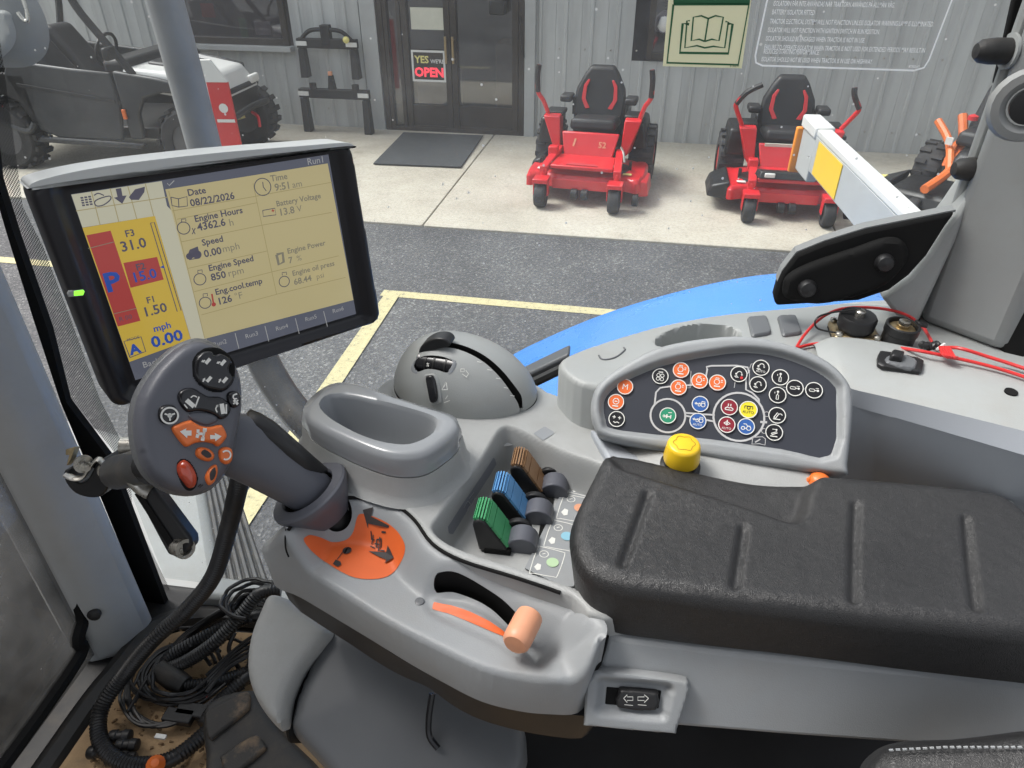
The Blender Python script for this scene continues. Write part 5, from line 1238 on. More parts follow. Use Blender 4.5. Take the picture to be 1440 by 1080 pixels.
def zpad(P, d):
    s, _ = sdf(P, depP)
    z = ZP - edge(d, .015) - .012*sst(-.002, .012, s) - .05*np.clip(s-.012, 0, .1)
    for g in groW: z = z - .0042*(1-sst(.0008, .0058, dist_line(P, g)))
    z = z - .004*np.exp(-((P[:, 1]-.46)/.06)**2) + .004       # slightly dished by use
    return z
V, Fc = hf(padP, zpad, .0025, ZP-.058, flare=-.006)
pad = root('arm_cushion', 'long black textured armrest cushion with four pressed grooves', 'armrest', tuple(pz(1100, 900, ZP-.06)))
MB().add(V, Fc).build('cushion', M('leather'), pad, smooth=60)

# ================================================================== lower shells of the armrest support
sup = root('armrest_support', 'curved grey plastic support shells under the armrest console', 'support', tuple(pz(560, 1060, 1.4)))
def shell(name, pts, d0, tilt, th, r, m, parent, res=.004, dome=.01):
    c = np.mean(pts, 0); P0 = pd(c[0], c[1], d0); n = unit(-ray(*c)*np.array([1, 1, 1])+np.array(tilt)); u = unit(np.cross((0, 0, 1), n)); F_ = Frame(P0, u, np.cross(n, u))
    return pillow(name, F_, pts, M(m), parent, height=th, r=r, res=res, bottom=-.06, dome=dome), F_
shell('front_shell', [(388, 838), (430, 858), (470, 888), (458, 912), (432, 945), (415, 985), (408, 1026), (392, 1018), (368, 985), (355, 945), (358, 900), (372, 862)], .80, (-.25, -.1, .1), .03, .016, 'plastic_grey', sup, dome=.006)
shell('gap_cover', [(462, 880), (486, 890), (460, 930), (438, 975), (425, 1030), (410, 1045), (404, 1020), (414, 975), (436, 925)], .815, (-.2, 0, .1), .02, .012, 'matte_black', sup)
shell('main_shell', [(478, 884), (560, 915), (640, 955), (720, 985), (735, 1100), (620, 1180), (520, 1140), (450, 1070), (416, 1030), (418, 1000), (436, 950)], .79, (-.15, -.05, .25), .03, .020, 'plastic_shell', sup, .005, .012)
shell('rear_cover', [(590, 950), (700, 965), (860, 985), (1100, 1000), (1300, 1010), (1440, 1020), (1440, 1200), (620, 1200), (585, 1050)], .86, (0, 0, .3), .02, .03, 'plastic_black', sup, .01, .01)
pts_ = [pd(608, 975, .74), pd(603, 1010, .74), pd(604, 1035, .74), pd(616, 1052, .738)]
MB().tube(pts_, .0035, 8).build('edge_strip', M('gloss_black'), sup)
# seat edge in the lower right corner
seat = root('driver_seat', 'black leather driver seat edge with stitching at the lower right corner', 'seat', tuple(pz(1350, 1075, 1.6)))
so, sF = shell('seat_bolster', [(1205, 1095), (1225, 1060), (1262, 1044), (1340, 1040), (1520, 1036), (1560, 1200), (1205, 1200)], .50, (0, .1, .6), .02, .02, 'leather', seat, .004, .008)
for k in range(22):
    x = 1250+k*9.5; y = 1056-4*min(1, k/8)
    MB().tube([sF.p3(sF.px(x, y, .024), .026), sF.p3(sF.px(x+6, y-.3, .024), .026)], .0008, 5, sub=1).build('stitch', M('plastic_mid'), seat)

# ================================================================== joystick
jp = root('joystick', 'slate grey multifunction joystick with orange and black buttons', 'joystick', tuple(pz(470, 745, ZA-.03)))
jn = unit(-ray(265, 590) + RT*.42 + UP*.06)
ju = unit(np.cross(UP, jn)); JF = Frame(pd(266, 588, .575), ju, np.cross(jn, ju))
head = [(288, 478), (312, 488), (330, 507), (342, 533), (344, 570), (338, 610), (327, 655), (303, 686), (270, 696), (240, 688), (214, 667), (199, 633), (195, 593), (201, 557), (220, 523), (243, 497), (265, 482)]
hd_ = pillow('head', JF, head, M('plastic_slate'), jp, height=0, r=.009, res=.0022, bottom=-.020, dome=.001)
pillow('head_back', JF.shift(-.018), [(266+(a-266)*1.03-7, 588+(b-588)*1.02) for a, b in head], M('plastic_shell'), jp, height=.004, r=.004, res=.0024, bottom=-.014)
BF = JF.shift(-.0002)
def btn(pts, m, h=.004, r=.0022, dome=.0, name='button', shift=0.0):
    f = BF.shift(shift); b = pillow(name, f, pts, M(m), jp, height=h, r=r, res=.0009, sub=4, dome=dome); return b
def jsym(parent, h, m, fn):
    fl = Flat(BF.shift(h), 0); fn(fl); fl.build('symbol', M(m), parent)
def zm(pts, ox=200, oy=480, s=4.906): return [(ox+a/s, oy+b/s) for a, b in pts]
Z = lambda *p: zm(p)
btn(zm([(335, 210), (342, 130), (380, 75), (440, 45), (520, 45), (590, 85), (632, 145), (640, 215), (625, 290), (580, 340), (520, 362), (450, 350), (390, 315), (350, 265)]), 'matte_black', .001, .0008, name='button_surround')
b4 = btn(zm([(350, 200), (365, 120), (410, 75), (470, 70), (495, 95), (530, 85), (585, 110), (612, 150), (590, 195), (610, 235), (625, 255), (600, 310), (550, 345), (490, 340), (430, 325), (385, 290), (358, 250)]), 'gloss_black', .0052, .003)
def s4(fl):
    for (x, y, d) in ((440, 140, 1), (545, 150, 1), (448, 265, -1), (558, 270, -1)):
        x0, y0 = x, y
        fl.stroke(Z((x0-2, y0+14), (x0+28, y0-20)), .0026); 
        if d > 0: fl.arrow(zm([(x0-5, y0-8)])[0], zm([(x0-34, y0+2)])[0], .0012)
        else: fl.arrow(zm([(x0-30, y0+14)])[0], zm([(x0-14, y0-14)])[0], .0012)
jsym(b4, .0056, 'ink_white', s4)
b5 = btn(zm([(240, 395), (250, 350), (290, 325), (350, 325), (400, 355), (450, 380), (530, 385), (585, 420), (605, 470), (580, 520), (535, 540), (500, 515), (440, 490), (370, 482), (310, 490), (265, 450)]), 'gloss_black', .0045, .0028)
def s5(fl):
    fl.stroke(Z((305, 405), (358, 450)), .0036); fl.stroke(Z((365, 455), (392, 382)), .0012); fl.stroke(Z((290, 435), (312, 462)), .0009); fl.stroke(Z((335, 388), (355, 375), (378, 385)), .001, sub=3)
    fl.stroke(Z((548, 430), (560, 500)), .0036); fl.stroke(Z((580, 435), (580, 500)), .0012); fl.stroke(Z((522, 440), (507, 465), (518, 490)), .001, sub=3); fl.arrow(zm([(512, 452)])[0], zm([(526, 436)])[0], .001)
jsym(b5, .0050, 'ink_white', s5)
b6 = btn(zm([(578, 380), (595, 350), (635, 343), (668, 365), (676, 405), (660, 445), (625, 460), (592, 440)]), 'gloss_black', .0045, .003)
jsym(b6, .0050, 'ink_white', lambda fl: (fl.stroke(Z((655, 362), (630, 372), (632, 395), (655, 395)), .0012, sub=3), fl.stroke(Z((628, 432), (662, 405)), .0012), fl.stroke(Z((632, 405), (660, 435)), .0022)))
b7 = btn(zm([(105, 500), (120, 455), (165, 438), (215, 445), (242, 490), (235, 535), (200, 568), (150, 570), (115, 545)]), 'gloss_black', .0045, .003)
jsym(b7, .0050, 'ink_white', lambda fl: (fl.ring(zm([(190, 512)])[0], .0062, .0014), fl.disc(zm([(190, 512)])[0], .0018), fl.stroke(Z((190, 512), (155, 500)), .0012), fl.stroke(Z((190, 512), (226, 498)), .0012), fl.stroke(Z((190, 512), (192, 548)), .0012)))
btn(zm([(305, 510), (340, 488), (420, 485), (490, 500), (525, 535), (500, 565), (440, 585), (380, 570), (330, 545)]), 'plastic_slate', .002, .0018, .001, name='thumb_rest')
b8 = btn(zm([(198, 605), (240, 570), (320, 546), (350, 560), (400, 585), (460, 590), (530, 576), (555, 600), (575, 650), (555, 690), (515, 726), (480, 705), (410, 695), (350, 705), (300, 728), (262, 700)]), 'orange_plastic', .0055, .0028)
def s8(fl):
    fl.poly(Z((260, 622), (305, 600), (300, 615), (340, 615), (340, 650), (312, 650), (310, 668))); fl.poly(Z((548, 655), (500, 632), (503, 648), (468, 645), (470, 675), (502, 672), (505, 690)))
    for q in ([(375, 620), (395, 620)], [(370, 650), (392, 655)], [(418, 610), (445, 612)], [(405, 672), (430, 675)]): fl.stroke(zm(q), .0030)
    fl.stroke(Z((385, 636), (430, 640)), .0022); fl.stroke(Z((432, 612), (418, 672)), .0016)
jsym(b8, .0060, 'ink_white', s8)
b9 = btn(zm([(362, 775), (372, 740), (410, 730), (460, 745), (490, 775), (488, 810), (455, 828), (410, 820), (375, 800)]), 'orange_plastic', .0045, .003)
jsym(b9, .0050, 'ink_black', lambda fl: (fl.poly(Z((405, 770), (430, 745), (470, 770), (478, 795), (450, 805), (425, 790)), 2),))
b10 = btn(zm([(522, 770), (535, 740), (575, 728), (612, 745), (620, 790), (605, 835), (570, 848), (535, 825)]), 'orange_plastic', .0045, .003)
jsym(b10, .0050, 'ink_white', lambda fl: fl.ring(zm([(580, 785)])[0], .0036, .0013, a0=-2.2, a1=2.4))
b11 = btn(zm([(430, 950), (440, 905), (470, 865), (505, 850), (518, 880), (512, 930), (490, 975), (455, 992)]), 'orange_plastic', .004, .003)
pillow('button_inset', BF.shift(.0036), zm([(462, 940), (470, 900), (500, 868), (510, 900), (498, 945), (475, 965)]), M('ink_black'), b11, height=.0008, r=.0006, res=.0008)
btn(zm([(228, 870), (240, 825), (275, 803), (320, 815), (360, 865), (385, 930), (380, 985), (350, 1025), (310, 1028), (270, 985), (240, 930)]), 'matte_black', .0012, .001, name='wheel_surround')
b12 = btn(zm([(234, 870), (248, 835), (280, 815), (315, 828), (352, 875), (374, 935), (368, 985), (345, 1012), (312, 1012), (275, 970), (246, 925)]), 'amber_gloss', .0075, .007, name='thumb_roller')
fl = Flat(BF.shift(.0009), 0)
for q in ([(305, 755), (325, 750)], [(315, 775), (340, 765)], [(330, 795), (345, 810)], [(330, 770), (335, 800)], [(385, 1005), (405, 985)], [(395, 1010), (420, 990)]): fl.stroke(zm(q), .0011)
fl.build('print', M('ink_black'), hd_)
# grip: tapered body from the head back to the collar
g0, g1 = pd(324, 616, .640), pd(434, 690, .685)
gx = unit(g1-g0); gv = unit(np.cross(gx, JF.n)); gw = np.cross(gx, gv)
rings = []
for t, a, b_ in ((-.14, .020, .016), (0, .026, .020), (.15, .0300, .022), (.45, .0265, .0225), (.8, .0235, .021), (1.05, .022, .020), (1.15, .020, .018)):
    c = g0+(g1-g0)*t + gw*0
    rings.append(np.array([c + gv*a*np.sign(math.cos(q))*abs(math.cos(q))**.85 + gw*b_*np.sign(math.sin(q))*abs(math.sin(q))**.85 for q in np.linspace(0, 2*math.pi, 36, endpoint=False)]))
MB().loft(rings).build('grip', M('plastic_slate'), jp, smooth=50)
# dark palm insert on the upper side
pr_ = []
sgn_ = 1 if (gv @ UP) > 0 else -1
for t, a in ((-.02, .004), (.08, .010), (.25, .0145), (.5, .016), (.75, .0135), (.95, .008), (1.03, .003)):
    k = np.interp(t, [0, .15, .45, .8, 1.05], [.026, .0300, .0265, .0235, .022]); c = g0+(g1-g0)*t + gv*sgn_*(k-.0080) - gw*.006*np.sign(gw @ FW)
    pr_.append(np.array([c + gv*sgn_*.0125*math.cos(q) + gw*a*1.15*math.sin(q) for q in np.linspace(0, 2*math.pi, 24, endpoint=False)]))
MB().loft(pr_).build('palm_insert', M('plastic_black'), jp, smooth=60)
ca = g0+(g1-g0)*.98; cdir = unit(unit(g1-g0)*.9+np.array([-.05, -.1, -.30]))
MB().lathe([(.0265, .010), (.0268, .002), (.0285, .0), (.0385, .0012), (.0402, .003), (.0402, .006), (.036, .014), (.028, .028), (.0235, .036), (.0, .0365)], ca, cdir, 48, cap=False).build('collar', M('plastic_slate'), jp, smooth=38)
MB().lathe([(.0, .010), (.0262, .010), (.0262, .004)], ca, cdir, 30, cap=False).build('collar_gap', M('matte_black'), jp)
jb = ca+cdir*.036
MB().tube([jb-cdir*.004, jb+cdir*.012, np.append(pz(466, 742, ZA)[:2], ZA-.03)], [.019, .018, .020], 18, sub=4).build('stem_boot', M('rubber'), jp)
# ================================================================== display monitor
mon = root('display_monitor', 'black framed display monitor with silver top edge showing engine readouts', 'monitor', tuple(pz(330, 560, 1.95)))
u_s = np.array([.66, .75, -.041]); d_s = np.array([.07, -.082, -.994])
SF = Frame(pd(99, 273, .62), u_s, -d_s)               # plane of the screen, origin at its top left
print('screen normal', SF.n, SF.n @ -FW)
if SF.n @ FW > 0: print('WARN screen faces away')
scr = [(99, 273), (461, 217), (500, 441), (190, 534)]
S4 = SF.poly(scr); SW_ = S4[1][0]; SH_ = -S4[3][1]; print('screen size', SW_, SH_, S4)
# housing outline around the screen (metres on the screen plane)
hb = [SF.px(33, 254), SF.px(488, 199), SF.px(531, 449), SF.px(156, 572)]
def rrect(c4, r, n=6):
    out = []; c4 = np.array(c4)
    for i in range(4):
        p, a, b = c4[i], c4[i-1], c4[(i+1) % 4]; ua, ub = unit(a-p), unit(b-p)
        for k in range(n+1):
            t = k/n; q0 = p+ua*r*(1-t); q1 = p+ub*r*t; out.append(q0*(1-t)+q1*t)
    return np.array(out)
ho = rrect(hb, .016); hi_ = S4 + np.array([(-.003, .003), (.003, .003), (.003, -.003), (-.003, -.003)])
def zbez(P, d):
    s, _ = sdf(P, hi_); return .013 - edge(d, .006) - .012*sst(-.016, -.001, s)
V, Fc = hf(ho, zbez, .0028, -.030, SF); hs_ = MB().add(V, Fc)
hso = hs_.build('housing', M('housing_black'), mon, smooth=50)
MB().prism(SF.p3(rrect(hb*np.array(.97) + np.mean(hb, 0)*.03, .02), -.037), -SF.n*.02).build('rear_cover', M('plastic_black'), mon, bevel=.01)
# silver top cap
tl, tr = hb[0], hb[1]; mat('silver_cap', (.62, .64, .63), .35, metal=.2, var=.04)
capo = np.array([tl+(.002, -.006), tl+(.008, .0005), tl+(.06, .0045), (tl+tr)/2+(0, .0062), tr+(-.06, .0045), tr+(-.008, .001), tr+(-.001, -.005), tr+(-.012, -.0025), (tl+tr)/2+(0, -.0012), tl+(.014, -.004)])
cap2 = spline(capo, 5, True)
MB().prism(SF.p3(cap2 if np.cross(cap2[1]-cap2[0], cap2[5]-cap2[0]) < 0 else cap2[::-1], -.030), SF.n*.044).build('top_cap', M('silver_cap'), mon, bevel=.0015, smooth=50)
le = [SF.px(a, b) for a, b in ((90, 408), (92, 404), (112, 402), (115, 405), (112, 411), (92, 413))]
led = pillow('indicator_lens', SF.shift(.0125), np.array(le), M('plastic_light'), mon, height=.0015, r=.001, world=True, sub=0)
mat('led_green', (.2, .7, .05), .3, emit=(.25, 1, .05), estr=.8)
pillow('indicator_light', SF.shift(.0132), np.array([SF.px(a, b) for a, b in ((99, 411), (99, 404), (112, 402.5), (114, 405), (112, 410))]), M('led_green'), led, height=.0013, r=.0008, world=True, sub=0)
# --- screen: lit panel and its picture, all flat print on the panel
def scol(name, c, e=.30):
    return mat(name, tuple(k*.35 for k in c), .14, emit=c, estr=e, spec=.5)
scol('scr_paper', (.58, .50, .27)); scol('scr_pale', (.62, .60, .46)); scol('scr_slate', (.13, .14, .18)); scol('scr_yellow', (.68, .48, .08)); scol('scr_red', (.45, .075, .07))
scol('scr_ink', (.11, .105, .145), .3); scol('scr_white', (.55, .53, .45)); scol('scr_blue', (.04, .10, .42)); scol('scr_dim', (.27, .25, .19)); scol('scr_line', (.42, .36, .18)); scol('scr_menu', (.42, .42, .42))
scn = MB().prism(SF.p3(S4[::-1], .0005), SF.n*.0008).build('screen', M('scr_slate'), mon, smooth=0)
def zs(a, b): return (a/2.5714, 180+b/2.5714)           # from the enlarged study of the screen
CUR = ['']
def layer(name, m, h, fn):
    CUR[0] = m; fl = Flat(SF.shift(.0014+h), 0); fn(fl)
    if fl.V: (fl.build_each if name.endswith('_print') else fl.build)(name, M(m), scn)
PT = lambda *p: [zs(*q) for q in p]
def f_paper(fl):
    fl.poly(PT((598, 222), (1185, 128), (1278, 622), (742, 762)))
layer('readout_page', 'scr_paper', 0, f_paper)
def f_pale(fl):
    fl.poly(PT((258, 241), (585, 192), (604, 282), (622, 300), (560, 318), (298, 360))); fl.poly(PT((560, 318), (622, 300), (742, 762), (692, 768)))
layer('tool_strip', 'scr_pale', 0, f_pale)
layer('gear_page', 'scr_yellow', 0, lambda fl: fl.poly(PT((298, 361), (560, 318), (690, 765), (468, 846))))
layer('gear_bar', 'scr_red', .0002, lambda fl: (fl.poly(PT((312, 388), (400, 371), (508, 697), (426, 718))), fl.poly(PT((446, 488), (568, 466), (592, 548), (472, 578)))))
def f_lines(fl):
    w = .0007
    for q in ([(622, 300), (918, 248), (1200, 196)], [(655, 412), (945, 352), (1200, 305)], [(678, 508), (965, 445)], [(702, 592), (985, 520), (1225, 462)], [(728, 676), (1005, 600), (1250, 540)], [(610, 228), (740, 760)], [(915, 200), (1000, 600)], [(640, 330), (930, 270)]): fl.stroke(PT(*q), w)
    for q in ([(275, 300), (604, 250)], [(330, 228), (362, 350)], [(398, 218), (430, 340)], [(462, 210), (495, 330)], [(525, 200), (556, 318)]): fl.stroke(PT(*q), w)
layer('grid_lines', 'scr_line', .0003, f_lines)
def caps(fl, t, x, y, px_h, bold=.02, **k):
    f2_ = Flat(fl.f, 0); f2_.text(t, zs(x, y), px_h/2.5714*.66/1000, bold=bold, **k); f2_.build('readout_text', M(CUR[0]), scn)
def f_ink(fl):
    L_ = [('Date', 680, 246, 24), ('08/22/2026', 690, 284, 26), ('Engine Hours', 705, 340, 24), ('4362.6', 716, 372, 28), ('Speed', 732, 426, 24), ('0.00', 740, 468, 28), ('Engine Speed', 756, 518, 24), ('850', 765, 553, 28), ('Eng.cool.temp', 780, 604, 24), ('126', 788, 640, 28)]
    for t, x, y, s in L_: caps(fl, t, x, y, s, .022)
    fl.ring(zs(950, 213), .0085, .0009); fl.stroke(PT((950, 195), (952, 213), (963, 228)), .0009)
    fl.stroke(PT((618, 250), (645, 256), (676, 248), (678, 282), (646, 286), (622, 280)), .0008, closed=True); fl.stroke(PT((645, 256), (647, 286)), .0008)
    for (x, y) in ((664, 362), (723, 547), (742, 632), (1028, 555)):
        fl.ring(zs(x, y), .0058, .0009); fl.stroke(PT((x-7, y-22), (x-8, y-32), (x+8, y-34), (x+8, y-24)), .0008)
    fl.poly(PT((676, 466), (686, 440), (715, 428), (722, 455), (718, 464), (695, 470))); fl.disc(zs(713, 458), .0042); fl.disc(zs(685, 464), .0032); fl.stroke(PT((684, 476), (722, 470)), .0009)
    fl.stroke(PT((950, 298), (952, 320), (998, 314), (994, 290)), .0008, closed=True)
    fl.stroke(PT((695, 362), (706, 384)), .0008); fl.stroke(PT((706, 362), (695, 384)), .0008)
    # toolbar icons
    for r in range(4):
        for c in range(3): fl.poly(PT((290+c*14+r*2, 250-c*2+r*9), (300+c*14+r*2, 249-c*2+r*9), (302+c*14+r*2, 255-c*2+r*9), (292+c*14+r*2, 256-c*2+r*9)))
    fl.stroke(PT((342, 268), (358, 256), (395, 246), (400, 258), (375, 278), (350, 282)), .001, sub=3, closed=True); fl.stroke(PT((340, 244), (355, 236), (376, 244)), .001, sub=3)
    fl.poly(PT((418, 220), (438, 217), (443, 245), (458, 244), (442, 274), (412, 252), (425, 249))); fl.poly(PT((466, 250), (488, 222), (524, 212), (522, 232), (502, 260), (474, 260)))
    for t, x, y, s in (('F3', 455, 395, 24), ('31.0', 440, 448, 36), ('F1', 532, 635, 24), ('1.50', 520, 684, 36), ('F2', 494, 516, 24)): caps(fl, t, x, y, s, .02)
    fl.stroke(PT((544, 344), (558, 341), (655, 660), (641, 664)), .0008, closed=True); fl.stroke(PT((470, 830), (448, 772), (510, 755), (527, 808)), .0009, sub=0, closed=True)
    caps(fl, 'MODE', 460, 772, 11, 0); caps(fl, 'R 00', 432, 700, 17, 0)
layer('dark_print', 'scr_ink', .0004, f_ink)
def f_dim(fl):
    for t, x, y, s in (('Time', 980, 194, 24), ('9:51', 995, 228, 28), ('Battery Voltage', 1000, 284, 22), ('13.8', 1010, 318, 28), ('Engine Power', 1040, 455, 22), ('7', 1045, 490, 26), ('Engine oil press', 1058, 535, 22), ('68.44', 1064, 568, 26)): caps(fl, t, x, y, s, .02)
    for t, x, y, s in (('am', 1058, 217, 26), ('h', 830, 355, 28), ('mph', 806, 450, 28), ('rpm', 826, 538, 28), ('°F', 850, 622, 28), ('V', 1075, 304, 26), ('%', 1074, 482, 24), ('psi', 1145, 547, 24)): caps(fl, t, x, y, s, 0)
    for q in ([(645, 436), (730, 418)],): pass
    fl.stroke(PT((318, 436), (412, 412)), .0006); fl.stroke(PT((412, 672), (494, 652)), .0006); fl.stroke(PT((1000, 458), (1022, 452), (1026, 484), (1008, 494)), .003, closed=True)
layer('pale_print', 'scr_dim', .0004, f_dim)  # ink paler on the right half: screen glare put into its colour
def f_blue(fl):
    fl.text('P', zs(386, 594), .0175, bold=.03, sx=1.1); caps(fl, '15.0', 480, 560, 36, .02); caps(fl, 'mph', 557, 738, 26, .02); fl.text('0.00', zs(552, 795), .0112, bold=.03, sx=1.1)
    fl.text('A', zs(474, 820), .0095, bold=.05); fl.poly(PT((578, 504), (592, 496), (596, 508)))
layer('blue_print', 'scr_blue', .0005, f_blue)
layer('thermometer', 'scr_red', .0005, lambda fl: (fl.stroke(PT((766, 600), (772, 634)), .0016), fl.disc(zs(773, 638), .0022), fl.stroke(PT((982, 300), (992, 298)), .001), fl.stroke(PT((986, 294), (988, 304)), .001)))
def f_white(fl):
    caps(fl, 'Run1', 1112, 134, 26, 0); caps(fl, 'Back', 518, 868, 24, 0)
    for t, x, y in (('Run2', 772, 792), ('Run3', 888, 762), ('Run4', 998, 734), ('Run5', 1104, 700), ('Run6', 1203, 670)): caps(fl, t, x, y, 19, 0)
    for (x, y) in ((745, 762), (850, 742), (958, 716), (1068, 688), (1170, 662)): fl.stroke(PT((x, y), (x+14, y+56)), .0008)
    fl.stroke(PT((605, 200), (612, 208), (630, 190)), .0008)
layer('menu_print', 'scr_menu', .0004, f_white)
# mount behind: ball stalk to the pillar clamp
mc = SF.p3(np.array([SW_*.15, -SH_*.9]), -.055)
MB().lathe([(.022, 0), (.026, .012), (.02, .03), (.012, .034)], mc, -SF.n+np.array([0, 0, -.6]), 20).build('ball_socket', M('plastic_black'), mon)
MB().tube([mc-SF.n*.03, pd(225, 640, .80), pd(200, 655, .82)], .014, 12).build('mount_arm', M('plastic_black'), mon)

# ================================================================== clamp bracket on the front pillar
br = root('pillar_bracket', 'black steel clamp bracket with bolts and hanging lever on the front pillar', 'bracket', tuple(pd(130, 700, .95)))
Bk = lambda n, b, m, **k: b.build(n, M(m), br, **k)
D0 = .98
cl = [(96, 660), (100, 672), (112, 680), (122, 676), (130, 662), (138, 648), (148, 655), (155, 668), (152, 685), (142, 698), (125, 700), (106, 694), (93, 680), (89, 665)]
PF = Frame(pd(125, 670, D0), RT, np.cross(-unit(ray(125, 670)), RT)*1.0)
PF = Frame(pd(125, 670, D0), (1, .15, 0), (0, .35, .94))
V = PF.p3(spline(PF.poly(cl), 3, True)); Bk('clamp', MB().prism(V, -PF.n*.05), 'plastic_black', bevel=.003)
Bk('clamp_face', MB().tube([PF.p3(PF.px(a, b), .001) for a, b in ((92, 666), (104, 672), (118, 670), (128, 656), (138, 645), (146, 652), (152, 664))], .0055, 6, sub=4, flat=.4), 'steel')
for (x, y, r) in ((116, 655, .0105), (149, 663, .0105)):
    c = PF.p3(PF.px(x, y), -.004); h = Bk('hex_bolt', MB().lathe([(r*.75, -.02), (r*.75, .006), (r*.7, .010)], c, (.75, -.6, .25), 6), 'steel'); MB().lathe([(r*1.2, -.006), (r*1.2, -.002)], c, (.75, -.6, .25), 20).build('washer', M('steel'), h); MB().lathe([(r*.4, .010), (r*.4, .020)], c, (.75, -.6, .25), 12).build('thread', M('steel'), h)
Bk('hook_tab', MB().prism([pd(a, b, 1.0) for a, b in ((92, 632), (106, 628), (98, 650), (93, 655), (97, 640), (92, 640))][::-1], -FW*-.012), 'brass', bevel=.001)
# cross tube and swing lever
Bk('cross_tube', MB().tube([pd(166, 664, .95), pd(186, 660, .90), pd(215, 655, .84)], .023, 18, sub=3), 'rail_grey')
Bk('saddle', MB().tube([pd(184, 645, .885), pd(188, 665, .87), pd(200, 682, .87), pd(214, 690, .87)], .012, 10, sub=4, flat=.5), 'steel')
Bk('pivot_eye', MB().lathe([(.013, -.010), (.013, .010)], pd(184, 628, .93), RT, 18), 'steel')
LV = [(186, 688), (215, 685), (268, 757), (270, 768), (262, 778), (245, 783), (236, 781), (230, 770)]
LF = Frame(pd(225, 735, .87), (1, .1, 0), (0, .45, .9)); lvr = Bk('swing_lever', MB().prism(LF.p3(LF.poly(LV))[::-1], -LF.n*.022), 'plastic_black', bevel=.004, bseg=3)
MB().prism([LF.p3(LF.px(a, b), .0025) for a, b in ((190, 694), (199, 692), (248, 765), (242, 775))][::-1], -LF.n*.002).build('lever_web', M('matte_black'), lvr, bevel=.001)
MB().lathe([(.0125, -.016), (.0125, .002), (.008, .002), (.007, -.004)], LF.p3(LF.px(261, 771), .002), (LF.n*.6+LF.u*.8), 20).build('lever_eye', M('steel'), lvr)

# ================================================================== switch panel
icp = root('switch_panel', 'grey framed switch panel with round symbol buttons and tractor outline', 'control panel', tuple(pz(1010, 648, 1.93)))
az = R(6.0); nz_ = R(46)
nh = np.array([-math.sin(az), -math.cos(az), 0]); pn = nh*math.cos(nz_)+np.array([0, 0, math.sin(nz_)])
PU = np.array([math.cos(az), -math.sin(az), 0]); PA = Frame(pz(1010, 650, 1.945), PU, np.cross(pn, PU))
outP = [(849, 617), (836, 603), (831, 584), (833, 561), (844, 539), (873, 517), (924, 491), (988, 478), (1051, 475), (1115, 488), (1163, 510), (1190, 537), (1197, 561), (1196, 600), (1190, 655), (1187, 670), (1120, 662), (1050, 653), (984, 643), (908, 631)]
inP = [(860, 603), (852, 592), (849, 574), (853, 558), (876, 539), (933, 515), (1004, 501), (1051, 497), (1099, 504), (1147, 523), (1172, 543), (1175, 560), (1168, 640), (1100, 632), (1000, 618), (920, 611)]
oP = spline(PA.poly(outP), 3, True); iP = spline(PA.poly(inP), 3, True)
V, Fc = hf(oP, lambda P, d: .010-edge(d, .007)-.009*sst(-.006, .0005, sdf(P, iP)[0]), .0019, -.035, PA)
MB().add(V, Fc).build('frame', M('plastic_mid'), icp, smooth=50)
mat('panel_face', (.042, .046, .058), .36, bump=.05, bscale=1500, rvar=.05)
V, Fc = hf(iP, lambda P, d: np.full(len(P), .0016), .004, None, PA); MB().add(V, Fc).build('face_plate', M('panel_face'), icp)
FP = PA.shift(.0020)
def z6(a, b): return (780+a/3.1304, 440+b/3.1304)
mat('key_black', (.012, .012, .015), .35); mat('key_orange', (.78, .15, .03), .42); mat('key_blue', (.03, .11, .36), .42); mat('key_red', (.24, .015, .03), .42); mat('key_green', (.02, .26, .14), .42); mat('key_yellow', (.80, .68, .03), .42)
lg = Flat(FP, .0002); T6 = lambda *p: [z6(*q) for q in p]
lg.ring(z6(498, 452), .0173, .0019); lg.ring(z6(810, 457), .0245, .0020)
lg.stroke(T6((440, 402), (446, 350), (465, 330), (520, 322), (600, 318), (660, 310), (672, 248), (668, 238), (690, 233), (800, 232), (850, 240), (855, 262), (842, 270), (842, 338), (870, 352), (898, 380), (900, 392)), .0017)
lg.stroke(T6((572, 440), (705, 450)), .0017); lg.stroke(T6((572, 452), (700, 478)), .0017); lg.stroke(T6((905, 480), (935, 482)), .0022)
for q in ([(590, 256), (600, 256), (596, 330), (585, 330)], [(596, 300), (640, 300)], [(670, 305), (690, 305)], [(790, 330), (795, 300)], [(858, 245), (865, 225), (880, 225)], [(858, 250), (856, 315), (870, 315)], [(985, 322), (1025, 330)], [(1090, 333), (1105, 336)], [(972, 480), (970, 500)], [(636, 425), (634, 450)], [(765, 445), (762, 465)]): lg.stroke(T6(*q), .0006)
for q in ((933, 446), (922, 520)): lg.ring(z6(*q), .0024, .0006)
lg.stroke(T6((872, 548), (915, 545), (928, 555), (926, 582), (900, 576), (868, 578)), .0007, closed=True); lg.stroke(T6((882, 570), (905, 556)), .0012)
lg.build('outline_print', M('ink_grey'), icp)
def key(x, y, m, sym, r=.0083, ink='ink_white'):
    c = FP.px(*z6(x, y)); b = MB().lathe([(r, -.001), (r, .0008), (r*.95, .0014), (0, .0014)], FP.p3(c), FP.n, 28).build('button', M(m), icp)
    fr0 = Frame(FP.p3(c, .0015), FP.u, FP.v)
    Flat(fr0, .0001).ring((0, 0), r*.95, .0009, raw=True).build('button_ring', M('ink_white'), b)
    fl = Flat(fr0, .0002); s = r/.0083*.001
    S = lambda pts, w=.8, **k: fl.stroke([(a*s, e*s) for a, e in pts], w*s, raw=True, **k)
    sym(fl, S, s); fl.build('symbol', M(ink), b)
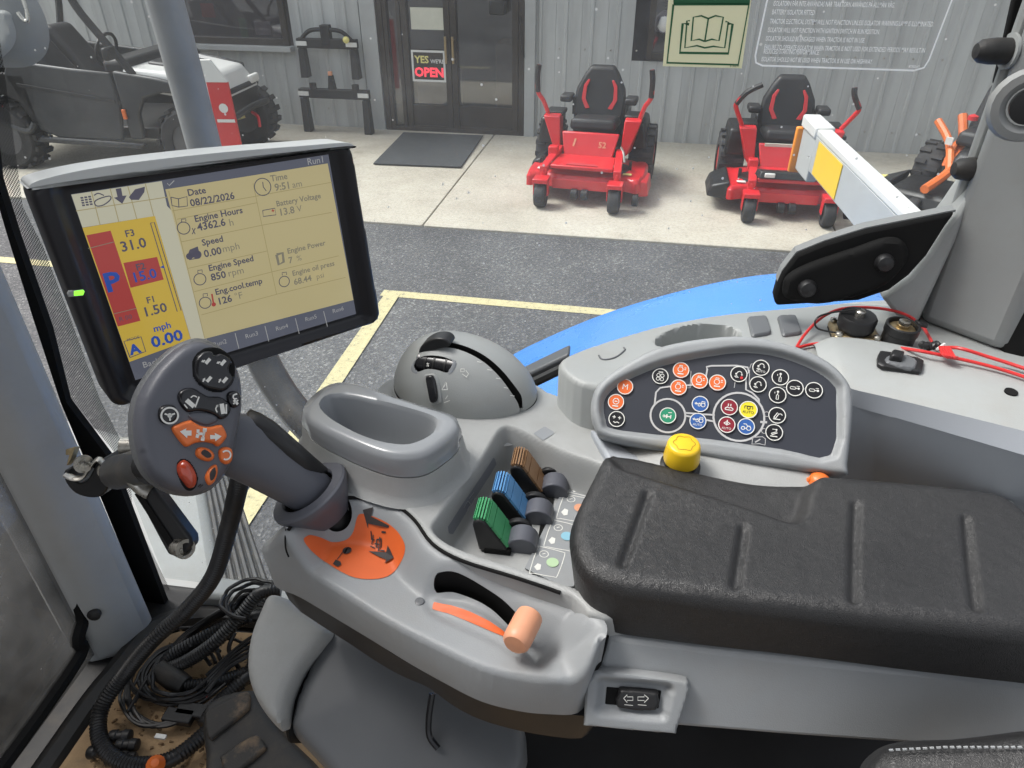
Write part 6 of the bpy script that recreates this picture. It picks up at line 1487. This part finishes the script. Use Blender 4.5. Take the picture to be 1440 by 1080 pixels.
def eng(fl, S, s): fl.ring((-.6*s, .6*s), 2.6*s, .7*s, raw=True); S([(-2, 3.6), (-2, 4.6), (1, 4.6), (1, 3.6)]); S([(3.2, 2.6), (5, 2.6)]); S([(3.2, .8), (5, .8)]); S([(-3, -4), (3, -4)], 1.2)
def M_(fl, S, s): fl.text('M', (0, -2.9*s), 5.8*s, raw=True, align='c')
def park(fl, S, s): fl.ring((0, .6*s), 3.0*s, .8*s, raw=True); S([(-1.4, .6), (1.4, .6)], 1.0); S([(-3, -4.4), (3, -4.4)], 1.2)
def fans(fl, S, s):
    for a, e in ((-2.8, 1.8), (2.8, 1.6)): S([(a-1.6, e), (a+1.6, e)]); S([(a, e-1.6), (a, e+1.6)])
    S([(-3, -3), (-1, -4), (1, -3), (3, -4)], .8)
def quadf(fl, S, s):
    for a, e in ((-2, .8), (2, .8), (-2, -3), (2, -3)): fl.ring((a*s, e*s), 1.7*s, .6*s, raw=True)
    S([(-2.2, 4.2), (2.2, 4.4)], 1.0)
def trac(fl, S, s): S([(-4.5, 0), (-2, 0)], 1.0); fl._add(np.array([(-5.6*s, 0), (-3.6*s, 1.6*s), (-3.6*s, -1.6*s)]), [(0, 2, 1)]); fl.ring((-.8*s, -1.2*s), 1.2*s, .6*s, raw=True); fl.ring((3*s, -.8*s), 1.9*s, .7*s, raw=True); S([(-1.5, .6), (1.2, .8), (1.5, 2.8), (4.5, 2.6), (4.6, .8)], .7)
def auto(fn):
    def f(fl, S, s): 
        n = len(fl.V); fn(fl, S, s)
        for i in range(n, len(fl.V)): fl.V[i] = fl.V[i] + FP.v*1.4*s
        fl.text('AUTO', (0, -4.9*s), 2.3*s, raw=True, align='c')
    return f
def axle(fl, S, s): S([(-4, -1.6), (-1.5, 0), (0, -1), (1.5, 0), (4, -1.6)], 1.0); S([(-3.5, -3), (3.5, -3)], .9); S([(-1.2, 1), (-1.2, 3.4)], .9); S([(1.2, 1), (1.2, 3.4)], .9); S([(-4, -1.6), (-3.4, -3)], .8); S([(4, -1.6), (3.4, -3)], .8)
def diff(fl, S, s): S([(-3, 0), (0, 1.8), (3, 0), (0, -1.8), (-3, 0)], .9); fl.disc((0, 0), .9*s, raw=True); S([(0, 1.8), (0, 3.4)], .9)
def pto(fl, S, s): fl.ring((0, 1.8*s), 1.4*s, .7*s, raw=True); S([(-3.6, 3.4), (-3.6, .6)], .6); S([(3.6, 3.4), (3.6, .6)], .6); S([(-3.6, 3.4), (3.6, 3.4)], .6); fl.text('AUTO', (0, -3.6*s), 2.6*s, raw=True, align='c')
def green(fl, S, s): S([(-1, -3), (-1, 1)], 1.4); S([(3, -3), (3, 1)], 1.0); S([(-3.6, -1), (3.6, -1)], 1.2); fl.ring((-3.6*s, -1*s), 1.1*s, .6*s, raw=True); S([(0, 3), (3.6, 3.4)], .8)
def hitch_(fl, S, s): fl.ring((.6*s, .6*s), 2.2*s, .8*s, raw=True, a0=.1, a1=3.0); fl.disc((-2.6*s, 0), 1.0*s, raw=True); S([(-4, -3), (-2, -2), (0, -3.4), (-3, -3.6)], .9); fl._add(np.array([(2*s, .2*s), (4*s, .2*s), (3*s, -1.6*s)]), [(0, 2, 1)])
def cylv(fl, S, s, k=1): S([(-1, -4.4), (1, -4.4), (1, 0), (-1, 0)], .7, closed=True); S([(0, 0), (0, 3)], .8); fl.disc((0, 3.4*s), 1.1*s, raw=True); S([(-2.8, .2+k), (-2.8, 3)], .6)
def cylh(fl, S, s): S([(-4.6, -.2), (-3.8, 1), (.4, 1), (.4, -1.4), (-3.8, -1.4)], .7, closed=True); S([(.4, -.2), (3, -.2)], .8); fl.disc((3.6*s, -.2*s), 1.1*s, raw=True); S([(1.4, 2), (4.4, 2)], .6)
def impl(fl, S, s): S([(-3, -2.6), (0, 2.6), (1.6, 1.8), (-1.2, -3.2)], .8, closed=True); S([(-3.4, -4), (3.4, -4)], .9); fl.ring((3*s, 0), 1.8*s, .7*s, raw=True, a0=.2, a1=2.4)
def impf(fl, S, s): S([(-2.6, -1.4), (2.4, 1), (3, -.2), (-1.8, -2.6)], .8, closed=True); S([(-3.4, -4), (3.4, -4)], .9); S([(-2, 3), (1.4, 3)], .7); fl.disc((1.8*s, 2.8*s), .9*s, raw=True)
def rear4(fl, S, s): fl.ring((-2.8*s, -2*s), 1.6*s, .7*s, raw=True); fl.ring((2.6*s, -1.6*s), 2.0*s, .7*s, raw=True); S([(-2.8, 2.4), (0, 2.4), (1, .6), (4, .8)], .8); S([(-1, -2), (.8, -2)], .8)
for x, y, m, f in ((310, 326, 'key_orange', M_), (270, 393, 'key_orange', park), (273, 468, 'key_black', fans), (465, 280, 'key_black', quadf), (556, 253, 'key_orange', eng), (545, 329, 'key_orange', eng), (637, 300, 'key_orange', eng), (716, 308, 'key_orange', eng),
                  (640, 402, 'key_blue', trac), (630, 477, 'key_blue', auto(trac)), (498, 453, 'key_green', green), (768, 416, 'key_red', axle), (757, 493, 'key_red', auto(diff)), (842, 501, 'key_blue', rear4),
                  (810, 271, 'key_black', hitch_), (907, 243, 'key_black', auto(hitch_)), (894, 316, 'key_black', hitch_), (992, 285, 'key_black', cylv), (980, 363, 'key_black', cylv), (1056, 332, 'key_black', cylh), (1140, 342, 'key_black', cylh), (978, 452, 'key_black', impl), (965, 527, 'key_black', impf)):
    key(x, y, m, f)
key(852, 427, 'key_yellow', pto, r=.0088, ink='ink_black')
Flat(FP, .0022).disc(z6(821, 288), .0015).build('warning_dot', M('red_wire'), icp)

# panel foot: shelf carrying the two knobs
shf = [(830, 600), (900, 640), (985, 652), (1190, 682), (1192, 700), (1000, 690), (860, 655)]
V = [pz(a, b, 1.938) for a, b in shf]; MB().prism(V[::-1], (0, 0, -.03)).build('shelf', M('side_wall_blue_grey'), icp, bevel=.004)
o = pz(957, 651, 1.951)
kp = MB().lathe([(.0172, .005), (.0176, .008), (.0160, .023), (.0150, .0255), (.013, .0266), (0, .0268)], o, (0, -.1, 1), 40).build('yellow_knob', mat('knob_yellow', (.80, .52, .02), .32, var=.05), icp, label='yellow round push knob on a black collar')
MB().lathe([(.0195, -.012), (.0195, -.002), (.0165, .0), (.0165, .006)], o, (0, -.1, 1), 32).build('collar', M('plastic_black'), kp)
kf = Frame(o+np.array([0, -.00266, .0266]), (1, 0, 0), (0, 1, .1)); fl = Flat(kf, .0003)
fl.stroke([(.0095*math.cos(q)*(1+.10*math.cos(6*q)), .0095*math.sin(q)*(1+.10*math.cos(6*q))) for q in np.linspace(0, 2*math.pi, 49)][:-1], .0006, raw=True, closed=True); fl.build('mark', mat('knob_ink', (.35, .2, .01), .5), kp)
o = pz(1149, 684, 1.938)
ok = MB().lathe([(.0085, -.004), (.0100, .0), (.0105, .006), (.0085, .012), (.005, .0145), (0, .015)], o, (0, -.1, 1), 24).build('orange_knob', M('orange_plastic'), icp, label='small orange lobed knob at the panel foot')
for k in range(6):
    q = k*math.pi/3; MB().lathe([(0, .0), (.0030, .003), (.0028, .009), (0, .012)], o+np.array([.009*math.cos(q), .009*math.sin(q), 0]), (0, -.1, 1), 10).build('lobe', M('orange_plastic'), ok)

# ================================================================== side console over the fender
sc_ = root('side_console', 'light grey moulded side console along the window with blank covers', 'console', tuple(pz(1000, 470, 1.8)))
zL = 1.985
SCO = [(786, 508), (800, 498), (830, 486), (880, 470), (935, 455), (1000, 443), (1060, 436), (1130, 430), (1240, 420), (1330, 425), (1560, 470), (1640, 560), (1640, 590), (1440, 545), (1190, 512), (1060, 520), (1000, 535), (880, 545), (820, 540), (792, 522)]
scP = spline(np.array([pz(a, b, zL)[:2] for a, b in SCO]), 3, True)
cupP = zpoly([(922, 484), (925, 476), (945, 464), (980, 456), (1015, 457), (1038, 464), (1042, 474), (1035, 480), (1000, 490), (950, 492)], zL)
def zside(P, d=None):
    s, _ = sdf(P, cupP); return zL - .045*sst(0, .006, s)
V, Fc = hf(scP, lambda P, d: zside(P)-edge(d, .006), .003, 1.80); MB().add(V, Fc).build('top_shell', M('plastic_light'), sc_, smooth=50)
# raised housing with the rocker switch, and the wall below it
L1 = [(1146, 486, 2.004), (1162, 479, 2.006), (1182, 476, 2.008), (1250, 484, 2.008), (1440, 522, 2.008), (1600, 556, 2.008)]
L2 = [(1150, 500, 2.004), (1168, 500, 2.006), (1192, 505, 2.006), (1260, 522, 2.006), (1440, 563, 2.006), (1600, 600, 2.006)]
L3 = [(1160, 532, 1.99), (1185, 540, 1.992), (1202, 548, 1.994), (1262, 562, 1.994), (1440, 606, 1.994), (1600, 646, 1.994)]
L4 = [(1165, 560, 1.975), (1186, 566, 1.975), (1202, 571, 1.975), (1262, 588, 1.975), (1440, 640, 1.975), (1600, 688, 1.975)]
L5 = [(1165, 700, 1.84), (1186, 703, 1.84), (1202, 705, 1.84), (1262, 716, 1.84), (1440, 760, 1.84), (1600, 800, 1.84)]
L0 = [(1142, 484, 1.98), (1160, 476, 1.98), (1182, 472, 1.98), (1250, 480, 1.98), (1440, 518, 1.98), (1600, 552, 1.98)]
def strips(rows, sub=4): 
    A = [spline(np.array([pz(*q) for q in r]), sub) for r in rows]; n = len(A[0]); b = MB(); V = np.vstack(A)
    b.add(V, [(i*n+k, i*n+k+1, (i+1)*n+k+1, (i+1)*n+k)[::-1] for i in range(len(A)-1) for k in range(n-1)]); return b
rows = [L0, L1, L2, L3]; o = strips(rows).build('switch_housing', M('plastic_light'), sc_, smooth=60)
o2 = strips([L3, [(a, b+1, z-.001) for a, b, z in L4]]).build('housing_front', M('side_wall_blue_grey'), sc_, smooth=60)
strips([[(1060, 560, 1.972)]+L4[2:], [(1060, 700, 1.84)]+L5[2:]]).build('side_wall', M('side_wall_blue_grey'), sc_, smooth=60)
for c4 in ([(1050, 448), (1078, 446), (1085, 471), (1057, 476)], [(1092, 446), (1119, 445), (1128, 471), (1100, 475)]):
    f = Frame((0, 0, zL), (1, 0, 0), (0, 1, 0)); pillow('blank_cover', f, np.array([p for p in rrect([f.px(*q) for q in c4], .006)]), M('plastic_shell'), sc_, height=.004, r=.0025, res=.0016, world=True, sub=0)
# hand-latch outline pressed in the nose
MB().tube([np.append(pz(a, b, zL)[:2], zL+.0002) for a, b in ((842, 500), (848, 506), (865, 503), (878, 493), (877, 489))], .0012, 6, sub=4).build('latch_groove', M('plastic_shell'), sc_)
# screw hole
MB().lathe([(.006, -.001), (.006, .0006), (0, .0007)], pz(1422, 551, 2.0075), (0, -.1, 1), 20).build('screw_hole', M('matte_black'), sc_)
# rocker switch
rsF = Frame(pz(1265, 511, 2.008), PU*.97+np.array([0, -.05, 0]), (0, 1, .02))
rsw = root('rocker_switch', 'black rocker switch set in the light grey side console', 'switch', tuple(pz(1265, 515, 2.0)))
pillow('plate', rsF, [(1233, 504), (1237, 496), (1290, 506), (1298, 510), (1296, 523), (1292, 526), (1240, 518), (1233, 514)], M('plastic_black'), rsw, height=.004, r=.0015, sub=0)
pillow('rocker', rsF.shift(.003), [(1246, 512), (1247, 503), (1262, 499), (1287, 507), (1288, 516), (1280, 521)], M('plastic_shell'), rsw, height=.003, r=.002, sub=2)
MB().hexa([rsF.p3(rsF.px(a, b), .004) for a, b in ((1247, 514), (1266, 517), (1268, 505), (1249, 502))], [rsF.p3(rsF.px(a, b)+np.array([0, -.001]), .013) for a, b in ((1249, 513), (1262, 515), (1268, 508), (1252, 504))]).build('toggle', M('plastic_black'), rsw, bevel=.002)
# sockets
sk = root('round_socket', 'black capped round power socket on square flange on the side console', 'socket', tuple(pz(1196, 480, zL)))
cz = pz(1198, 474, zL)
q4 = [np.array([-.026, -.02]), np.array([.026, -.024]), np.array([.028, .02]), np.array([-.024, .024])]
MB().prism([cz+np.append(q, 0) for q in q4], (0, 0, .010)).build('flange', M('brass'), sk, bevel=.004)
MB().prism([cz+np.append(q*.98, -.004) for q in q4], (0, 0, .010)).build('gasket', M('rubber'), sk, bevel=.003)
MB().lathe([(.018, .010), (.018, .014), (.0205, .015), (.021, .027), (.019, .030), (.0, .0305)], cz, (0, -.05, 1), 36).build('cap', M('plastic_black'), sk)
MB().lathe([(.0055, .030), (.0055, .036), (.004, .0375), (0, .038)], cz+np.array([0, -.002, 0]), (0, -.05, 1), 16).build('rivet', M('steel'), sk)
for q in q4: MB().lathe([(.0042, .010), (.0042, .013), (.002, .0145)], cz+np.append(q*.78, 0), (0, 0, 1), 12).build('screw', M('steel'), sk)
MB().tube([cz+np.array([0, -.002, .038]), pz(1168, 440, 2.015), pz(1148, 448, 2.01), pz(1150, 462, 2.0), cz+np.array([-.02, -.015, .012])], .0011, 5).build('cap_tether', M('cable_black'), sk)
s2_ = root('accessory_socket', 'black accessory socket with steel centre pin on the side console', 'socket', tuple(pz(1262, 484, zL)))
cz2 = pz(1258, 486, zL)
MB().lathe([(.0175, -.004), (.0175, .018), (.0185, .019), (.0185, .028), (.017, .029), (.0155, .0285), (.015, .020), (0, .019)], cz2, (.05, -.05, 1), 36).build('barrel', M('plastic_black'), s2_)
MB().lathe([(.0140, .019), (.0140, .0245), (.007, .0255), (.007, .029), (.0035, .0295), (0, .028)], cz2, (.05, -.05, 1), 28).build('insert', M('brass'), s2_)
MB().lathe([(.0062, .0275), (.0062, .033), (.003, .034), (.003, .030)], cz2, (.05, -.05, 1), 18).build('centre_pin', M('steel'), s2_)
MB().prism([cz2+np.array(q) for q in ((.018, .0, .026), (.030, .004, .022), (.031, .012, .022), (.016, .010, .026))], (0, 0, .005)).build('lid_hinge', M('plastic_black'), s2_, bevel=.0015)
# red wire looped over the sockets
rw_ = root('red_wire', 'thin red wire looped over the sockets on the side console', 'wire', tuple(pz(1300, 500, zL)))
zz = zL+.004
MB().tube([pz(1120, 489, zz), pz(1132, 470, zz+.004), pz(1155, 447, zz+.01), pz(1185, 434, zz+.014), pz(1230, 433, zz+.016), pz(1270, 441, zz+.016), pz(1296, 458, zz+.01), pz(1312, 483, zz+.006), pz(1325, 494, zz+.006)], .0018, 8).build('strand', M('red_wire'), rw_)
MB().tube([pz(1122, 489, zz), pz(1142, 484, zz), pz(1165, 482, zz+.001), pz(1185, 483, zz-.02)], .0018, 8).build('strand', M('red_wire'), rw_)
MB().tube([pz(1240, 486, zz+.005), pz(1290, 493, 2.014), pz(1335, 502, 2.014), pz(1380, 512, 2.013), pz(1440, 530, 2.012), pz(1560, 575, 2.012)], .0019, 8).build('strand', M('red_wire'), rw_)
MB().tube([pz(1318, 492, zz+.006), pz(1345, 489, 2.016), pz(1390, 502, 2.015), pz(1440, 518, 2.014), pz(1560, 560, 2.014)], .0019, 8).build('strand', M('red_wire'), rw_)
for k in range(5): MB().tube([pz(1322+k*3, 488, 2.018), pz(1326+k*4, 498+k, 2.019), pz(1334+k*3, 503, 2.017)], .0017, 6).build('knot', M('red_wire'), rw_)
for k in range(5):
    c = pz(1297+k*5, 487-abs(k-2), 2.004+.001*(k % 2)); MB().lathe([(0, -.004), (.004, -.003), (.0045, .002), (0, .005)], c, (rnd.uniform(-1, 1), rnd.uniform(-1, 1), .6), 8).build('clip', M('plastic_black'), rw_)
MB().tube([pz(1318, 491, 2.013), pz(1328, 484, 2.014)], .0018, 6, sub=1).build('clip', M('sign_white'), rw_)

# ================================================================== hoses and cables on the cab floor
zf = FLOOR+.026
ho_ = root('conduit_hose', 'black corrugated conduit hose hanging down and curling round the coiled cables', 'hose', tuple(pz(200, 1000, FLOOR)))
hp_ = [pd(345, 640, .93), pd(334, 690, .98), pd(322, 740, 1.05), pd(300, 810, 1.12), pd(262, 858, 1.16), pd(215, 900, 1.17), pz(175, 948, zf+.06), pz(148, 985, zf+.03), pz(138, 1020, zf+.015), pz(148, 1055, zf+.01), pz(185, 1075, zf+.01), pz(240, 1068, zf+.01), pz(290, 1030, zf+.01), pz(330, 990, zf+.01)]
MB().tube(hp_, .0135, 12, sub=10, rib=.0055).build('conduit', M('cable_black'), ho_, smooth=60)
cb = root('coiled_conduit', 'thick corrugated conduit looped on the dirty floor beside the support shells', 'cable', tuple(pz(320, 930, FLOOR)))
MB().tube([pz(400, 870, zf+.04), pz(360, 866, zf+.06), pz(320, 880, zf+.05), pz(270, 905, zf+.04), pz(238, 925, zf+.025), pz(235, 938, zf+.015), pz(262, 930, zf+.03), pz(300, 905, zf+.06), pz(335, 870, zf+.09), pz(365, 835, zf+.12), pz(395, 830, zf+.12)], .0125, 12, sub=10, rib=.0052).build('conduit', M('cable_black'), cb, smooth=60)
MB().tube([pz(395, 925, zf+.015), pz(350, 944, zf+.012), pz(300, 960, zf+.012), pz(262, 965, zf+.012)], .0115, 12, sub=10, rib=.005).build('conduit', M('cable_black'), cb, smooth=60)
MB().tube([pz(262, 965, zf+.012), pz(245, 955, zf+.014), pz(226, 942, zf+.016)], [.016, .02, .019], 12, sub=4).build('connector_boot', M('rubber'), cb)
MB().tube([pz(405, 905, zf+.015), pz(350, 950, zf+.02), pz(310, 985, zf+.012), pz(285, 1020, zf+.012)], .0115, 12, sub=10, rib=.005).build('conduit', M('cable_black'), cb, smooth=60)
wr = root('coiled_wires', 'bundle of thin black wires coiled in loops on the dirty floor', 'cable', tuple(pz(230, 950, FLOOR)))
rr_ = random.Random(3)
def loop(cx, cy, rx, ry, z, a0, a1, r=.0034, n=14, jit=2.0, rot=0):
    pts = []
    for t in np.linspace(a0, a1, n):
        x, y = rx*math.cos(t), ry*math.sin(t); c, s = math.cos(rot), math.sin(rot)
        pts.append(pz(cx+c*x-s*y+rr_.uniform(-jit, jit), cy+s*x+c*y+rr_.uniform(-jit, jit), z+rr_.uniform(0, .008)))
    MB().tube(pts, r, 7, sub=5).build('wire', M('cable_black'), wr)
for k in range(5): loop(258+rr_.uniform(-4, 4), 945+rr_.uniform(-3, 3), 62-k*5, 42-k*3.4, zf+.004+.004*k, .2+rr_.uniform(0, .6), 5.6+rr_.uniform(0, .8), .0034, rot=-.35)
for k in range(2): loop(262+rr_.uniform(-10, 10), 938+rr_.uniform(-8, 8), rr_.uniform(55, 92), rr_.uniform(34, 56), zf+.006+.003*k, rr_.uniform(0, 3), rr_.uniform(5, 7.5), rr_.choice((.0028, .0034, .0042)), jit=3, rot=rr_.uniform(-.7, -.2))
for k in range(5): MB().tube([pz(180+k*9, 1000-k*12, zf+.01), pz(225+k*7, 930-k*8, zf+.02), pz(290+k*6, 880-k*6, zf+.03+.01*k), pz(350+k*5, 850-k*5, zf+.06), pz(392, 868+k*6, zf+.05), pz(340-k*4, 905+k*8, zf+.025), pz(290, 950+k*6, zf+.02)], rr_.choice((.003, .0038)), 7, sub=6).build('wire', M('cable_black'), wr)
for k in range(4): loop(352+k*2, 842+k*4, 42-k*4, 26-k*2, zf+.10-.01*k, 1.9, 6.0, .0036, rot=-.25)
J = lambda: rr_.uniform(-7, 7)
for k in range(6): MB().tube([pz(205-k*6+J(), 925+k*5+J(), zf), pz(172+k*3+J(), 970+k*3+J(), zf+.008), pz(176+k*5+J(), 1005+k*2+J(), zf+.004), pz(215+k*4+J(), 1022-k*2+J(), zf+.008), pz(280+k*3+J(), 1000-k*3+J(), zf+.012), pz(335+k*2+J(), 968-k*4+J(), zf+.014)], .0030, 7, sub=6).build('wire', M('cable_black'), wr)
MB().tube([pz(330, 890, zf+.03), pz(322, 915, zf+.01), pz(340, 945, zf+.01), pz(352, 960, zf+.006)], .004, 7, sub=6).build('wire', M('cable_black'), wr)
MB().tube([pz(232, 990, zf), pz(258, 982, zf+.012), pz(290, 978, zf+.012)], .003, 6).build('wire', M('cable_black'), wr)
MB().tube([pz(284, 978, zf+.012), pz(292, 981, zf+.012)], .003, 6, sub=1).build('red_end', M('red_wire'), wr)
for (x, y, a) in ((125, 1058, .2), (155, 1036, .1), (165, 1048, .15), (160, 1072, -.2), (150, 1068, 0)):
    c = pz(x, y, zf+.004); dv = unit(pz(x+20, y-2+a*10, zf+.006)-c)
    p = MB().lathe([(.009, 0), (.0105, .002), (.0105, .012), (.0085, .014), (.0085, .022), (.0105, .024), (.0095, .034), (.005, .036)], c, dv, 14).build('plug', M('plastic_black'), wr)
for (x, y) in ((252, 1008), (270, 1000)): MB().box(pz(x, y, zf+.008), (.05, .024, .014)).build('connector', M('plastic_black'), wr, bevel=.002)
MB().box(pz(226, 1036, zf+.012), (.018, .007, .004)).build('tag', M('sign_white'), wr)
fa = MB().lathe([(0, -.005), (.012, 0), (.014, .012), (.006, .022), (0, .023)], pz(220, 1078, zf+.02), (.3, -.2, 1), 14).build('orange_plug', M('orange_plastic'), wr)
# rubber foot rest
fr = root('foot_rest', 'black dusty rubber foot rest with textured pads beside the support', 'foot rest', tuple(pz(360, 1040, FLOOR)))
FF = Frame(pz(350, 1030, 1.40), (1, -.12, -.05), (.1, 1, .25))
pillow('block', FF, [(281, 1010), (288, 988), (310, 974), (340, 967), (356, 968), (372, 990), (400, 1030), (450, 1080), (480, 1130), (300, 1130), (285, 1060)], M('rubber'), fr, height=.0, r=.016, res=.004, bottom=-.14)
for pts in ([(290, 1012), (296, 1000), (340, 976), (352, 977), (352, 995), (346, 1004), (306, 1036), (298, 1042), (292, 1034)], [(312, 1070), (316, 1062), (355, 1037), (366, 1038), (375, 1050), (372, 1058), (335, 1088), (320, 1090)]):
    pillow('tread_pad', FF.shift(-.0005), pts, M('dusty_rubber'), fr, height=.008, r=.003, res=.002, sub=2)

# crumbs of soil and straw on the cab floor: nobody could count them
db = MB(); r5 = random.Random(11)
for k in range(420):
    x, y = r5.uniform(10, 420), r5.uniform(880, 1085); p = pz(x, y, FLOOR+.012)
    if not (-.78 < p[0] < -.2 and .15 < p[1] < .78): continue
    s = r5.uniform(.001, .0042); q = np.array([r5.uniform(-1, 1) for _ in range(3)]); Rm = np.stack([unit(q+(1, 0, 0)), unit(np.cross(q+(1, 0, 0), (0, 0, 1)+q*.1)), unit(np.cross(unit(q+(1, 0, 0)), unit(np.cross(q+(1, 0, 0), (0, 0, 1)+q*.1))))], 1)
    db.box(p, (s*r5.uniform(1, 3), s, s*.8), Rm)
mat('soil', (.24, .16, .09), .95, var=.5, vscale=60)
dbo = db.build('soil_crumbs', M('soil'), None, smooth=0); dbo['kind'] = 'stuff'; tag(dbo, 'crumbs of dry soil scattered over the cab floor', 'soil')
